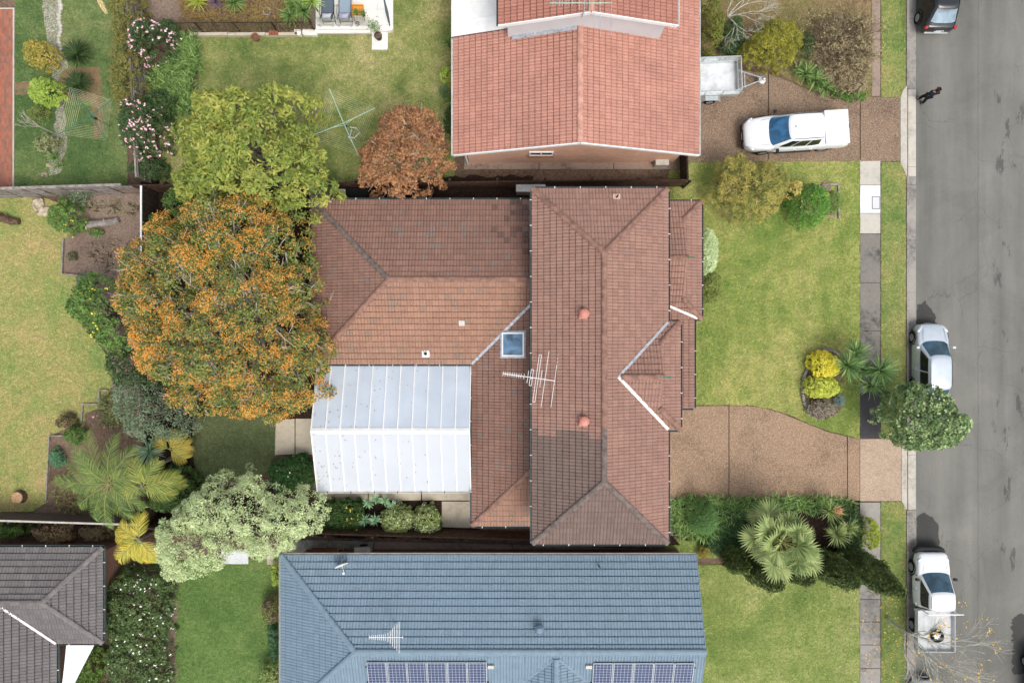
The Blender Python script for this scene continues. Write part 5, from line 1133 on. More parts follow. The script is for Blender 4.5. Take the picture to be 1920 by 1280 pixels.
conifer('dark conifer at the house end of the lower hedge row', (1408,1052), 4.0, .6, DC)
conifer('slim dark conifer between the fan palm and blue roof corner', (1372,1040), 2.4, .5, DC)
shrub('golden_conifer', 'large rounded golden conifer above the white pickup truck', [(1388,108),(1392,80),(1412,62),(1440,34),(1456,28),(1462,44),(1482,44),(1500,66),(1502,96),(1490,118),(1462,130),(1425,128)], 2.6, CONY, .17, 34, .1, .05, cat='conifer', lobe=.5, lobe_h=.3, ze=1.3)
shrub('golden_conifer', 'golden green conifer against the salmon roof edge', [(1314,12),(1330,5),(1345,15),(1354,50),(1350,85),(1340,104),(1322,100),(1314,70)], 2.2, CON, .17, 34, .1, .05, cat='conifer', lobe=.4, lobe_h=.25, ze=1.1)
shrub('shrub', 'dark green shrub between the two golden conifers', el(1370,70,24,34), 1.4, DKG, .18, 30, .13, .07, lobe=.4, lobe_h=.2)
shrub('shrub', 'dark bush right of the large golden conifer', el(1508,88,12,26), 1.2, DKG, .16, 26, .09, .05)
shrub('clipped_ball', 'large clipped bright green ball shrub on the front lawn', el(1517,385,38,42,24,.03), 2.3, BOX, .13, 30, .07, .045, cat='topiary', ze=1.0, p=2.0, flowers=(G((190,200,60),(214,216,90)), 60, .05, .4))
shrub('clipped_ball', 'smaller dull green clipped shrub behind the large ball', el(1556,382,16,24,20,.04), 1.3, G((76,100,40),(100,124,52),(120,140,66)), .11, 30, .06, .04, cat='topiary')
shrub('shrub', 'pale yellow leaved shrub between wattle and clipped ball', el(1485,358,17,20), 1.7, G((150,138,64),(178,162,82),(196,182,104)), .15, 30, .09, .05, ze=1.0, lobe=.35, lobe_h=.2)
tree('wattle_tree', 'wispy golden wattle bush at the upper edge of the front lawn', [(1342,370),(1330,350),(1350,330),(1352,300),(1372,286),(1398,280),(1420,296),(1450,292),(1476,305),(1490,330),(1486,362),(1478,385),(1452,402),(1430,418),(1398,422),(1378,410),(1370,388)], 2.2, .9, 2.7, .22, 50, .17, .03, ACA+G((112,110,60),), lobe=.55, lobe_h=.5, r0=.07, gap=.4, zlow=.5, trunk_h=.6, tilt=.5, cv=.7, twigs=60)
shrub('variegated_shrub', 'pale variegated clipped shrub against the entry roof', el(1322,472,24,48,22,.05), 1.7, G((138,158,104),(172,188,136),(204,214,172)), .13, 30, .07, .045, ze=.9)
shrub('shrub', 'feathery dark green shrub beside the entry below the variegated one', el(1328,540,24,34,18,.15), 1.5, G((84,100,44),(112,124,56),(140,146,70)), .17, 30, .13, .04, ze=.7, lobe=.4, lobe_h=.2)
shrub('shrub', 'bright yellow shrub at the head of the island bed', el(1545,684,29,27,22,.06), 1.25, YEL, .12, 34, .08, .05, lobe=.35, lobe_h=.12)
shrub('shrub', 'lime yellow rounded shrub in the middle of the island bed', el(1540,724,33,23,22,.05), 1.1, G((150,164,44),(186,192,62),(208,206,84)), .12, 34, .07, .05, lobe=.35, lobe_h=.12)
shrub('shrub', 'small olive clipped shrub at the road end of island bed', el(1568,728,9,15,14,.05), .8, G((104,124,44),(128,146,58)), .1, 26, .06, .04)
shrub('shrub', 'grey leafed low shrub with pale twigs at the foot of island bed', el(1542,768,28,18,18,.15), .7, G((112,104,92),(150,140,126),(176,170,150)), .12, 24, .07, .03, twigs=60)
shrub('shrub', 'small blue-grey shrub beside the grey island shrub', el(1572,750,11,12,14,.1), .5, G((96,120,116),(130,150,146)), .1, 24, .07, .03)
YUC = G((66,98,52),(96,128,68),(140,166,98))
spiky('yucca', 'spiky green yucca clump between island bed and footpath', [(1588,686,1.6,110,1.05,.06),(1648,694,1.9,120,1.05,.06),(1604,662,1.3,80,.95,.06),(1632,722,1.4,70,.9,.06),(1616,694,1.2,70,.9,.06)], YUC, droop=.5)
# front garden of the brown house, below the drive
strap_bed('liriope_border', 'dark strappy liriope border along the lower edge of the driveway', [(1255,940),(1300,930),(1360,936),(1450,934),(1540,932),(1600,940),(1604,960),(1500,960),(1400,968),(1352,985),(1340,1012),(1275,1008),(1256,985)], G((70,102,50),(102,136,62),(148,172,94)), 2400, .5, .05)
strap_bed('groundcover', 'dark mondo grass between clipped ball and fan palm', [(1348,952),(1400,950),(1396,1030),(1340,1040),(1320,1012)], LOM, 1500, .42, .04)
shrub('clipped_ball', 'dark green clipped ball in the liriope border', el(1320,973,29,31,24,.03), 2.1, G((74,110,58),(90,128,66),(108,144,78)), .11, 34, .06, .035, cat='topiary', ze=1.1, p=2.0)
shrub('shrub', 'low golden shrub at the corner by the blue roof', el(1318,1034,12,10), .5, G((120,110,40),(150,134,50)), .1, 20, .07, .04)
FP = G((98,120,64),(128,146,82),(156,166,102)); b = P(1464,1014,2.8)
t = thing('fan_palm', 'broad fan palm with pale pleated leaves below the driveway', 'palm', (b.x, b.y, 0)); VV = []; mb = MB(); rr = random.Random(5)
for i in range(40):
    a_ = i*2.399+rr.uniform(-.4, .4); e_ = rr.uniform(-.5, .55) if i > 8 else rr.uniform(.6, 1.2); v, q, k, h = fan((b.x, b.y, b.z), a_, e_, rr.uniform(.5, 1.55), rr.uniform(.6, .95), FP, 22); VV.append((v, q, k)); mb.tube([tuple(b), tuple(h)], [.022, .016], 4, False)
V, Q, K = merge(VV); npmesh('fans', V, Q, LEAF, t, K); obj('stalks', mb, plain_cache('fan_stalk', c(150, 150, 90)), t); obj('trunk', MB().tube([(b.x,b.y,-.05),(b.x,b.y,b.z+.1)], [.17,.14], 9), MT['bark_brown'], t)
spiky('cordyline', 'green grass-tree like rosettes between fan palm and footpath', [(1568,1000,1.5,120,.85,.04),(1556,958,1.3,70,.8,.04),(1590,988,1.2,70,.7,.04)], FP, droop=.45)
shrub('shrub', 'leafy dark shrubs filling the street corner of the front bed', [(1570,945),(1605,940),(1618,980),(1612,1040),(1580,1050),(1562,1030)], .8, DKG, .16, 28, .1, .05)
shrub('shrub', 'yellow green clipped shrub leaning over the footpath', el(1630,1000,16,32,18,.06), 1.4, G((104,124,30),(136,150,38),(164,172,52)), .13, 30, .08, .05, ze=.8)
q = P(1573,958,1.9); t = thing('flower_spike', 'orange-brown seed head standing among the cordyline leaves', 'seed head', (q.x,q.y,0)); npmesh('seed_head', *(lambda n: leaf_quads(np.array([*q])+NR.normal(0, .1, (n, 3)), unit(NR.normal(size=(n, 3))), .1, .03, pal(G((190,130,90),(216,160,120)), NR.random(n))))(160)[:2], LEAF, t, c(204,146,106)); obj('stalk', MB().tube([(q.x,q.y,0),(q.x,q.y,q.z)], .012, 5), MT['bark_brown'], t)
# --- top right garden
spiky('strappy_plant', 'pale green strap-leaved plant in the corner above the pickup', [(1510,140,.3,50,.8,.06),(1528,152,.35,60,.85,.06),(1545,166,.3,40,.7,.06),(1496,130,.25,30,.6,.05)], AGA, droop=1.1, e0=.3)
bare('bare_shrub', 'leafless brown twiggy bush beside the top right footpath', (1555,95), [((.3,.5,.6),1.1),((-.5,.3,.6),1.0),((.2,-.6,.5),1.0),((-.3,-.5,.6),.95),((.6,-.1,.5),1.0),((0,.1,1),1.1),((-.6,0,.5),.9),((.5,.5,.4),1.0)], 'shrub', 'bark_brown', .035, 4, 5, .75, (G((128,116,80),(150,136,98),(122,128,70)), 200), th=.15, sh=.78)
shrub('shrub', 'grey brown low scrub under the leafless bush', [(1515,50),(1560,20),(1625,30),(1640,80),(1630,150),(1620,185),(1570,180),(1540,160),(1520,110)], .7, G((104,92,66),(132,116,88),(160,146,116),(120,122,72)), .14, 16, .1, .03, lobe=.5, lobe_h=.25, twigs=120)
shrub('shrub', 'low green groundcover at the corner of the upper drive', [(1552,160),(1580,176),(1622,172),(1625,186),(1590,190),(1560,178)], .35, MIDG, .12, 22, .09, .05)
bare('bare_tree', 'silvery leafless small tree beside the golden conifers', (1352,50), [((.4,.5,.7),1.2),((.6,-.2,.6),1.1),((-.1,.4,.9),1.1),((.3,-.6,.5),.9),((.7,.3,.5),1.0)], 'tree', 'bark_silver', .04, 4, 9, .7, None, th=1.1)
bare('bare_tree', 'leafless street tree with yellow leaves over the white tray truck', (1664,1160), [((.6,-.5,.5),1.7),((.2,-.5,.9),1.5),((-.3,-.6,.6),1.3),((.9,-.2,.4),1.6),((-.1,.3,.9),1.2),((.7,-.9,.4),1.7)], 'tree', 'bark_silver', .055, 4, 21, .7, (G((206,160,40),(230,190,60)), 70), th=1.6, sh=.76)
# --- upper left gardens
shrub('pink_flowering_shrub', 'upper pink flowering camellia beside the planted terrace', el(282,76,40,42,20,.14), 2.4, DKG, .2, 34, .1, .06, lobe=.5, lobe_h=.35, ze=1.4, flowers=(PINK, 150, .1, .25))
shrub('pink_flowering_shrub', 'lower pink flowering camellia above the grey fence', el(272,242,44,56,20,.12), 2.6, DKG, .2, 34, .1, .06, lobe=.5, lobe_h=.35, ze=1.5, flowers=(PINK, 170, .1, .25))
shrub('hedge', 'tall bronze green hedge dividing the upper left gardens', [(218,-30),(262,-30),(272,40),(262,90),(270,140),(262,200),(250,240),(228,222),(214,150),(222,80),(214,20)], 2.2, HEDGE, .2, 34, .11, .05, lobe=.5, lobe_h=.35, cat='hedge', ze=1.2)
strap_bed('agapanthus', 'bright strappy agapanthus border along the top lawn', [(328,68),(366,62),(372,110),(360,150),(358,205),(320,215),(290,190),(280,140),(310,120),(330,95)], AGA, 1900, .62, .065)
shrub('shrub', 'dark bush under the upper camellia by the hedge', el(318,60,22,20), 1.2, DKG, .17, 28, .1, .06)
shrub('shrub', 'dark bush between the camellias and feathery tree', el(300,196,30,26), 1.3, DKG, .17, 28, .1, .06)
shrub('shrub', 'dark low shrub at the fence corner under feathery tree', el(280,318,34,20), 1.2, DKG, .17, 28, .1, .06)
shrub('shrub', 'golden orange shrub beside the pebble bed', el(80,104,34,24,20,.14), 1.3, G((120,120,44),(156,144,56),(196,156,60)), .16, 32, .09, .05, lobe=.4, lobe_h=.2)
shrub('shrub', 'lime green rounded shrub on the brick path', el(87,173,32,25,20,.08), 1.3, LIME, .15, 34, .09, .05, lobe=.4, lobe_h=.2)
shrub('shrub', 'small olive shrub near the pale leafless sapling', el(72,214,18,16), .7, G((96,112,50),(124,136,64)), .14, 24, .08, .04)
CY = G((34,52,24),(48,70,30),(66,86,40))
spiky('cycad', 'dark green cycad on the lawn above the brick path', [(146,102,.6,170,.82,.08)], CY, e0=.05, e1=1.0, droop=.6)
spiky('cycad', 'dark green cycad between the brick path and clothes line', [(148,160,.6,170,.82,.08)], CY, e0=.05, e1=1.0, droop=.6)
bare('bare_sapling', 'pale leafless sapling beside the upper left clothes line', (106,252), [((-.7,.3,.5),.5),((-.4,.5,.6),.5),((-.6,-.1,.6),.5),((-.3,.2,.9),.5)], 'sapling', 'bark_pale', .03, 2, 4, .6, None, th=1.3)
shrub('shrub', 'scraggly grey green shrub at the lower pebble bed', el(92,272,22,22,16,.2), .9, G((96,108,66),(130,138,90),(160,160,116)), .15, 18, .1, .04, lobe=.35, lobe_h=.25, twigs=30)
spiky('strappy_plant', 'green strappy plant at the end of pebble bed', [(104,296,.2,40,.5,.04),(112,312,.15,26,.4,.04)], AGA, droop=1.0, e0=.3)
t = thing('dry_frond', 'fallen dry palm frond on the upper left lawn', 'frond', P(190,10)); o = P(182,-6,.05); pr, pts = frond(o, R(-62), .02, 1.0, G((196,168,120),(216,190,140)), .1, 20, .2, .03); npmesh('frond', *pr[:2], LEAF, t, pr[2])
for i, (x, y, z, n, L, col, lb) in enumerate([(372,4,.9,60,.75,G((130,150,40),(176,180,60)),'yellow green bromeliad on the terrace bank nearest the hedge'), (405,6,.7,50,.6,G((92,74,92),(124,104,124)),'purple leaved bromeliad on the terrace bank'), (440,6,.9,70,.8,AGA,'green yucca in the middle of the terrace bank'), (556,8,1.2,90,.9,AGA,'large yucca rosette at the far end of terrace bank'), (570,22,1.2,80,.8,AGA,'yucca rosette touching the white terrace'), (545,30,1.0,60,.7,AGA,'yucca rosette nearest the stone blocks'), (586,4,1.3,60,.8,G((110,150,50),(160,184,80)),'pale yucca rosette beside the sun loungers')]):
    spiky('yucca', lb, [(x,y,z,n,L,.05)], col, droop=.5, e0=.1)
shrub('groundcover', 'scrubby mixed ground cover on the terrace bank', [(330,-20),(560,-20),(560,45),(480,52),(400,48),(340,40)], .45, G((96,92,50),(128,112,64),(150,120,60),(90,104,54)), .15, 14, .1, .04, cat='ground cover')
shrub('dry_grass', 'brown dry reeds behind the black mesh fence', [(330,40),(540,42),(590,50),(590,58),(330,58)], .5, G((110,92,64),(138,116,84),(92,100,54)), .12, 20, .16, .02, cat='reeds', updir=.1)
# along salmon house wall
spiky('yucca', 'small yucca by the white metal roof corner', [(842,80,.5,44,.55,.04)], AGA, droop=.5, e0=.05)
spiky('yucca', 'small yucca halfway along the salmon house wall', [(846,190,.5,44,.5,.04)], AGA, droop=.5, e0=.05)
shrub('shrub', 'yellow green sapling beside the salmon house wall', el(838,146,12,16,14,.2), .9, LIME, .13, 18, .11, .07)
shrub('shrub', 'bluish green small shrub beside the salmon house wall', el(836,172,12,10), .6, G((72,104,60),(104,134,84)), .13, 20, .09, .05)
shrub('shrub', 'dark shrub between rusty tree and salmon roof', el(846,230,12,28), 1.1, DKG, .15, 24, .1, .06)
# --- left neighbour bed
shrub('shrub', 'bushy green shrub with yellow flowers under the grey fence', el(130,408,28,36,20,.16), 1.6, MIDG, .18, 32, .11, .06, lobe=.45, lobe_h=.3, flowers=(G((226,206,40),(240,220,80)), 14, .08, .3))
shrub('shrub', 'grey green shrub against the grey fence', el(158,372,26,14,16,.15), 1.0, GREYG, .16, 24, .09, .05)
shrub('shrub', 'small leafy shrub next to the fallen log', el(182,438,16,8,14,.2), .35, MIDG, .12, 18, .09, .05)
shrub('shrub', 'tiny round shrub inside the timber edged bed', el(135,482,9,9,14,.1), .4, G((70,76,48),(94,98,62)), .1, 22, .06, .04)
shrub('shrub', 'dusty green shrub at the step of the timber edging', el(160,524,13,12,14,.15), .5, GREYG, .12, 20, .08, .04)
shrub('shrub', 'dark purple-green bush at the lower edge of dry lawn', el(126,790,18,14,16,.15), .8, G((72,60,48),(98,84,60),(86,96,54)), .14, 24, .08, .05)
shrub('shrub', 'green leafy bush between edging and palm', el(142,815,18,18,16,.15), .9, MIDG, .15, 24, .11, .06)
shrub('shrub', 'bluish green low shrub left of the palm', el(108,858,14,20,16,.15), .5, G((62,108,72),(92,136,98)), .13, 22, .09, .05)
shrub('rose_bush', 'sparse rose bush with a pink bloom above the palm', el(205,780,20,26,16,.2), .8, G((92,100,62),(124,124,80)), .14, 10, .08, .05, twigs=40, flowers=(PINK, 4, .12, .3))
PF = PALM
feather_palm('large feather palm with arching green fronds on the left boundary', (205,905,3.0), [(158,25,2.7),(136,30,2.9),(112,35,2.9),(84,30,2.5),(190,15,2.7),(214,15,2.7),(240,15,2.6),(262,20,2.6),(290,15,2.3),(170,60,2.4),(320,25,2.2),(20,35,2.1),(350,25,2.2),(56,30,2.2),(120,60,2.2)], PF)
feather_palm('golden fronded palm overlapping the corner of the rear garden', (268,912,3.2), [(0,10,2.0),(18,20,1.8),(-25,10,1.6),(60,30,1.5),(200,20,1.5),(110,30,1.5)], PALMY)
feather_palm('low yellow palm in the corner by the charcoal roof', (262,1010,2.2), [(200,5,1.9),(214,0,1.9),(230,0,2.0),(246,0,2.0),(262,0,1.9),(280,5,1.8),(180,15,1.7),(305,10,1.6),(90,30,1.3),(150,25,1.4),(225,40,1.5)], G((128,142,46),(176,168,52),(212,182,56)))
spiky('yucca', 'blue-green yucca beside the leaning palm trunk', [(282,845,1.6,90,.95,.045)], G((84,120,92),(118,150,118),(150,176,140)), droop=.4)
feather_palm('yellowing palm frond cluster below the grey-leaved bush', (318,842,1.6), [(150,25,1.1),(10,10,1.0),(-40,10,1.0),(60,20,1.0)], G((140,140,52),(186,160,60)), trunk=False)
t = thing('leaning_palm_trunk', 'bare grey palm trunk leaning over the rear garden bed', 'trunk', P(335,855)); obj('trunk', MB().tube([P(338,852,.0), P(300,868,1.2), P(262,888,2.3)], [.13,.11,.1], 9), MT['bark'], t)
# --- brown house rear garden
shrub('shrub', 'dark glossy bush beside the golden palm frond', [(300,880),(340,868),(372,900),(378,930),(350,962),(300,960),(270,945)], 1.6, G((46,70,34),(66,92,42),(92,114,54)), .2, 32, .12, .07, lobe=.5, lobe_h=.3)
shrub('shrub', 'small leafy bush at the upper left fence corner', el(302,418,34,16,18,.15), 1.3, MIDG, .17, 26, .12, .07)
shrub('shrub', 'shaded dark bush under the feathery tree edge', el(340,380,30,28,18,.15), 1.6, MIDG, .2, 26, .13, .04)
shrub('round_shrub', 'dense dark green rounded shrub at the patio corner', [(502,878),(520,860),(548,852),(580,852),(590,880),(586,910),(560,920),(528,928),(508,912)], 1.5, G((40,76,34),(58,98,44),(80,118,58)), .16, 36, .09, .06, flowers=(WHT, 6, .08, .2))
shrub('hedge', 'low dark shrub with yellow tips beside the side path', [(604,940),(640,932),(682,938),(690,965),(684,996),(640,1000),(602,992)], 1.0, G((42,66,28),(58,86,36),(84,106,46)), .15, 32, .08, .05, cat='hedge', flowers=(G((200,180,40),(220,200,70)), 16, .08, .4))
EU = G((92,130,96),(124,160,120),(158,188,142))
spiky('succulent', 'blue-green spiky succulent clump on the side path', [(692,942,.8,50,.36,.05),(706,934,.9,50,.36,.05),(722,938,.8,44,.34,.05),(734,946,.7,40,.32,.05)], EU, droop=.5, e0=0)
spiky('succulent', 'pair of blue-green spiky rosettes in front of the white-flecked shrubs', [(684,974,.7,50,.42,.055),(704,972,.7,50,.42,.055)], EU, droop=.5, e0=0)
VAR = G((72,98,46),(108,128,62),(150,162,96),(196,200,150))
shrub('flecked_shrub', 'white-flecked rounded shrub nearer the patio', el(746,974,33,30,20,.05), 1.2, VAR, .14, 34, .07, .045, lobe=.4, lobe_h=.12, flowers=(WHT, 60, .045, .3))
shrub('flecked_shrub', 'white-flecked rounded shrub nearer the brown house', el(802,974,28,30,20,.05), 1.2, VAR, .14, 34, .07, .045, lobe=.4, lobe_h=.12, flowers=(WHT, 60, .045, .3))
# --- bottom left
shrub('flowering_hedge', 'wide dark hedge dotted with white camellias', [(205,1090),(228,1062),(262,1070),(318,1064),(322,1120),(316,1200),(318,1310),(196,1310),(204,1200),(194,1130)], 2.0, G((60,82,44),(82,104,56),(108,126,72)), .2, 36, .1, .06, lobe=.6, lobe_h=.4, cat='hedge', flowers=(WHT, 210, .085, .2))
shrub('shrub', 'bright green conifer hedge under the shade sail', [(150,1215),(192,1210),(196,1250),(180,1310),(130,1310),(136,1260)], 1.4, G((64,92,36),(90,120,44),(118,146,58)), .17, 32, .1, .05)
shrub('shrub', 'green leafy plants behind the sheet fence at left', el(18,992,40,14,18,.15), 1.1, MIDG, .17, 28, .13, .06)
shrub('shrub', 'pinkish brown bushy shrub behind the sheet fence', [(60,984),(140,984),(148,1004),(110,1016),(80,1010)], 1.2, G((118,102,72),(150,128,92),(176,146,110)), .17, 28, .1, .05)
shrub('shrub', 'second brownish shrub behind the sheet fence near the palm', [(150,984),(205,988),(204,1006),(170,1010)], 1.1, G((112,100,70),(140,122,88)), .16, 26, .1, .05)
shrub('two_tone_shrub', 'rounded shrub with purple-brown centre and lime rim', el(512,1140,20,26,20,.06), 1.2, G((150,168,50),(112,124,48),(112,92,82),(96,78,72)), .14, 30, .08, .05)
shrub('shrub', 'dark leafy shrubs along the blue house wall', [(505,1170),(527,1165),(527,1230),(512,1235)], 1.0, G((52,86,56),(76,112,72)), .15, 26, .11, .06)
shrub('shrub', 'leafy shrub with pale tips at the lowest wall corner', [(492,1250),(505,1235),(527,1238),(527,1310),(490,1310)], 1.2, VAR, .16, 28, .1, .06)
shrub('shrub', 'light green narrow shrub at the top of blue house wall', [(512,1050),(524,1046),(527,1090),(516,1095)], .9, LIME, .13, 24, .09, .05)

shrub('groundcover', 'mixed weeds and low groundcover in the bed around the big palm', [(98,890),(130,880),(150,930),(240,950),(250,975),(180,972),(110,958),(92,935)], .3, G((92,108,54),(124,132,70),(110,92,64),(140,124,90)), .13, 12, .1, .04, cat='ground cover', sp=1.5)
shrub('groundcover', 'straggly greenery creeping over the upper mulch bed by the log', [(165,380),(215,372),(258,385),(258,405),(200,400),(150,392)], .3, G((96,104,64),(130,130,86),(150,138,104)), .12, 10, .08, .03, cat='ground cover', sp=1.6, twigs=20)
shrub('groundcover', 'sparse dry groundcover at the middle of the mulch bed', [(150,455),(200,445),(250,455),(255,500),(215,520),(170,505)], .22, G((120,108,86),(146,130,106),(108,108,70)), .11, 7, .08, .03, cat='ground cover', sp=2.2, twigs=24)
shrub('shrub', 'olive shrub filling the corner between edging and mulch bed', [(185,745),(215,735),(250,760),(240,800),(205,800),(180,775)], .7, G((88,98,56),(116,122,72),(140,140,92)), .15, 18, .09, .04, lobe=.4, lobe_h=.2, twigs=24)
# ---------------------------------------------------------------- vehicles (local axes: x forward, y left, z up)
def ring(x, hw, zb, zt, cr=.03):
    h = zt-zb; half = [(hw*.86, zb), (hw*.985, zb+.1*h), (hw, zb+.5*h), (hw*.975, zb+.84*h), (hw*.88, zt), (hw*.45, zt+cr*.8)]
    return [(x, y, z) for y, z in half]+[(x, 0, zt+cr)]+[(x, -y, z) for y, z in half[::-1]]
def loft(st):
    m = MB(); k = 13
    for s in st: m.v += ring(*s)
    for i in range(len(st)-1):
        for j in range(k-1): m.f.append((i*k+j, i*k+j+1, (i+1)*k+j+1, (i+1)*k+j))
        m.f.append((i*k+k-1, i*k, (i+1)*k, (i+1)*k+k-1))
    m.f += [tuple(range(k))[::-1], tuple(range((len(st)-1)*k, len(st)*k))]; return m
def panel(a, b, c_, d, u0=.06, u1=.94, v0=.08, v1=.92, off=.008, bul=.02, n=5):
    """curved plate lying on the quad a,b (low edge) d,c (high edge)"""
    a, b, c_, d = (Vector(q) for q in (a, b, c_, d)); N = (b-a).cross(d-a).normalized(); m = MB()
    for i in range(n+1):
        for j in range(n+1):
            u = u0+(u1-u0)*i/n; v = v0+(v1-v0)*j/n; p = (a*(1-u)+b*u)*(1-v)+(d*(1-u)+c_*u)*v
            m.v.append(tuple(p+N*(off+bul*(1-(2*i/n-1)**2)*(1-(2*j/n-1)**2))))
    for i in range(n):
        for j in range(n): m.f.append((i*(n+1)+j, (i+1)*(n+1)+j, (i+1)*(n+1)+j+1, i*(n+1)+j+1))
    return m
def wheel(t, x, y, r=.32, w=.2, name='wheel'):
    M_ = Matrix.Translation((x, y, r)) @ Matrix.Rotation(R(90), 4, 'X'); h = w/2
    ty = obj(name, MB().lathe([(r*.62,-h),(r*.9,-h),(r*.98,-h*.75),(r,-h*.3),(r,h*.3),(r*.98,h*.75),(r*.9,h),(r*.62,h),(r*.6,h*.6),(r*.6,-h*.6)], 24, M_, False), MT['rubber'], t, True, smooth=True)
    rm = MB(); rm.lathe([(r*.63,-h*.9),(r*.6,-h*.5),(r*.1,-h*.35),(r*.1,h*.35),(r*.6,h*.5),(r*.63,h*.9)], 20, M_)
    for s in (-1, 1):
        for i in range(5):
            rm.box((-.035,.05,s*h*.5-.01),(.035,r*.6,s*h*.72), M_ @ Matrix.Rotation(2*math.pi*i/5, 4, 'Z'))
    obj('rim', rm, MT['alloy'], ty, True); return ty
def car(name, label, cat, loc, rz, paint, body, cab, wheels, glassm=None, group=None, rear_glass=True, ntyre=.32, side_split=(.5,), trim=True, rear=True, front=True):
    t = thing(name, label, cat, loc, rz, group); gl = glassm or MT['glass']
    obj('body', loft(body), paint, t, True, smooth=True, sub=2)
    xb0, xr0, xr1, xb1, zb, zr, wb, wr = cab
    NE = 6.0; sg = lambda v, e: math.copysign(abs(v)**e, v); bow = .10
    def cp(tt, f, off=0.0, sc=1.0):
        """point on the cabin: tt angle round the plan, f 0 belt .. 1 roof edge"""
        x_0 = xb0+(xr0-xb0)*f; x_1 = xb1+(xr1-xb1)*f; cx_ = (x_0+x_1)/2; a_ = (x_0-x_1)/2*sc+off; b_ = (wb+(wr-wb)*f)*sc+off
        ux, uy = sg(math.cos(tt), 2/NE), sg(math.sin(tt), 2/NE); bw = bow*(1-uy*uy)*(1 if ux > 0 else -.5)*(1-.4*f)*sc*(abs(ux) > .8)
        return (cx_+a_*ux+bw, b_*uy, zb+(zr-zb)*f)
    ts = [math.atan2(math.copysign(abs(v)**(NE/2), v), math.copysign(abs(u)**(NE/2), u)) for u, v in [(1,-1+.1*i) for i in range(1, 20)]+[(1-.1*i, 1) for i in range(0, 21)]+[(-1, 1-.1*i) for i in range(1, 20)]+[(-1+.1*i, -1) for i in range(0, 21)]]
    sh = MB(); n = len(ts); fl_ = [(-.12, 1, 0), (0, 1, 0), (.5, 1, 0), (.96, 1, .0), (1.0, .95, .022), (1.0, .8, .035), (1.0, .4, .05)]
    for f, sc_, dz in fl_: sh.v += [(q[0], q[1], q[2]+dz) for q in (cp(tt, f, 0, sc_) for tt in ts)]
    for k in range(len(fl_)-1):
        for i in range(n): sh.f.append((k*n+i, k*n+(i+1) % n, (k+1)*n+(i+1) % n, (k+1)*n+i))
    sh.f.append(tuple(range((len(fl_)-1)*n, len(fl_)*n))); obj('cabin', sh, paint, t, True, smooth=True)
    def pane(u0, u1, side, f0=.08, f1=.9, k=10):
        """side 'F','B' run across y; 'L','R' run along x; u in -1..1"""
        m = MB(); r_ = 4; e = NE/2
        for i in range(k+1):
            u = u0+(u1-u0)*i/k; w = math.copysign(abs(u)**e, u)
            tt = {'F': math.atan2(w, 1), 'B': math.atan2(w, -1), 'L': math.atan2(1, w), 'R': math.atan2(-1, w)}[side]
            for j in range(r_+1): m.v.append(cp(tt, f0+(f1-f0)*j/r_, .012))
        for i in range(k):
            for j in range(r_): m.f.append((i*(r_+1)+j, (i+1)*(r_+1)+j, (i+1)*(r_+1)+j+1, i*(r_+1)+j+1))
        return m
    obj('windscreen', pane(-.9, .9, 'F', .05, .93), gl, t, True, smooth=True)
    if rear_glass: obj('rear_window', pane(-.82, .82, 'B', .2, .9), gl, t, True, smooth=True)
    ss = [-.88]+[2*q-1 for q in side_split]+[.84]
    for sd in 'LR':
        for i in range(len(ss)-1): obj('side_window', pane(ss[i]+.03, ss[i+1]-.03, sd, .12, .86, 6), MT['glass_dark'], t, True, smooth=True)
    for x, y in wheels:
        for s in (-1, 1):
            wheel(t, x, s*y, ntyre)
            ar = MB(); k = 12
            for i in range(k):
                a0, a1 = math.pi*i/k, math.pi*(i+1)/k; ra, rb_ = ntyre*1.06, ntyre*1.3
                q = [(x+r*math.cos(a), s*(y+.105+.006*(r == rb_)), ntyre+r*math.sin(a)) for a, r in ((a0,ra),(a1,ra),(a1,rb_),(a0,rb_))]; ar.add(q, [(0,1,2,3)])
            obj('wheel_arch', ar, MT['plastic'], t, True)
    L0, L1 = body[0][0], body[-1][0]; W = max(b[1] for b in body)
    for s in (-1, 1):
        mx = xb0-.28; mr = obj('mirror', MB().box((mx-.06,s*(wb+.06)-.0,zb+.03),(mx+.07,s*(wb+.24),zb+.19)), MT['plastic'] if paint == MT['white_paint'] else paint, t, True, bevel=.03)
        fz = body[-2][3]; 
        if front:
            hm = Matrix.Translation((L1-.27, s*W*.73, fz-.075)) @ Matrix.Rotation(R(-38*s), 4, 'Z') @ Matrix.Rotation(R(14), 4, 'Y') @ Matrix.Diagonal((.27, .1, .1, 1))
            obj('headlight', MB().lathe([(.05,-1),(.6,-.8),(.95,-.3),(1,0),(.95,.3),(.6,.8),(.05,1)], 12, hm), MT['lamp_lens'], t, True, smooth=True)
        if rear: obj('tail_light', MB().box((L0+.03,min(s*W*.74,s*W*.92),body[1][3]-.2),(L0+.16,max(s*W*.74,s*W*.92),body[1][3]-.03)), MT['red_lens'], t, True, bevel=.02)
        for xx in ((xb0+xb1)/2-.02, xb0-.12): obj('door_seam', MB().tube([(xx,s*(W+.0),.34),(xx,s*(W+.006),.62),(xx-.02,s*(W*.985),zb-.06)], .008, 4), MT['plastic'], t, True)
        obj('roof_seam', MB().tube([(xr1+.12,s*(wr*.93),zr+.03),((xr0+xr1)/2,s*(wr*.95),zr+.035),(xr0-.1,s*(wr*.93),zr+.03)], .009, 4), MT['plastic'], t, True)
        for xx in ((xb0+xb1)/2+.05, (xb0+xb1)/2-.75): obj('door_handle', MB().box((xx-.09,s*(W-.005)-.012,zb-.2),(xx+.09,s*(W-.005)+.018,zb-.17)), paint, t, True)
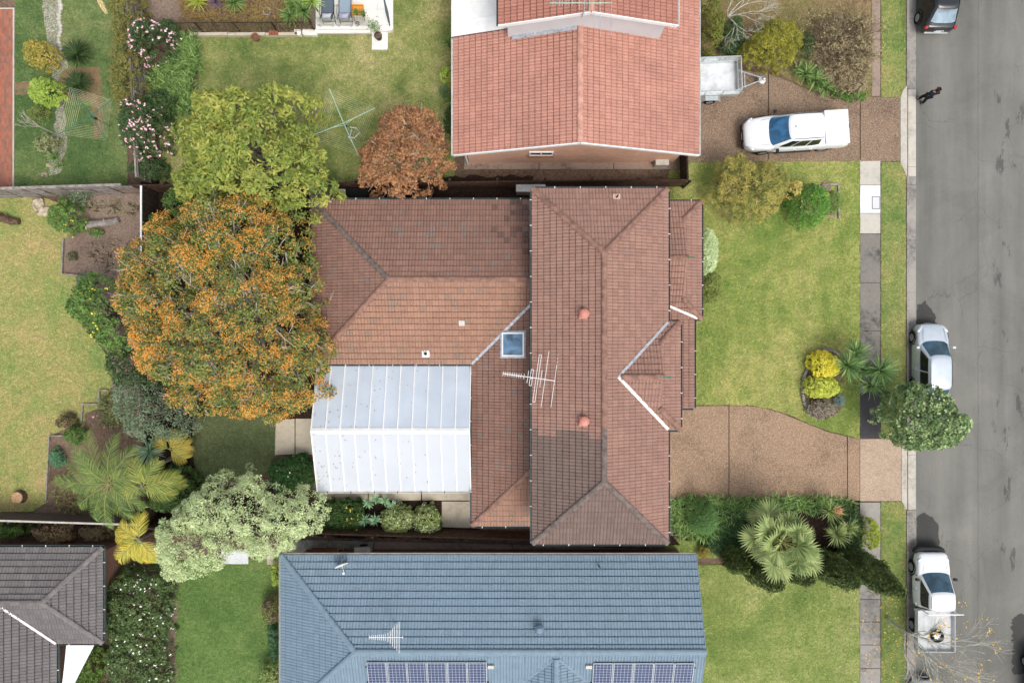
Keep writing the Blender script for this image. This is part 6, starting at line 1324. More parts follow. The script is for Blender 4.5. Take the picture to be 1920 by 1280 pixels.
    if trim:
        obj('grille', MB().box((L1-.06,-body[-1][1]*.62,body[-1][2]+.03),(L1+.015,body[-1][1]*.62,body[-1][3]-.06)), MT['plastic'], t, True, bevel=.02)
        obj('number_plate', MB().box((L1+.012,-.18,body[-1][2]-.02),(L1+.03,.18,body[-1][2]+.08)), MT['white_metal'], t, True); obj('number_plate', MB().box((L0-.02,-.18,body[0][2]+.2),(L0-.002,.18,body[0][2]+.3)), MT['white_metal'], t, True)
        for s in (-1, 1): obj('wiper', MB().tube([(xb0+.01,s*.1+.2,zb+.03),(xb0-.22,s*.1-.25,zb+.03+.22*(zr-zb)/(xb0-xr0)+.03)], .008, 4), MT['plastic'], t, True)
        for s in (-1, 1): obj('bonnet_gap', MB().tube([(xb0+.03,s*W*.72,body[-4][3]+.035),(L1-.28,s*W*.62,body[-2][3]+.035)], .006, 4), MT['plastic'], t, True)
    return t
HATCH = [(-2.0,.66,.36,.80),(-1.92,.78,.27,.92),(-1.3,.84,.2,.95),(-.2,.85,.19,.93),(.8,.85,.19,.93),(1.3,.84,.2,.88),(1.75,.78,.24,.77),(1.98,.6,.32,.62)]
ZR = -.11
# silver hatchback
car('parked_car', 'silver hatchback parked at the kerb under the street tree', 'car', (21.78,-1.03,ZR), R(90), MT['silver_paint'], HATCH, (1.0,.22,-1.35,-1.9,.9,1.47,.78,.58), [(1.25,.74),(-1.22,.74)])
# black hatchback seen from behind
BLK = [(-2.15,.7,.36,.86),(-2.06,.82,.26,.98),(-1.4,.88,.2,1.0),(-.2,.89,.19,.97),(.8,.89,.19,.96),(1.35,.88,.2,.92),(1.9,.8,.24,.8),(2.15,.6,.32,.66)]
t = car('parked_car', 'black hatchback parked at the top of the street', 'car', (22.12,18.25,ZR), R(90), MT['black_paint'], BLK, (1.05,.3,-1.3,-2.0,.95,1.5,.82,.62), [(1.32,.78),(-1.3,.78)], glassm=glass_mat('pale_rear_glass', c(116, 138, 152), .12))  # pale bluish rear glass carries the sky's reflection in its colour
obj('bumper_strip', MB().box((-2.19,-.62,.42),(-2.12,.62,.5)), MT['alloy'], t, True, bevel=.02)
for i in range(6): obj('badge_letter', MB().box((-2.175,-.28+i*.07,.66),(-2.15,-.235+i*.07,.71)), MT['white_metal'], t, True)
# cars cut by the frame
car('parked_car', 'pale car nosing into view below the white tray truck', 'car', (21.6,-19.55,ZR), R(90), MT['silver_paint'], HATCH, (1.0,.22,-1.35,-1.9,.9,1.47,.78,.58), [(1.25,.74),(-1.22,.74)])
car('parked_car', 'dark car at the far kerb cut off by the lower right corner', 'car', (27.75,-18.1,ZR), R(90), MT['black_paint'], BLK, (1.05,.3,-1.3,-2.0,.95,1.5,.82,.62), [(1.32,.78),(-1.3,.78)])
# white dual cab pickup in the upper drive
UTE = [(-2.63,.84,.5,1.18),(-2.59,.92,.44,1.25),(-2.4,.93,.4,1.26),(-1.6,.91,.36,1.25),(-.4,.92,.34,1.12),(.8,.92,.34,1.12),(1.45,.9,.34,1.09),(2.15,.84,.36,1.0),(2.5,.72,.42,.9),(2.62,.55,.5,.76)]
t = car('pickup_truck', 'white double cab pickup parked on the upper driveway', 'pickup truck', (14.55,10.78,.02), R(183.5), MT['white_paint'], UTE, (1.36,.52,-1.12,-1.32,1.08,1.76,.84,.68), [(1.55,.79),(-1.55,.79)], glassm=glass_mat('blue_windscreen', c(30, 96, 140), .05), ntyre=.37, rear_glass=False, side_split=(.36,.66))  # windscreen blue is sky reflection painted into the glass colour
obj('tray_lid', MB().box((-2.58,-.87,1.25),(-1.36,.87,1.32)), MT['white_paint'], t, True, bevel=.03); obj('lid_latch', MB().box((-2.6,-.07,1.24),(-2.52,.07,1.315)), MT['plastic'], t, True); obj('roof_aerial', MB().box((.30,-.02,1.78),(.38,.02,1.83)), MT['plastic'], t, True)
for s in (-1, 1): obj('side_step', MB().tube([(-.95,s*.9,.38),(1.0,s*.9,.38)], .05, 6), MT['plastic'], t, True); obj('roof_rail', MB().tube([(.4,s*.62,1.785),(-1.05,s*.62,1.785)], .012, 4), MT['plastic'], t, True)
obj('bumper', MB().box((2.5,-.62,.4),(2.66,.62,.58)), MT['plastic'], t, True, bevel=.05)
# white tray truck at the kerb
TRK = [(-.42,.80,.4,1.0),(-.40,.84,.36,1.02),(.3,.88,.34,1.02),(1.0,.88,.34,1.02),(1.45,.87,.34,1.0),(1.95,.84,.36,.95),(2.25,.78,.4,.88),(2.38,.66,.46,.78)]
t = car('tray_truck', 'white single cab tray truck parked at the kerb', 'tray truck', (21.76,-13.28,ZR), R(90), MT['white_paint'], TRK, (1.36,.5,-.30,-.40,1.0,1.68,.82,.66), [(1.5,.77)], ntyre=.34, rear_glass=True, side_split=(), rear=False)
for s in (-1, 1): wheel(t, -1.55, s*.74, .34)
obj('front_bumper', loft([(2.2,.86,.3,.6,.01),(2.38,.84,.3,.62,.01),(2.54,.74,.32,.6,.01),(2.62,.56,.36,.54,.01)]), MT['plastic'], t, True, smooth=True, sub=1)
obj('chassis', MB().box((-2.55,-.4,.5),(-.3,.4,.72)), MT['plastic'], t, True)
k = 9
for i in range(k): obj('tray_plank', MB().box((-2.6,-.92+i*1.84/k+.004,.86),(-.5,-.92+(i+1)*1.84/k-.004,.9)), MT['tray_white'], t, True)
for s in (-1, 1): obj('tray_side', MB().box((-2.62,s*.945-.018,.8),(-.48,s*.945+.018,1.14)), MT['tray_white'], t, True, bevel=.01)
obj('tailgate', MB().box((-2.655,-.93,.8),(-2.62,.93,1.12)), MT['tray_white'], t, True, bevel=.01)
hb = obj('headboard', MB().box((-.5,-.92,.9),(-.46,.92,1.2)), MT['tray_white'], t, True)
obj('rack_bar', MB().beam((-.47,-1.0,1.72),(-.47,.8,1.72), .05, .05), MT['white_metal'], t, True)
for s in (-1, 1): obj('rack_post', MB().beam((-.47,s*.75,1.18),(-.47,s*.75,1.7), .04, .04), MT['white_metal'], t, True); obj('tail_light', MB().box((-2.68,s*.7-.1,.72),(-2.62,s*.7+.1,.79)), MT['red_lens'], t, True); obj('rope_rail', MB().tube([(-2.5,s*.98,.86),(-.6,s*.98,.86)], .012, 5), MT['plastic'], t, True)
sp_ = thing('spare_wheel', 'spare wheel lying on the tray of the white truck', 'wheel', (21.76+.1,-13.28-1.85,.79)); M_ = Matrix.Rotation(R(0), 4, 'X')
obj('tyre', MB().lathe([(.2,0),(.3,.0),(.33,.05),(.33,.15),(.3,.2),(.2,.2),(.19,.1)], 24, None, False), MT['rubber'], sp_, True, smooth=True); rm = MB().lathe([(.205,.04),(.19,.1),(.06,.12),(.06,.14),(.03,.14)], 18)
for i in range(6): rm.box((-.02,.05,.12),(.02,.19,.14), Matrix.Rotation(i*math.pi/3, 4, 'Z'))
obj('rim', rm, MT['alloy'], sp_, True)
# galvanised box trailer
t = thing('box_trailer', 'galvanised cage trailer parked beside the salmon house', 'trailer', (10.3,13.55,.02), R(2)); w2, l0, l1 = .86, -1.4, 1.35
obj('floor', MB().box((l0,-w2,.5),(l1,w2,.54)), MT['steel_floor'], t, True)
for s in (-1, 1):
    obj('side_panel', MB().box((l0,s*w2-.015,.5),(l1,s*w2+.015,.82)), MT['steel'], t, True); m = MB()
    for i in range(28): x = l0+(l1-l0)*i/27; m.tube([(x,s*w2,.82),(x,s*w2,1.35)], .004, 3, False)
    for i in range(7): z = .85+i*.08; m.tube([(l0,s*w2,z),(l1,s*w2,z)], .004, 3, False)
    tag(obj('mesh', m, MT['steel'], t, True), kind='stuff'); obj('cage_rail', MB().beam((l0,s*w2,1.37),(l1,s*w2,1.37), .04, .04), MT['steel'], t, True)
    for x in (l0, -.45, .45, l1): obj('cage_post', MB().beam((x,s*w2,.82),(x,s*w2,1.35), .03, .03), MT['steel'], t, True)
    obj('mudguard', MB().add([(x,s*(w2+y),z) for x, z in ((-.55,.5),(-.35,.74),(.3,.74),(.5,.5)) for y in (.03,.27)], [(0,1,3,2),(2,3,5,4),(4,5,7,6)]), MT['steel'], t, True); wheel(t, -.02, s*(w2+.14), .3, .18)
for x in (l0, l1):
    obj('end_panel', MB().box((x-.015,-w2+.02,.54),(x+.015,w2-.02,.8)), MT['steel'], t, True); obj('cage_rail', MB().beam((x,-w2+.02,1.365),(x,w2-.02,1.365), .04, .04), MT['steel'], t, True); m = MB()
    for i in range(18): y = -w2+2*w2*i/17; m.tube([(x,y,.8),(x,y,1.35)], .004, 3, False)
    for i in range(7): z = .85+i*.08; m.tube([(x,-w2,z),(x,w2,z)], .004, 3, False)
    tag(obj('mesh', m, MT['steel'], t, True), kind='stuff')
for s in (-1, 1): obj('drawbar', MB().beam((l1-.05,s*.55,.46),(l1+1.4,s*.04,.46), .05, .08), MT['steel'], t, True)
obj('crossbar', MB().beam((l1+.45,-.4,.46),(l1+.45,.4,.46), .05, .06), MT['steel'], t, True)
obj('coupling', MB().lathe([(.03,.0),(.09,.01),(.11,.06),(.07,.12),(.02,.14)], 14, Matrix.Translation((l1+1.45,0,.44))), MT['steel'], t, True); obj('coupling_cover', MB().lathe([(.2,.0),(.18,.05),(.05,.07)], 16, Matrix.Translation((l1+1.38,-.04,.39))), MT['steel_floor'], t, True)
obj('jockey_wheel', MB().tube([(l1+.4,-.5,.1),(l1+.4,-.5,.75)], .025, 6).lathe([(.03,-.03),(.1,-.03),(.1,.03),(.03,.03)], 12, Matrix.Translation((l1+.4,-.5,.1))@Matrix.Rotation(R(90),4,'X')), MT['steel'], t, True)
# ---------------------------------------------------------------- the pedestrian
def skin_mesh(name, verts, edges, rad, mat, parent, root=0, sub=1):
    me = bpy.data.meshes.new(name); me.from_pydata(verts, edges, []); me.update(); o = bpy.data.objects.new(name, me); COL.objects.link(o); o.parent = parent
    o.modifiers.new('skin', 'SKIN'); 
    if not me.skin_vertices: bpy.context.view_layer.objects.active = o
    sv = me.skin_vertices[0].data if me.skin_vertices else None
    for i, r_ in enumerate(rad): sv[i].radius = (r_, r_) if not isinstance(r_, tuple) else r_; sv[i].use_root = (i == root)
    m = o.modifiers.new('sub', 'SUBSURF'); m.levels = m.render_levels = sub; me.materials.append(mat); return o
pg = P(1722, 190, -.1)
pe = thing('person', 'person in dark jacket and black trousers walking along the kerb', 'person', (pg.x+.05, pg.y, -.11), R(90)); pe.scale = (.94, .94, .94)
# x is the walking direction, legs mid-stride, forearms raised in front
body_v = [(0,0,.96),(0,0,1.12),(0,0,1.34),(.02,0,1.47),(.03,0,1.53),(.05,0,1.63),(.05,0,1.72)]
bv = [v for v in body_v]; be = [(i, i+1) for i in range(6)]; br = [(.15,.11),(.14,.1),(.17,.11),(.1,.08),(.055,.055),(.085,.1),(.07,.085)]
def limb(root, pts, rads):
    global bv, be, br
    prev = root
    for p_, r_ in zip(pts, rads): bv.append(p_); br.append((r_, r_)); be.append((prev, len(bv)-1)); prev = len(bv)-1
    return prev
for s, hipx in ((1, .13), (-1, -.13)):
    limb(0, [(.01,s*.1,.9), (hipx*.55+.04,s*.1,.5), (hipx-.04,s*.1,.1), (hipx+.12,s*.11,.04)], [.1,.065,.045,.04])
    e_ = limb(2, [(.0,s*.2,1.38), (-.03-.06*s,s*.25,1.12), (.1,s*.2,.98), (.15,s*.18,.96)], [.07,.05,.04,.035])
    for f in range(4): limb(e_, [(.2,s*.18+(f-1.5)*.02,.95), (.24-.008*abs(f-1.5),s*.18+(f-1.5)*.02,.93), (.25,s*.18+(f-1.5)*.02,.9)], [.010,.009,.008])
    limb(e_, [(.17,s*.18-s*.045,.97), (.21,s*.18-s*.06,.96)], [.011,.009])
def fat(vs, es, rs, name, mat): return skin_mesh(name, vs, es, rs, mat, pe)
fat(bv, be, br, 'body', MT['skin'])
jv = [(0,0,.86),(0,0,1.0),(0,0,1.14),(0,0,1.35),(.02,0,1.46)]; je = [(i, i+1) for i in range(4)]; jr = [(.19,.14),(.19,.14),(.18,.13),(.2,.14),(.12,.1)]
for s in (1, -1):
    k = len(jv); jv += [(.0,s*.21,1.39),(-.03-.06*s,s*.26,1.12),(.1,s*.2,.98)]; jr += [(.095,.095),(.075,.075),(.055,.055)]; je += [(3,k),(k,k+1),(k+1,k+2)]
fat(jv, je, jr, 'jacket', MT['jacket'])
tv_ = [(0,0,.95)]; te = []; trr = [(.17,.13)]
for s, hx in ((1, .13), (-1, -.13)):
    k = len(tv_); tv_ += [(.01,s*.1,.86),(hx*.55+.04,s*.1,.5),(hx-.04,s*.1,.12)]; trr += [(.12,.12),(.085,.085),(.07,.07)]; te += [(0,k),(k,k+1),(k+1,k+2)]
fat(tv_, te, trr, 'trousers', MT['trousers'])
fat([(.0,0,1.74),(.02,0,1.79),(-.03,0,1.68)], [(0,1),(0,2)], [(.1,.11),(.07,.08),(.095,.105)], 'hair', MT['hair'])
for s, hx in ((1, .13), (-1, -.13)): fat([(hx-.08,s*.1,.05),(hx+.05,s*.1,.05),(hx+.16,s*.1,.04)], [(0,1),(1,2)], [.055,.055,.045], 'shoe', MT['plastic'])
fat([(.06,-.09,1.5),(.11,0,1.47),(.06,.09,1.5)], [(0,1),(1,2)], [.035,.04,.035], 'scarf', MT['mustard'])
for s in (1, -1): obj('eye', MB().lathe([(.002,-.012),(.012,0),(.002,.012)], 8, Matrix.Translation((.135,s*.035,1.66))), MT['plastic'], pe, True)
obj('nose', MB().lathe([(.016,0),(.004,.03)], 6, Matrix.Translation((.135,0,1.63))@Matrix.Rotation(R(90),4,'Y')), MT['skin'], pe, True)
# ---------------------------------------------------------------- clothes lines and small garden things
def clothesline(label, centre, top, arm, ang, mats, nw=8, pole_foot=None, sag=.0):
    q = P(centre[0], centre[1], top); t = thing('clothes_line', label, 'clothes line', (q.x, q.y, 0)); am, wm = mats
    obj('pole', MB().tube([(q.x,q.y,-.05),(q.x,q.y,top+.05)], .03, 8), MT[am], t); obj('winder', MB().box((q.x-.05,q.y-.05,top-.5),(q.x+.05,q.y+.05,top-.35)), MT['plastic'], t)
    ends = []
    for i in range(4):
        a = ang[i]; L = arm[i] if hasattr(arm, '__len__') else arm; e = Vector((q.x+L*math.cos(R(a)), q.y+L*math.sin(R(a)), top+.12)); ends.append(e)
        obj('arm', MB().tube([(q.x,q.y,top), tuple(e)], .022, 6), MT[am], t); obj('strut', MB().tube([(q.x,q.y,top-.3), tuple(Vector((q.x,q.y,top)).lerp(e, .35))], .014, 5), MT[am], t)
    for k in range(nw):
        f = 1-.075*k; m = MB(); C0 = Vector((q.x,q.y,top)); 
        for i in range(4): m.tube([tuple(C0.lerp(ends[i], f)), tuple(C0.lerp(ends[(i+1) % 4], f))], .005, 3, False)
        obj('line', m, MT[wm], t)
    return t
clothesline('green rotary clothes line on the upper left lawn', (169,217), 1.7, [1.65,1.35,1.55,1.75], [124,33,-55,-147], ('green_enamel','wire'))
clothesline('pale green rotary clothes line on the top lawn', (644,231), 1.9, [1.8,1.75,1.8,1.85], [112,24,-65,-157], ('green_pale','wire'), 7)
# folding walker frame on lawn
q = P(670, 258); t = thing('walking_frame', 'white tubular frame standing beside the pale clothes line', 'frame', (q.x,q.y,0))
m = MB().tube([(q.x-.2,q.y+.3,0),(q.x-.18,q.y+.28,.85),(q.x+.15,q.y+.22,.85),(q.x+.17,q.y+.24,0)], .017, 6); obj('side_tube', m, MT['white_metal'], t)
obj('side_tube', MB().tube([(q.x-.32,q.y-.22,0),(q.x-.3,q.y-.2,.8),(q.x+.02,q.y-.26,.8),(q.x+.05,q.y-.28,0)], .017, 6), MT['white_metal'], t); obj('cross_tube', MB().tube([(q.x-.18,q.y+.28,.5),(q.x-.3,q.y-.2,.5)], .017, 6), MT['white_metal'], t); obj('cross_tube', MB().tube([(q.x+.02,q.y-.26,.78),(q.x+.3,q.y+.02,.8),(q.x+.32,q.y+.0,0)], .017, 6), MT['white_metal'], t)
# sun loungers on the white terrace
def lounger(label, x, fab, cush, cl):
    q = P(x, 26, .3); t = thing('sun_lounger', label, 'sun lounger', (q.x, q.y, .3), group=None); w = .31
    obj('sling_seat', MB().add([(-w,-.1,.36),(w,-.1,.36),(w,1.5,.34),(-w,1.5,.34),(-w,-.1,.345),(w,-.1,.345),(w,1.5,.325),(-w,1.5,.325)], [(0,1,2,3),(7,6,5,4)]), MT[fab], t, True)
    obj('sling_back', MB().add([(-w,-.62,.72),(w,-.62,.72),(w,-.11,.37),(-w,-.11,.37)], [(0,1,2,3)]), MT[fab], t, True)
    for s in (-1, 1):
        obj('side_rail', MB().tube([(s*w,1.55,.35),(s*w,-.1,.36),(s*w,-.66,.75)], .018, 6), MT['green_enamel'] if 0 else MT['plastic'], t, True)
        obj('leg', MB().tube([(s*w,1.3,.34),(s*w,1.4,0)], .016, 5), MT['plastic'], t, True); obj('leg', MB().tube([(s*w,-.1,.36),(s*(w+.02),-.55,.0)], .016, 5), MT['plastic'], t, True); obj('arm_rest', MB().tube([(s*(w+.06),-.35,.3),(s*(w+.06),-.3,.56),(s*(w+.06),.2,.56),(s*(w+.06),.25,.3)], .016, 5), MT['plastic'], t, True)
    obj('cross_bar', MB().tube([(-w,-.45,.09),(w,-.45,.09)], .012, 5), MT['plastic'], t, True)
    cu = thing('cushion', cl, 'cushion', (q.x, q.y-.42, .3+.62), 0); k = 6; m = MB(); ss = .24
    for sgn in (1, -1):
        n0 = len(m.v)
        for i in range(k+1):
            for j in range(k+1):
                u, v = 2*i/k-1, 2*j/k-1; pin = 1-.12*(1-abs(u*v)) if max(abs(u), abs(v)) > .99 else 1; h = .075*(1-u*u)*(1-v*v); m.v.append((u*ss*pin, v*ss*.85*pin, sgn*h-v*.12))
        for i in range(k):
            for j in range(k): f = (n0+i*(k+1)+j, n0+(i+1)*(k+1)+j, n0+(i+1)*(k+1)+j+1, n0+i*(k+1)+j+1); m.f.append(f if sgn > 0 else f[::-1])
    obj('cover', m, MT[cush], cu, True, smooth=True)
lounger('dark grey sun lounger on the white terrace nearest the yuccas', 618, 'sling', 'cushion', 'white cushion on the dark grey sun lounger')
lounger('pale grey sun lounger in the middle of the white terrace', 650, 'sling_pale', 'cushion_p', 'lilac cushion on the pale grey sun lounger')
q = P(675, 28, .3); t = thing('garden_cart', 'orange tub cart with potted herbs on the white terrace', 'cart', (q.x,q.y,.3))
m = MB(); m.box((-.3,-.24,.42),(.3,.24,.45)); 
for a, b in (((-.3,-.24,.45),(.3,-.21,.62)), ((-.3,.21,.45),(.3,.24,.62)), ((-.3,-.21,.45),(-.27,.21,.62)), ((.27,-.21,.45),(.3,.21,.62))): m.box(a, b)
obj('tub', m, MT['orange'], t, True)
for sx in (-.25, .25):
    for sy in (-.2, .2): obj('leg', MB().tube([(sx,sy,.42),(sx*1.1,sy-.15,0)], .014, 5), MT['green_enamel'], t, True)
obj('cart_wheel', MB().lathe([(.05,-.02),(.12,-.02),(.12,.02),(.05,.02)], 14, Matrix.Translation((-.1,-.5,.12))@Matrix.Rotation(R(80),4,'X'), False), MT['rubber'], t, True)
for i, (x, y, lb) in enumerate([(668,24,'leafy green herb pot at the back of orange cart'), (681,27,'dark green herb pot beside it in the orange cart')]):
    p = P(x, y, .9); h = thing('potted_herb', lb, 'pot plant', (p.x,p.y,.76)); obj('pot', MB().lathe([(.08,0),(.1,.16),(.08,.16)], 12), MT['black_pot'], h, True); n = 120; V, Q, K = leaf_quads(NR.normal(0, .09, (n, 3))+[0,0,.26], unit(NR.normal(size=(n, 3))+[0,0,1]), .08, .05, pal(MIDG, NR.random(n))); npmesh('foliage', V, Q, LEAF, h, K, local=True)
a, b = P(719, -6, 2.2), P(731, 49, .4); t = thing('folded_umbrella', 'long dark closed parasol leaning over the white terrace', 'parasol', (b.x,b.y,.3)); obj('pole', MB().tube([tuple(b), tuple(a)], .025, 6), MT['plastic'], t); obj('canopy', MB().tube([tuple(b.lerp(a, .12)), tuple(b.lerp(a, .5)), tuple(b.lerp(a, .98))], [.05,.075,.03], 8), MT['sling'], t)
q = P(711, 72, .12); t = thing('potted_plant', 'black pot with a small leafy sapling on the white step', 'pot plant', (q.x,q.y,.12)); obj('pot', MB().lathe([(.14,0),(.2,.3),(.2,.34),(.17,.34),(.16,.28)], 18), MT['black_pot'], t, True); obj('soil', MB().lathe([(.165,.29),(.01,.3)], 16, None, False), MT['soil'], t, True)
V, Q, K = leaf_quads(NR.normal(0, .16, (170, 3))*[1,1,.8]+[-.12,.28,.75], unit(NR.normal(size=(170, 3))+[0,0,1]), .1, .06, pal(AGA, NR.random(170))); npmesh('foliage', V, Q, LEAF, t, K, local=True); obj('stem', MB().tube([(0,0,.3),(-.05,.12,.55),(-.12,.26,.75)], .012, 5), MT['bark_brown'], t, True)
for lb, x, y, m_, r in [('rusty round pot on the retaining edge of the top lawn',481,73,'terracotta',.2), ('pink pot among the plants on the terrace bank',503,25,'cushion_p',.2)]:
    q = P(x, y, .1); t = thing('garden_pot', lb, 'pot', (q.x,q.y,.0)); obj('pot', MB().lathe([(r*.6,0),(r,.25),(r*1.05,.34),(r*.85,.34),(r*.8,.25)], 18), MT[m_], t, True); obj('soil', MB().lathe([(r*.82,.27),(.01,.28)], 14, None, False), MT['soil'], t, True)
t = thing('brick_stack', 'three red bricks lying on the terrace retaining edge', 'bricks', P(513,62,.25))
for i in range(3): q = P(507+i*6, 62.5, .26); obj('brick', MB().box((q.x-.075,q.y-.11,.25),(q.x+.075,q.y+.11,.33)), MT['terracotta'], t, bevel=.01)
# rocks, logs, stump
def rock(label, x, y, rx, ry, h, mat='rock', seed=1, cat='rock', name='rock'):
    q = P(x, y); t = thing(name, label, cat, (q.x,q.y,0)); bm = bmesh.new(); bmesh.ops.create_icosphere(bm, subdivisions=2, radius=1); r = random.Random(seed)
    for v in bm.verts: k = 1+r.uniform(-.22, .22); v.co = Vector((v.co.x*rx*k, v.co.y*ry*k, max(-.1, v.co.z)*h*k))
    m = MB().add([tuple(v.co) for v in bm.verts], [tuple(v.index for v in f.verts) for f in bm.faces]) if False else MB(); bm.verts.index_update(); m.add([tuple(v.co) for v in bm.verts], [tuple(v.index for v in f.verts) for f in bm.faces]); bm.free(); obj('stone', m, MT[mat], t, True); return t
rock('upper pale sandstone rock under the grey fence', 74, 383, .34, .42, .3, seed=2); rock('lower pale sandstone rock below the first one', 84, 396, .4, .32, .25, seed=3)
for i, (x, y, lb) in enumerate([(98,262,'small pale stone at the lower pebble bed'),(92,310,'round stone at the end of pebble bed'),(84,328,'orange tinted stone near the grey fence')]): rock(lb, x, y, .16, .14, .12, seed=10+i)
r_ = random.Random(5); 
pe_ = thing('stone_border', 'row of white stones edging the pebble bed', 'stone border', P(112,60))
for i in range(17):
    q = P(113+2*math.sin(i), 4+i*6.4); obj('stone', MB().lathe([(.02,0),(.1,.02),(.09,.08),(.02,.11)], 7, Matrix.Translation(q)@Matrix.Rotation(i*1.3,4,'Z')@Matrix.Diagonal((.8+r_.random()*.6,.9+r_.random()*.5,1,1))), MT['conc_pale'], pe_)
def log(label, a, b, r, mat='timber'):
    a, b = P(*a), P(*b); t = thing('fallen_log', label, 'log', (a.x,a.y,0)); pts = [a.lerp(b, f)+Vector((0, .04*math.sin(f*7), r*.85)) for f in (0,.2,.45,.7,1)]; obj('log', MB().tube(pts, [r*.9,r*1.1,r,r*1.05,r*.75], 9), MT[mat], t); obj('broken_branch', MB().tube([tuple(pts[2]), tuple(pts[2]+Vector((.25,.2,.15)))], [r*.35,r*.2], 6), MT[mat], t)
log('silvery fallen log lying on the mulch bed', (165,424), (226,414), .18); log('mossy fallen log at the far left of the dry lawn', (-12,405), (40,418), .2, 'bark_brown')
q = P(40, 930); t = thing('tree_stump', 'freshly cut tree stump at the lower edge of dry lawn', 'stump', (q.x,q.y,0)); obj('bark', MB().lathe([(.36,-.02),(.33,.1),(.31,.3),(.3,.33)], 20), MT['bark_brown'], t, True); obj('cut_face', MB().lathe([(.295,.332),(.01,.338)], 20, None, False), MT['stump'], t, True)
# service pit, air conditioners and side passage things
t = thing('pit_lid', 'grey rectangular service pit lid in the white footpath slab', 'pit lid', P(1642,380)); obj('frame', MB().prism(pp([(1634.5,368.5),(1649.5,368.5),(1649.5,392),(1634.5,392)], 0), .0, .021), MT['plastic'], t); obj('lid', MB().prism(pp([(1635.5,369.5),(1648.5,369.5),(1648.5,391),(1635.5,391)], 0), .0, .026), MT['fibro'], t)
def ac(label, x, y, z, w, d, h):
    q = P(x, y, z+h); t = thing('air_conditioner', label, 'air conditioner', (q.x,q.y,z)); o = obj('case', MB().box((-w/2,-d/2,0),(w/2,d/2,h)), MT['gutter_cream'], t, True, bevel=.02); obj('fan_grille', MB().lathe([(.22,0),(.22,.015),(.18,.02),(.02,.02)], 18, Matrix.Translation((0,d/2,h/2))@Matrix.Rotation(R(-90),4,'X')), MT['plastic'], t, True)
ac('cream air conditioner beside the salmon brick wall', 1242, 302, 0, .7, .4, .6); ac('white air conditioner box on the blue house side path', 679, 1033, 0, .85, .4, .7)
q = P(985, 352, .9); t = thing('water_tank', 'slim white storage box beside the two storey wall', 'storage box', (q.x,q.y,0)); obj('box', MB().box((-.45,-.2,0),(1.0,.16,.9)), MT['gutter_white'], t, True, bevel=.03); obj('lid', MB().box((-.48,-.22,.9),(1.03,.18,.95)), MT['gutter_white'], t, True, bevel=.01)
t = thing('ladder', 'aluminium ladder lying in the side passage', 'ladder', P(810,350))
for y in (346.5, 351.5): obj('stile', MB().beam(P(790,y)+Vector((0,0,.08)), P(822,y)+Vector((0,0,.08)), .03, .06), MT['steel'], t)
for i in range(5): obj('rung', MB().beam(P(793+i*6.5,346.5)+Vector((0,0,.08)), P(793+i*6.5,351.5)+Vector((0,0,.08)), .03, .03), MT['steel'], t)
q = P(676, 368); t = thing('covered_barbecue', 'dark covered barbecue in the shaded side passage', 'barbecue', (q.x,q.y,0)); obj('cover', MB().box((-.6,-.28,.05),(.6,.28,.85)), MT['rubber'], t, True, bevel=.08); obj('side_shelf', MB().box((-.95,-.2,.75),(-.6,.2,.79)), MT['white_metal'], t, True)
q = P(612, 1030); t = thing('brick_pile', 'stack of orange bricks on the blue house side path', 'bricks', (q.x,q.y,0))
for i in range(6):
    for j in range(2):
        for k in range(3): obj('brick', MB().box((-.72+i*.24,-.12+j*.12,k*.08),(-.49+i*.24,-.01+j*.12,k*.08+.075)), MT['terracotta'], t, True)
q = P(641, 1030); t = thing('yellow_crate', 'yellow tub beside the stack of orange bricks', 'tub', (q.x,q.y,0)); obj('tub', MB().lathe([(.16,0),(.22,.35),(.2,.35),(.15,.03)], 4, Matrix.Rotation(R(45),4,'Z')), plain('yellow_plastic', c(212,176,96)), t, True)
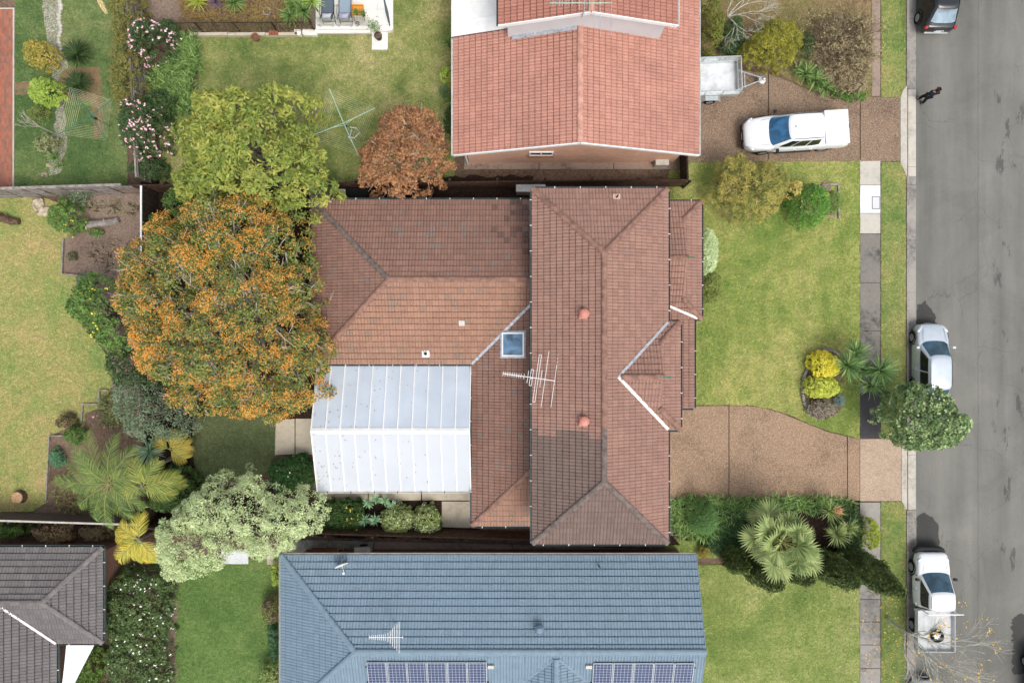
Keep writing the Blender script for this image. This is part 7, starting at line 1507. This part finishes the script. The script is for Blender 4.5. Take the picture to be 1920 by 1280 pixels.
# fallen leaves: single yellow leaves on the verge, path and road
lf = NR.uniform(0, 1, (150, 2))*[200, 160]+[1615, 1120]; lp = np.array([[*P(x, y, -.1 if x > 1717 else .02)] for x, y in lf])+[0, 0, .02]; V, Q, K = leaf_quads(lp, unit(NR.normal(0, .2, (150, 3))+[0,0,1]), .1, .07, pal(G((190,140,40),(226,184,60)), NR.random(150)))
o = npmesh('fallen_leaves', V, Q, LEAF, None, K); tag(o, 'scattered yellow fallen leaves around the white tray truck', 'leaves', kind='stuff')
nl_ = 700; lx = NR.uniform(0, 1, (nl_, 2))*[250, 34]+[1262, 915]; wh = NR.random(nl_) < .5; lx[wh] = NR.uniform(0, 1, (wh.sum(), 2))*[12, 1300]+[1694, 0]; lp = np.array([[*P(x, y, .03)] for x, y in lx])+[0, 0, .01]
V, Q, K = leaf_quads(lp, unit(NR.normal(0, .2, (nl_, 3))+[0,0,1]), .06, .04, pal(G((104,74,52),(150,110,78),(170,140,104)), NR.random(nl_))); tag(npmesh('leaf_litter', V, Q, LEAF, None, K), 'brown leaf litter along the kerb and drive edges', 'leaf litter', kind='stuff')

n3 = 130; q3 = np.column_stack([px0+.1+NR.random(n3)**2.2*5.5, NR.uniform(pb+.1, pa-.1, n3), np.zeros(n3)]); q3[:, 2] = ph-(ph-pz)*np.abs(q3[:, 1]-pm)/abs(pa-pm)+.03
V, Q, K = leaf_quads(q3, unit(NR.normal(0, .15, (n3, 3))+[0,0,1]), .07, .045, pal(G((120,88,50),(170,120,60),(110,100,60)), NR.random(n3))); tag(npmesh('leaf_litter', V, Q, LEAF, None, K), 'dry leaves dropped on the white patio roof', 'leaf litter', kind='stuff')
n4 = 420; ly = NR.uniform(0, 1, (n4, 2))*[340, 440]+[1265, 330]; k4 = (ly[:, 1] < 745); ly = ly[k4]; l4 = np.array([[*P(x, y, .07)] for x, y in ly]); n4 = len(l4)
V, Q, K = leaf_quads(l4, unit(NR.normal(0, .3, (n4, 3))+[0,0,1]), .075, .05, pal(G((120,96,56),(168,140,84),(96,112,48)), NR.random(n4))); tag(npmesh('leaf_litter', V, Q, LEAF, None, K), 'single fallen leaves and weeds dotting the front lawn', 'leaf litter', kind='stuff')
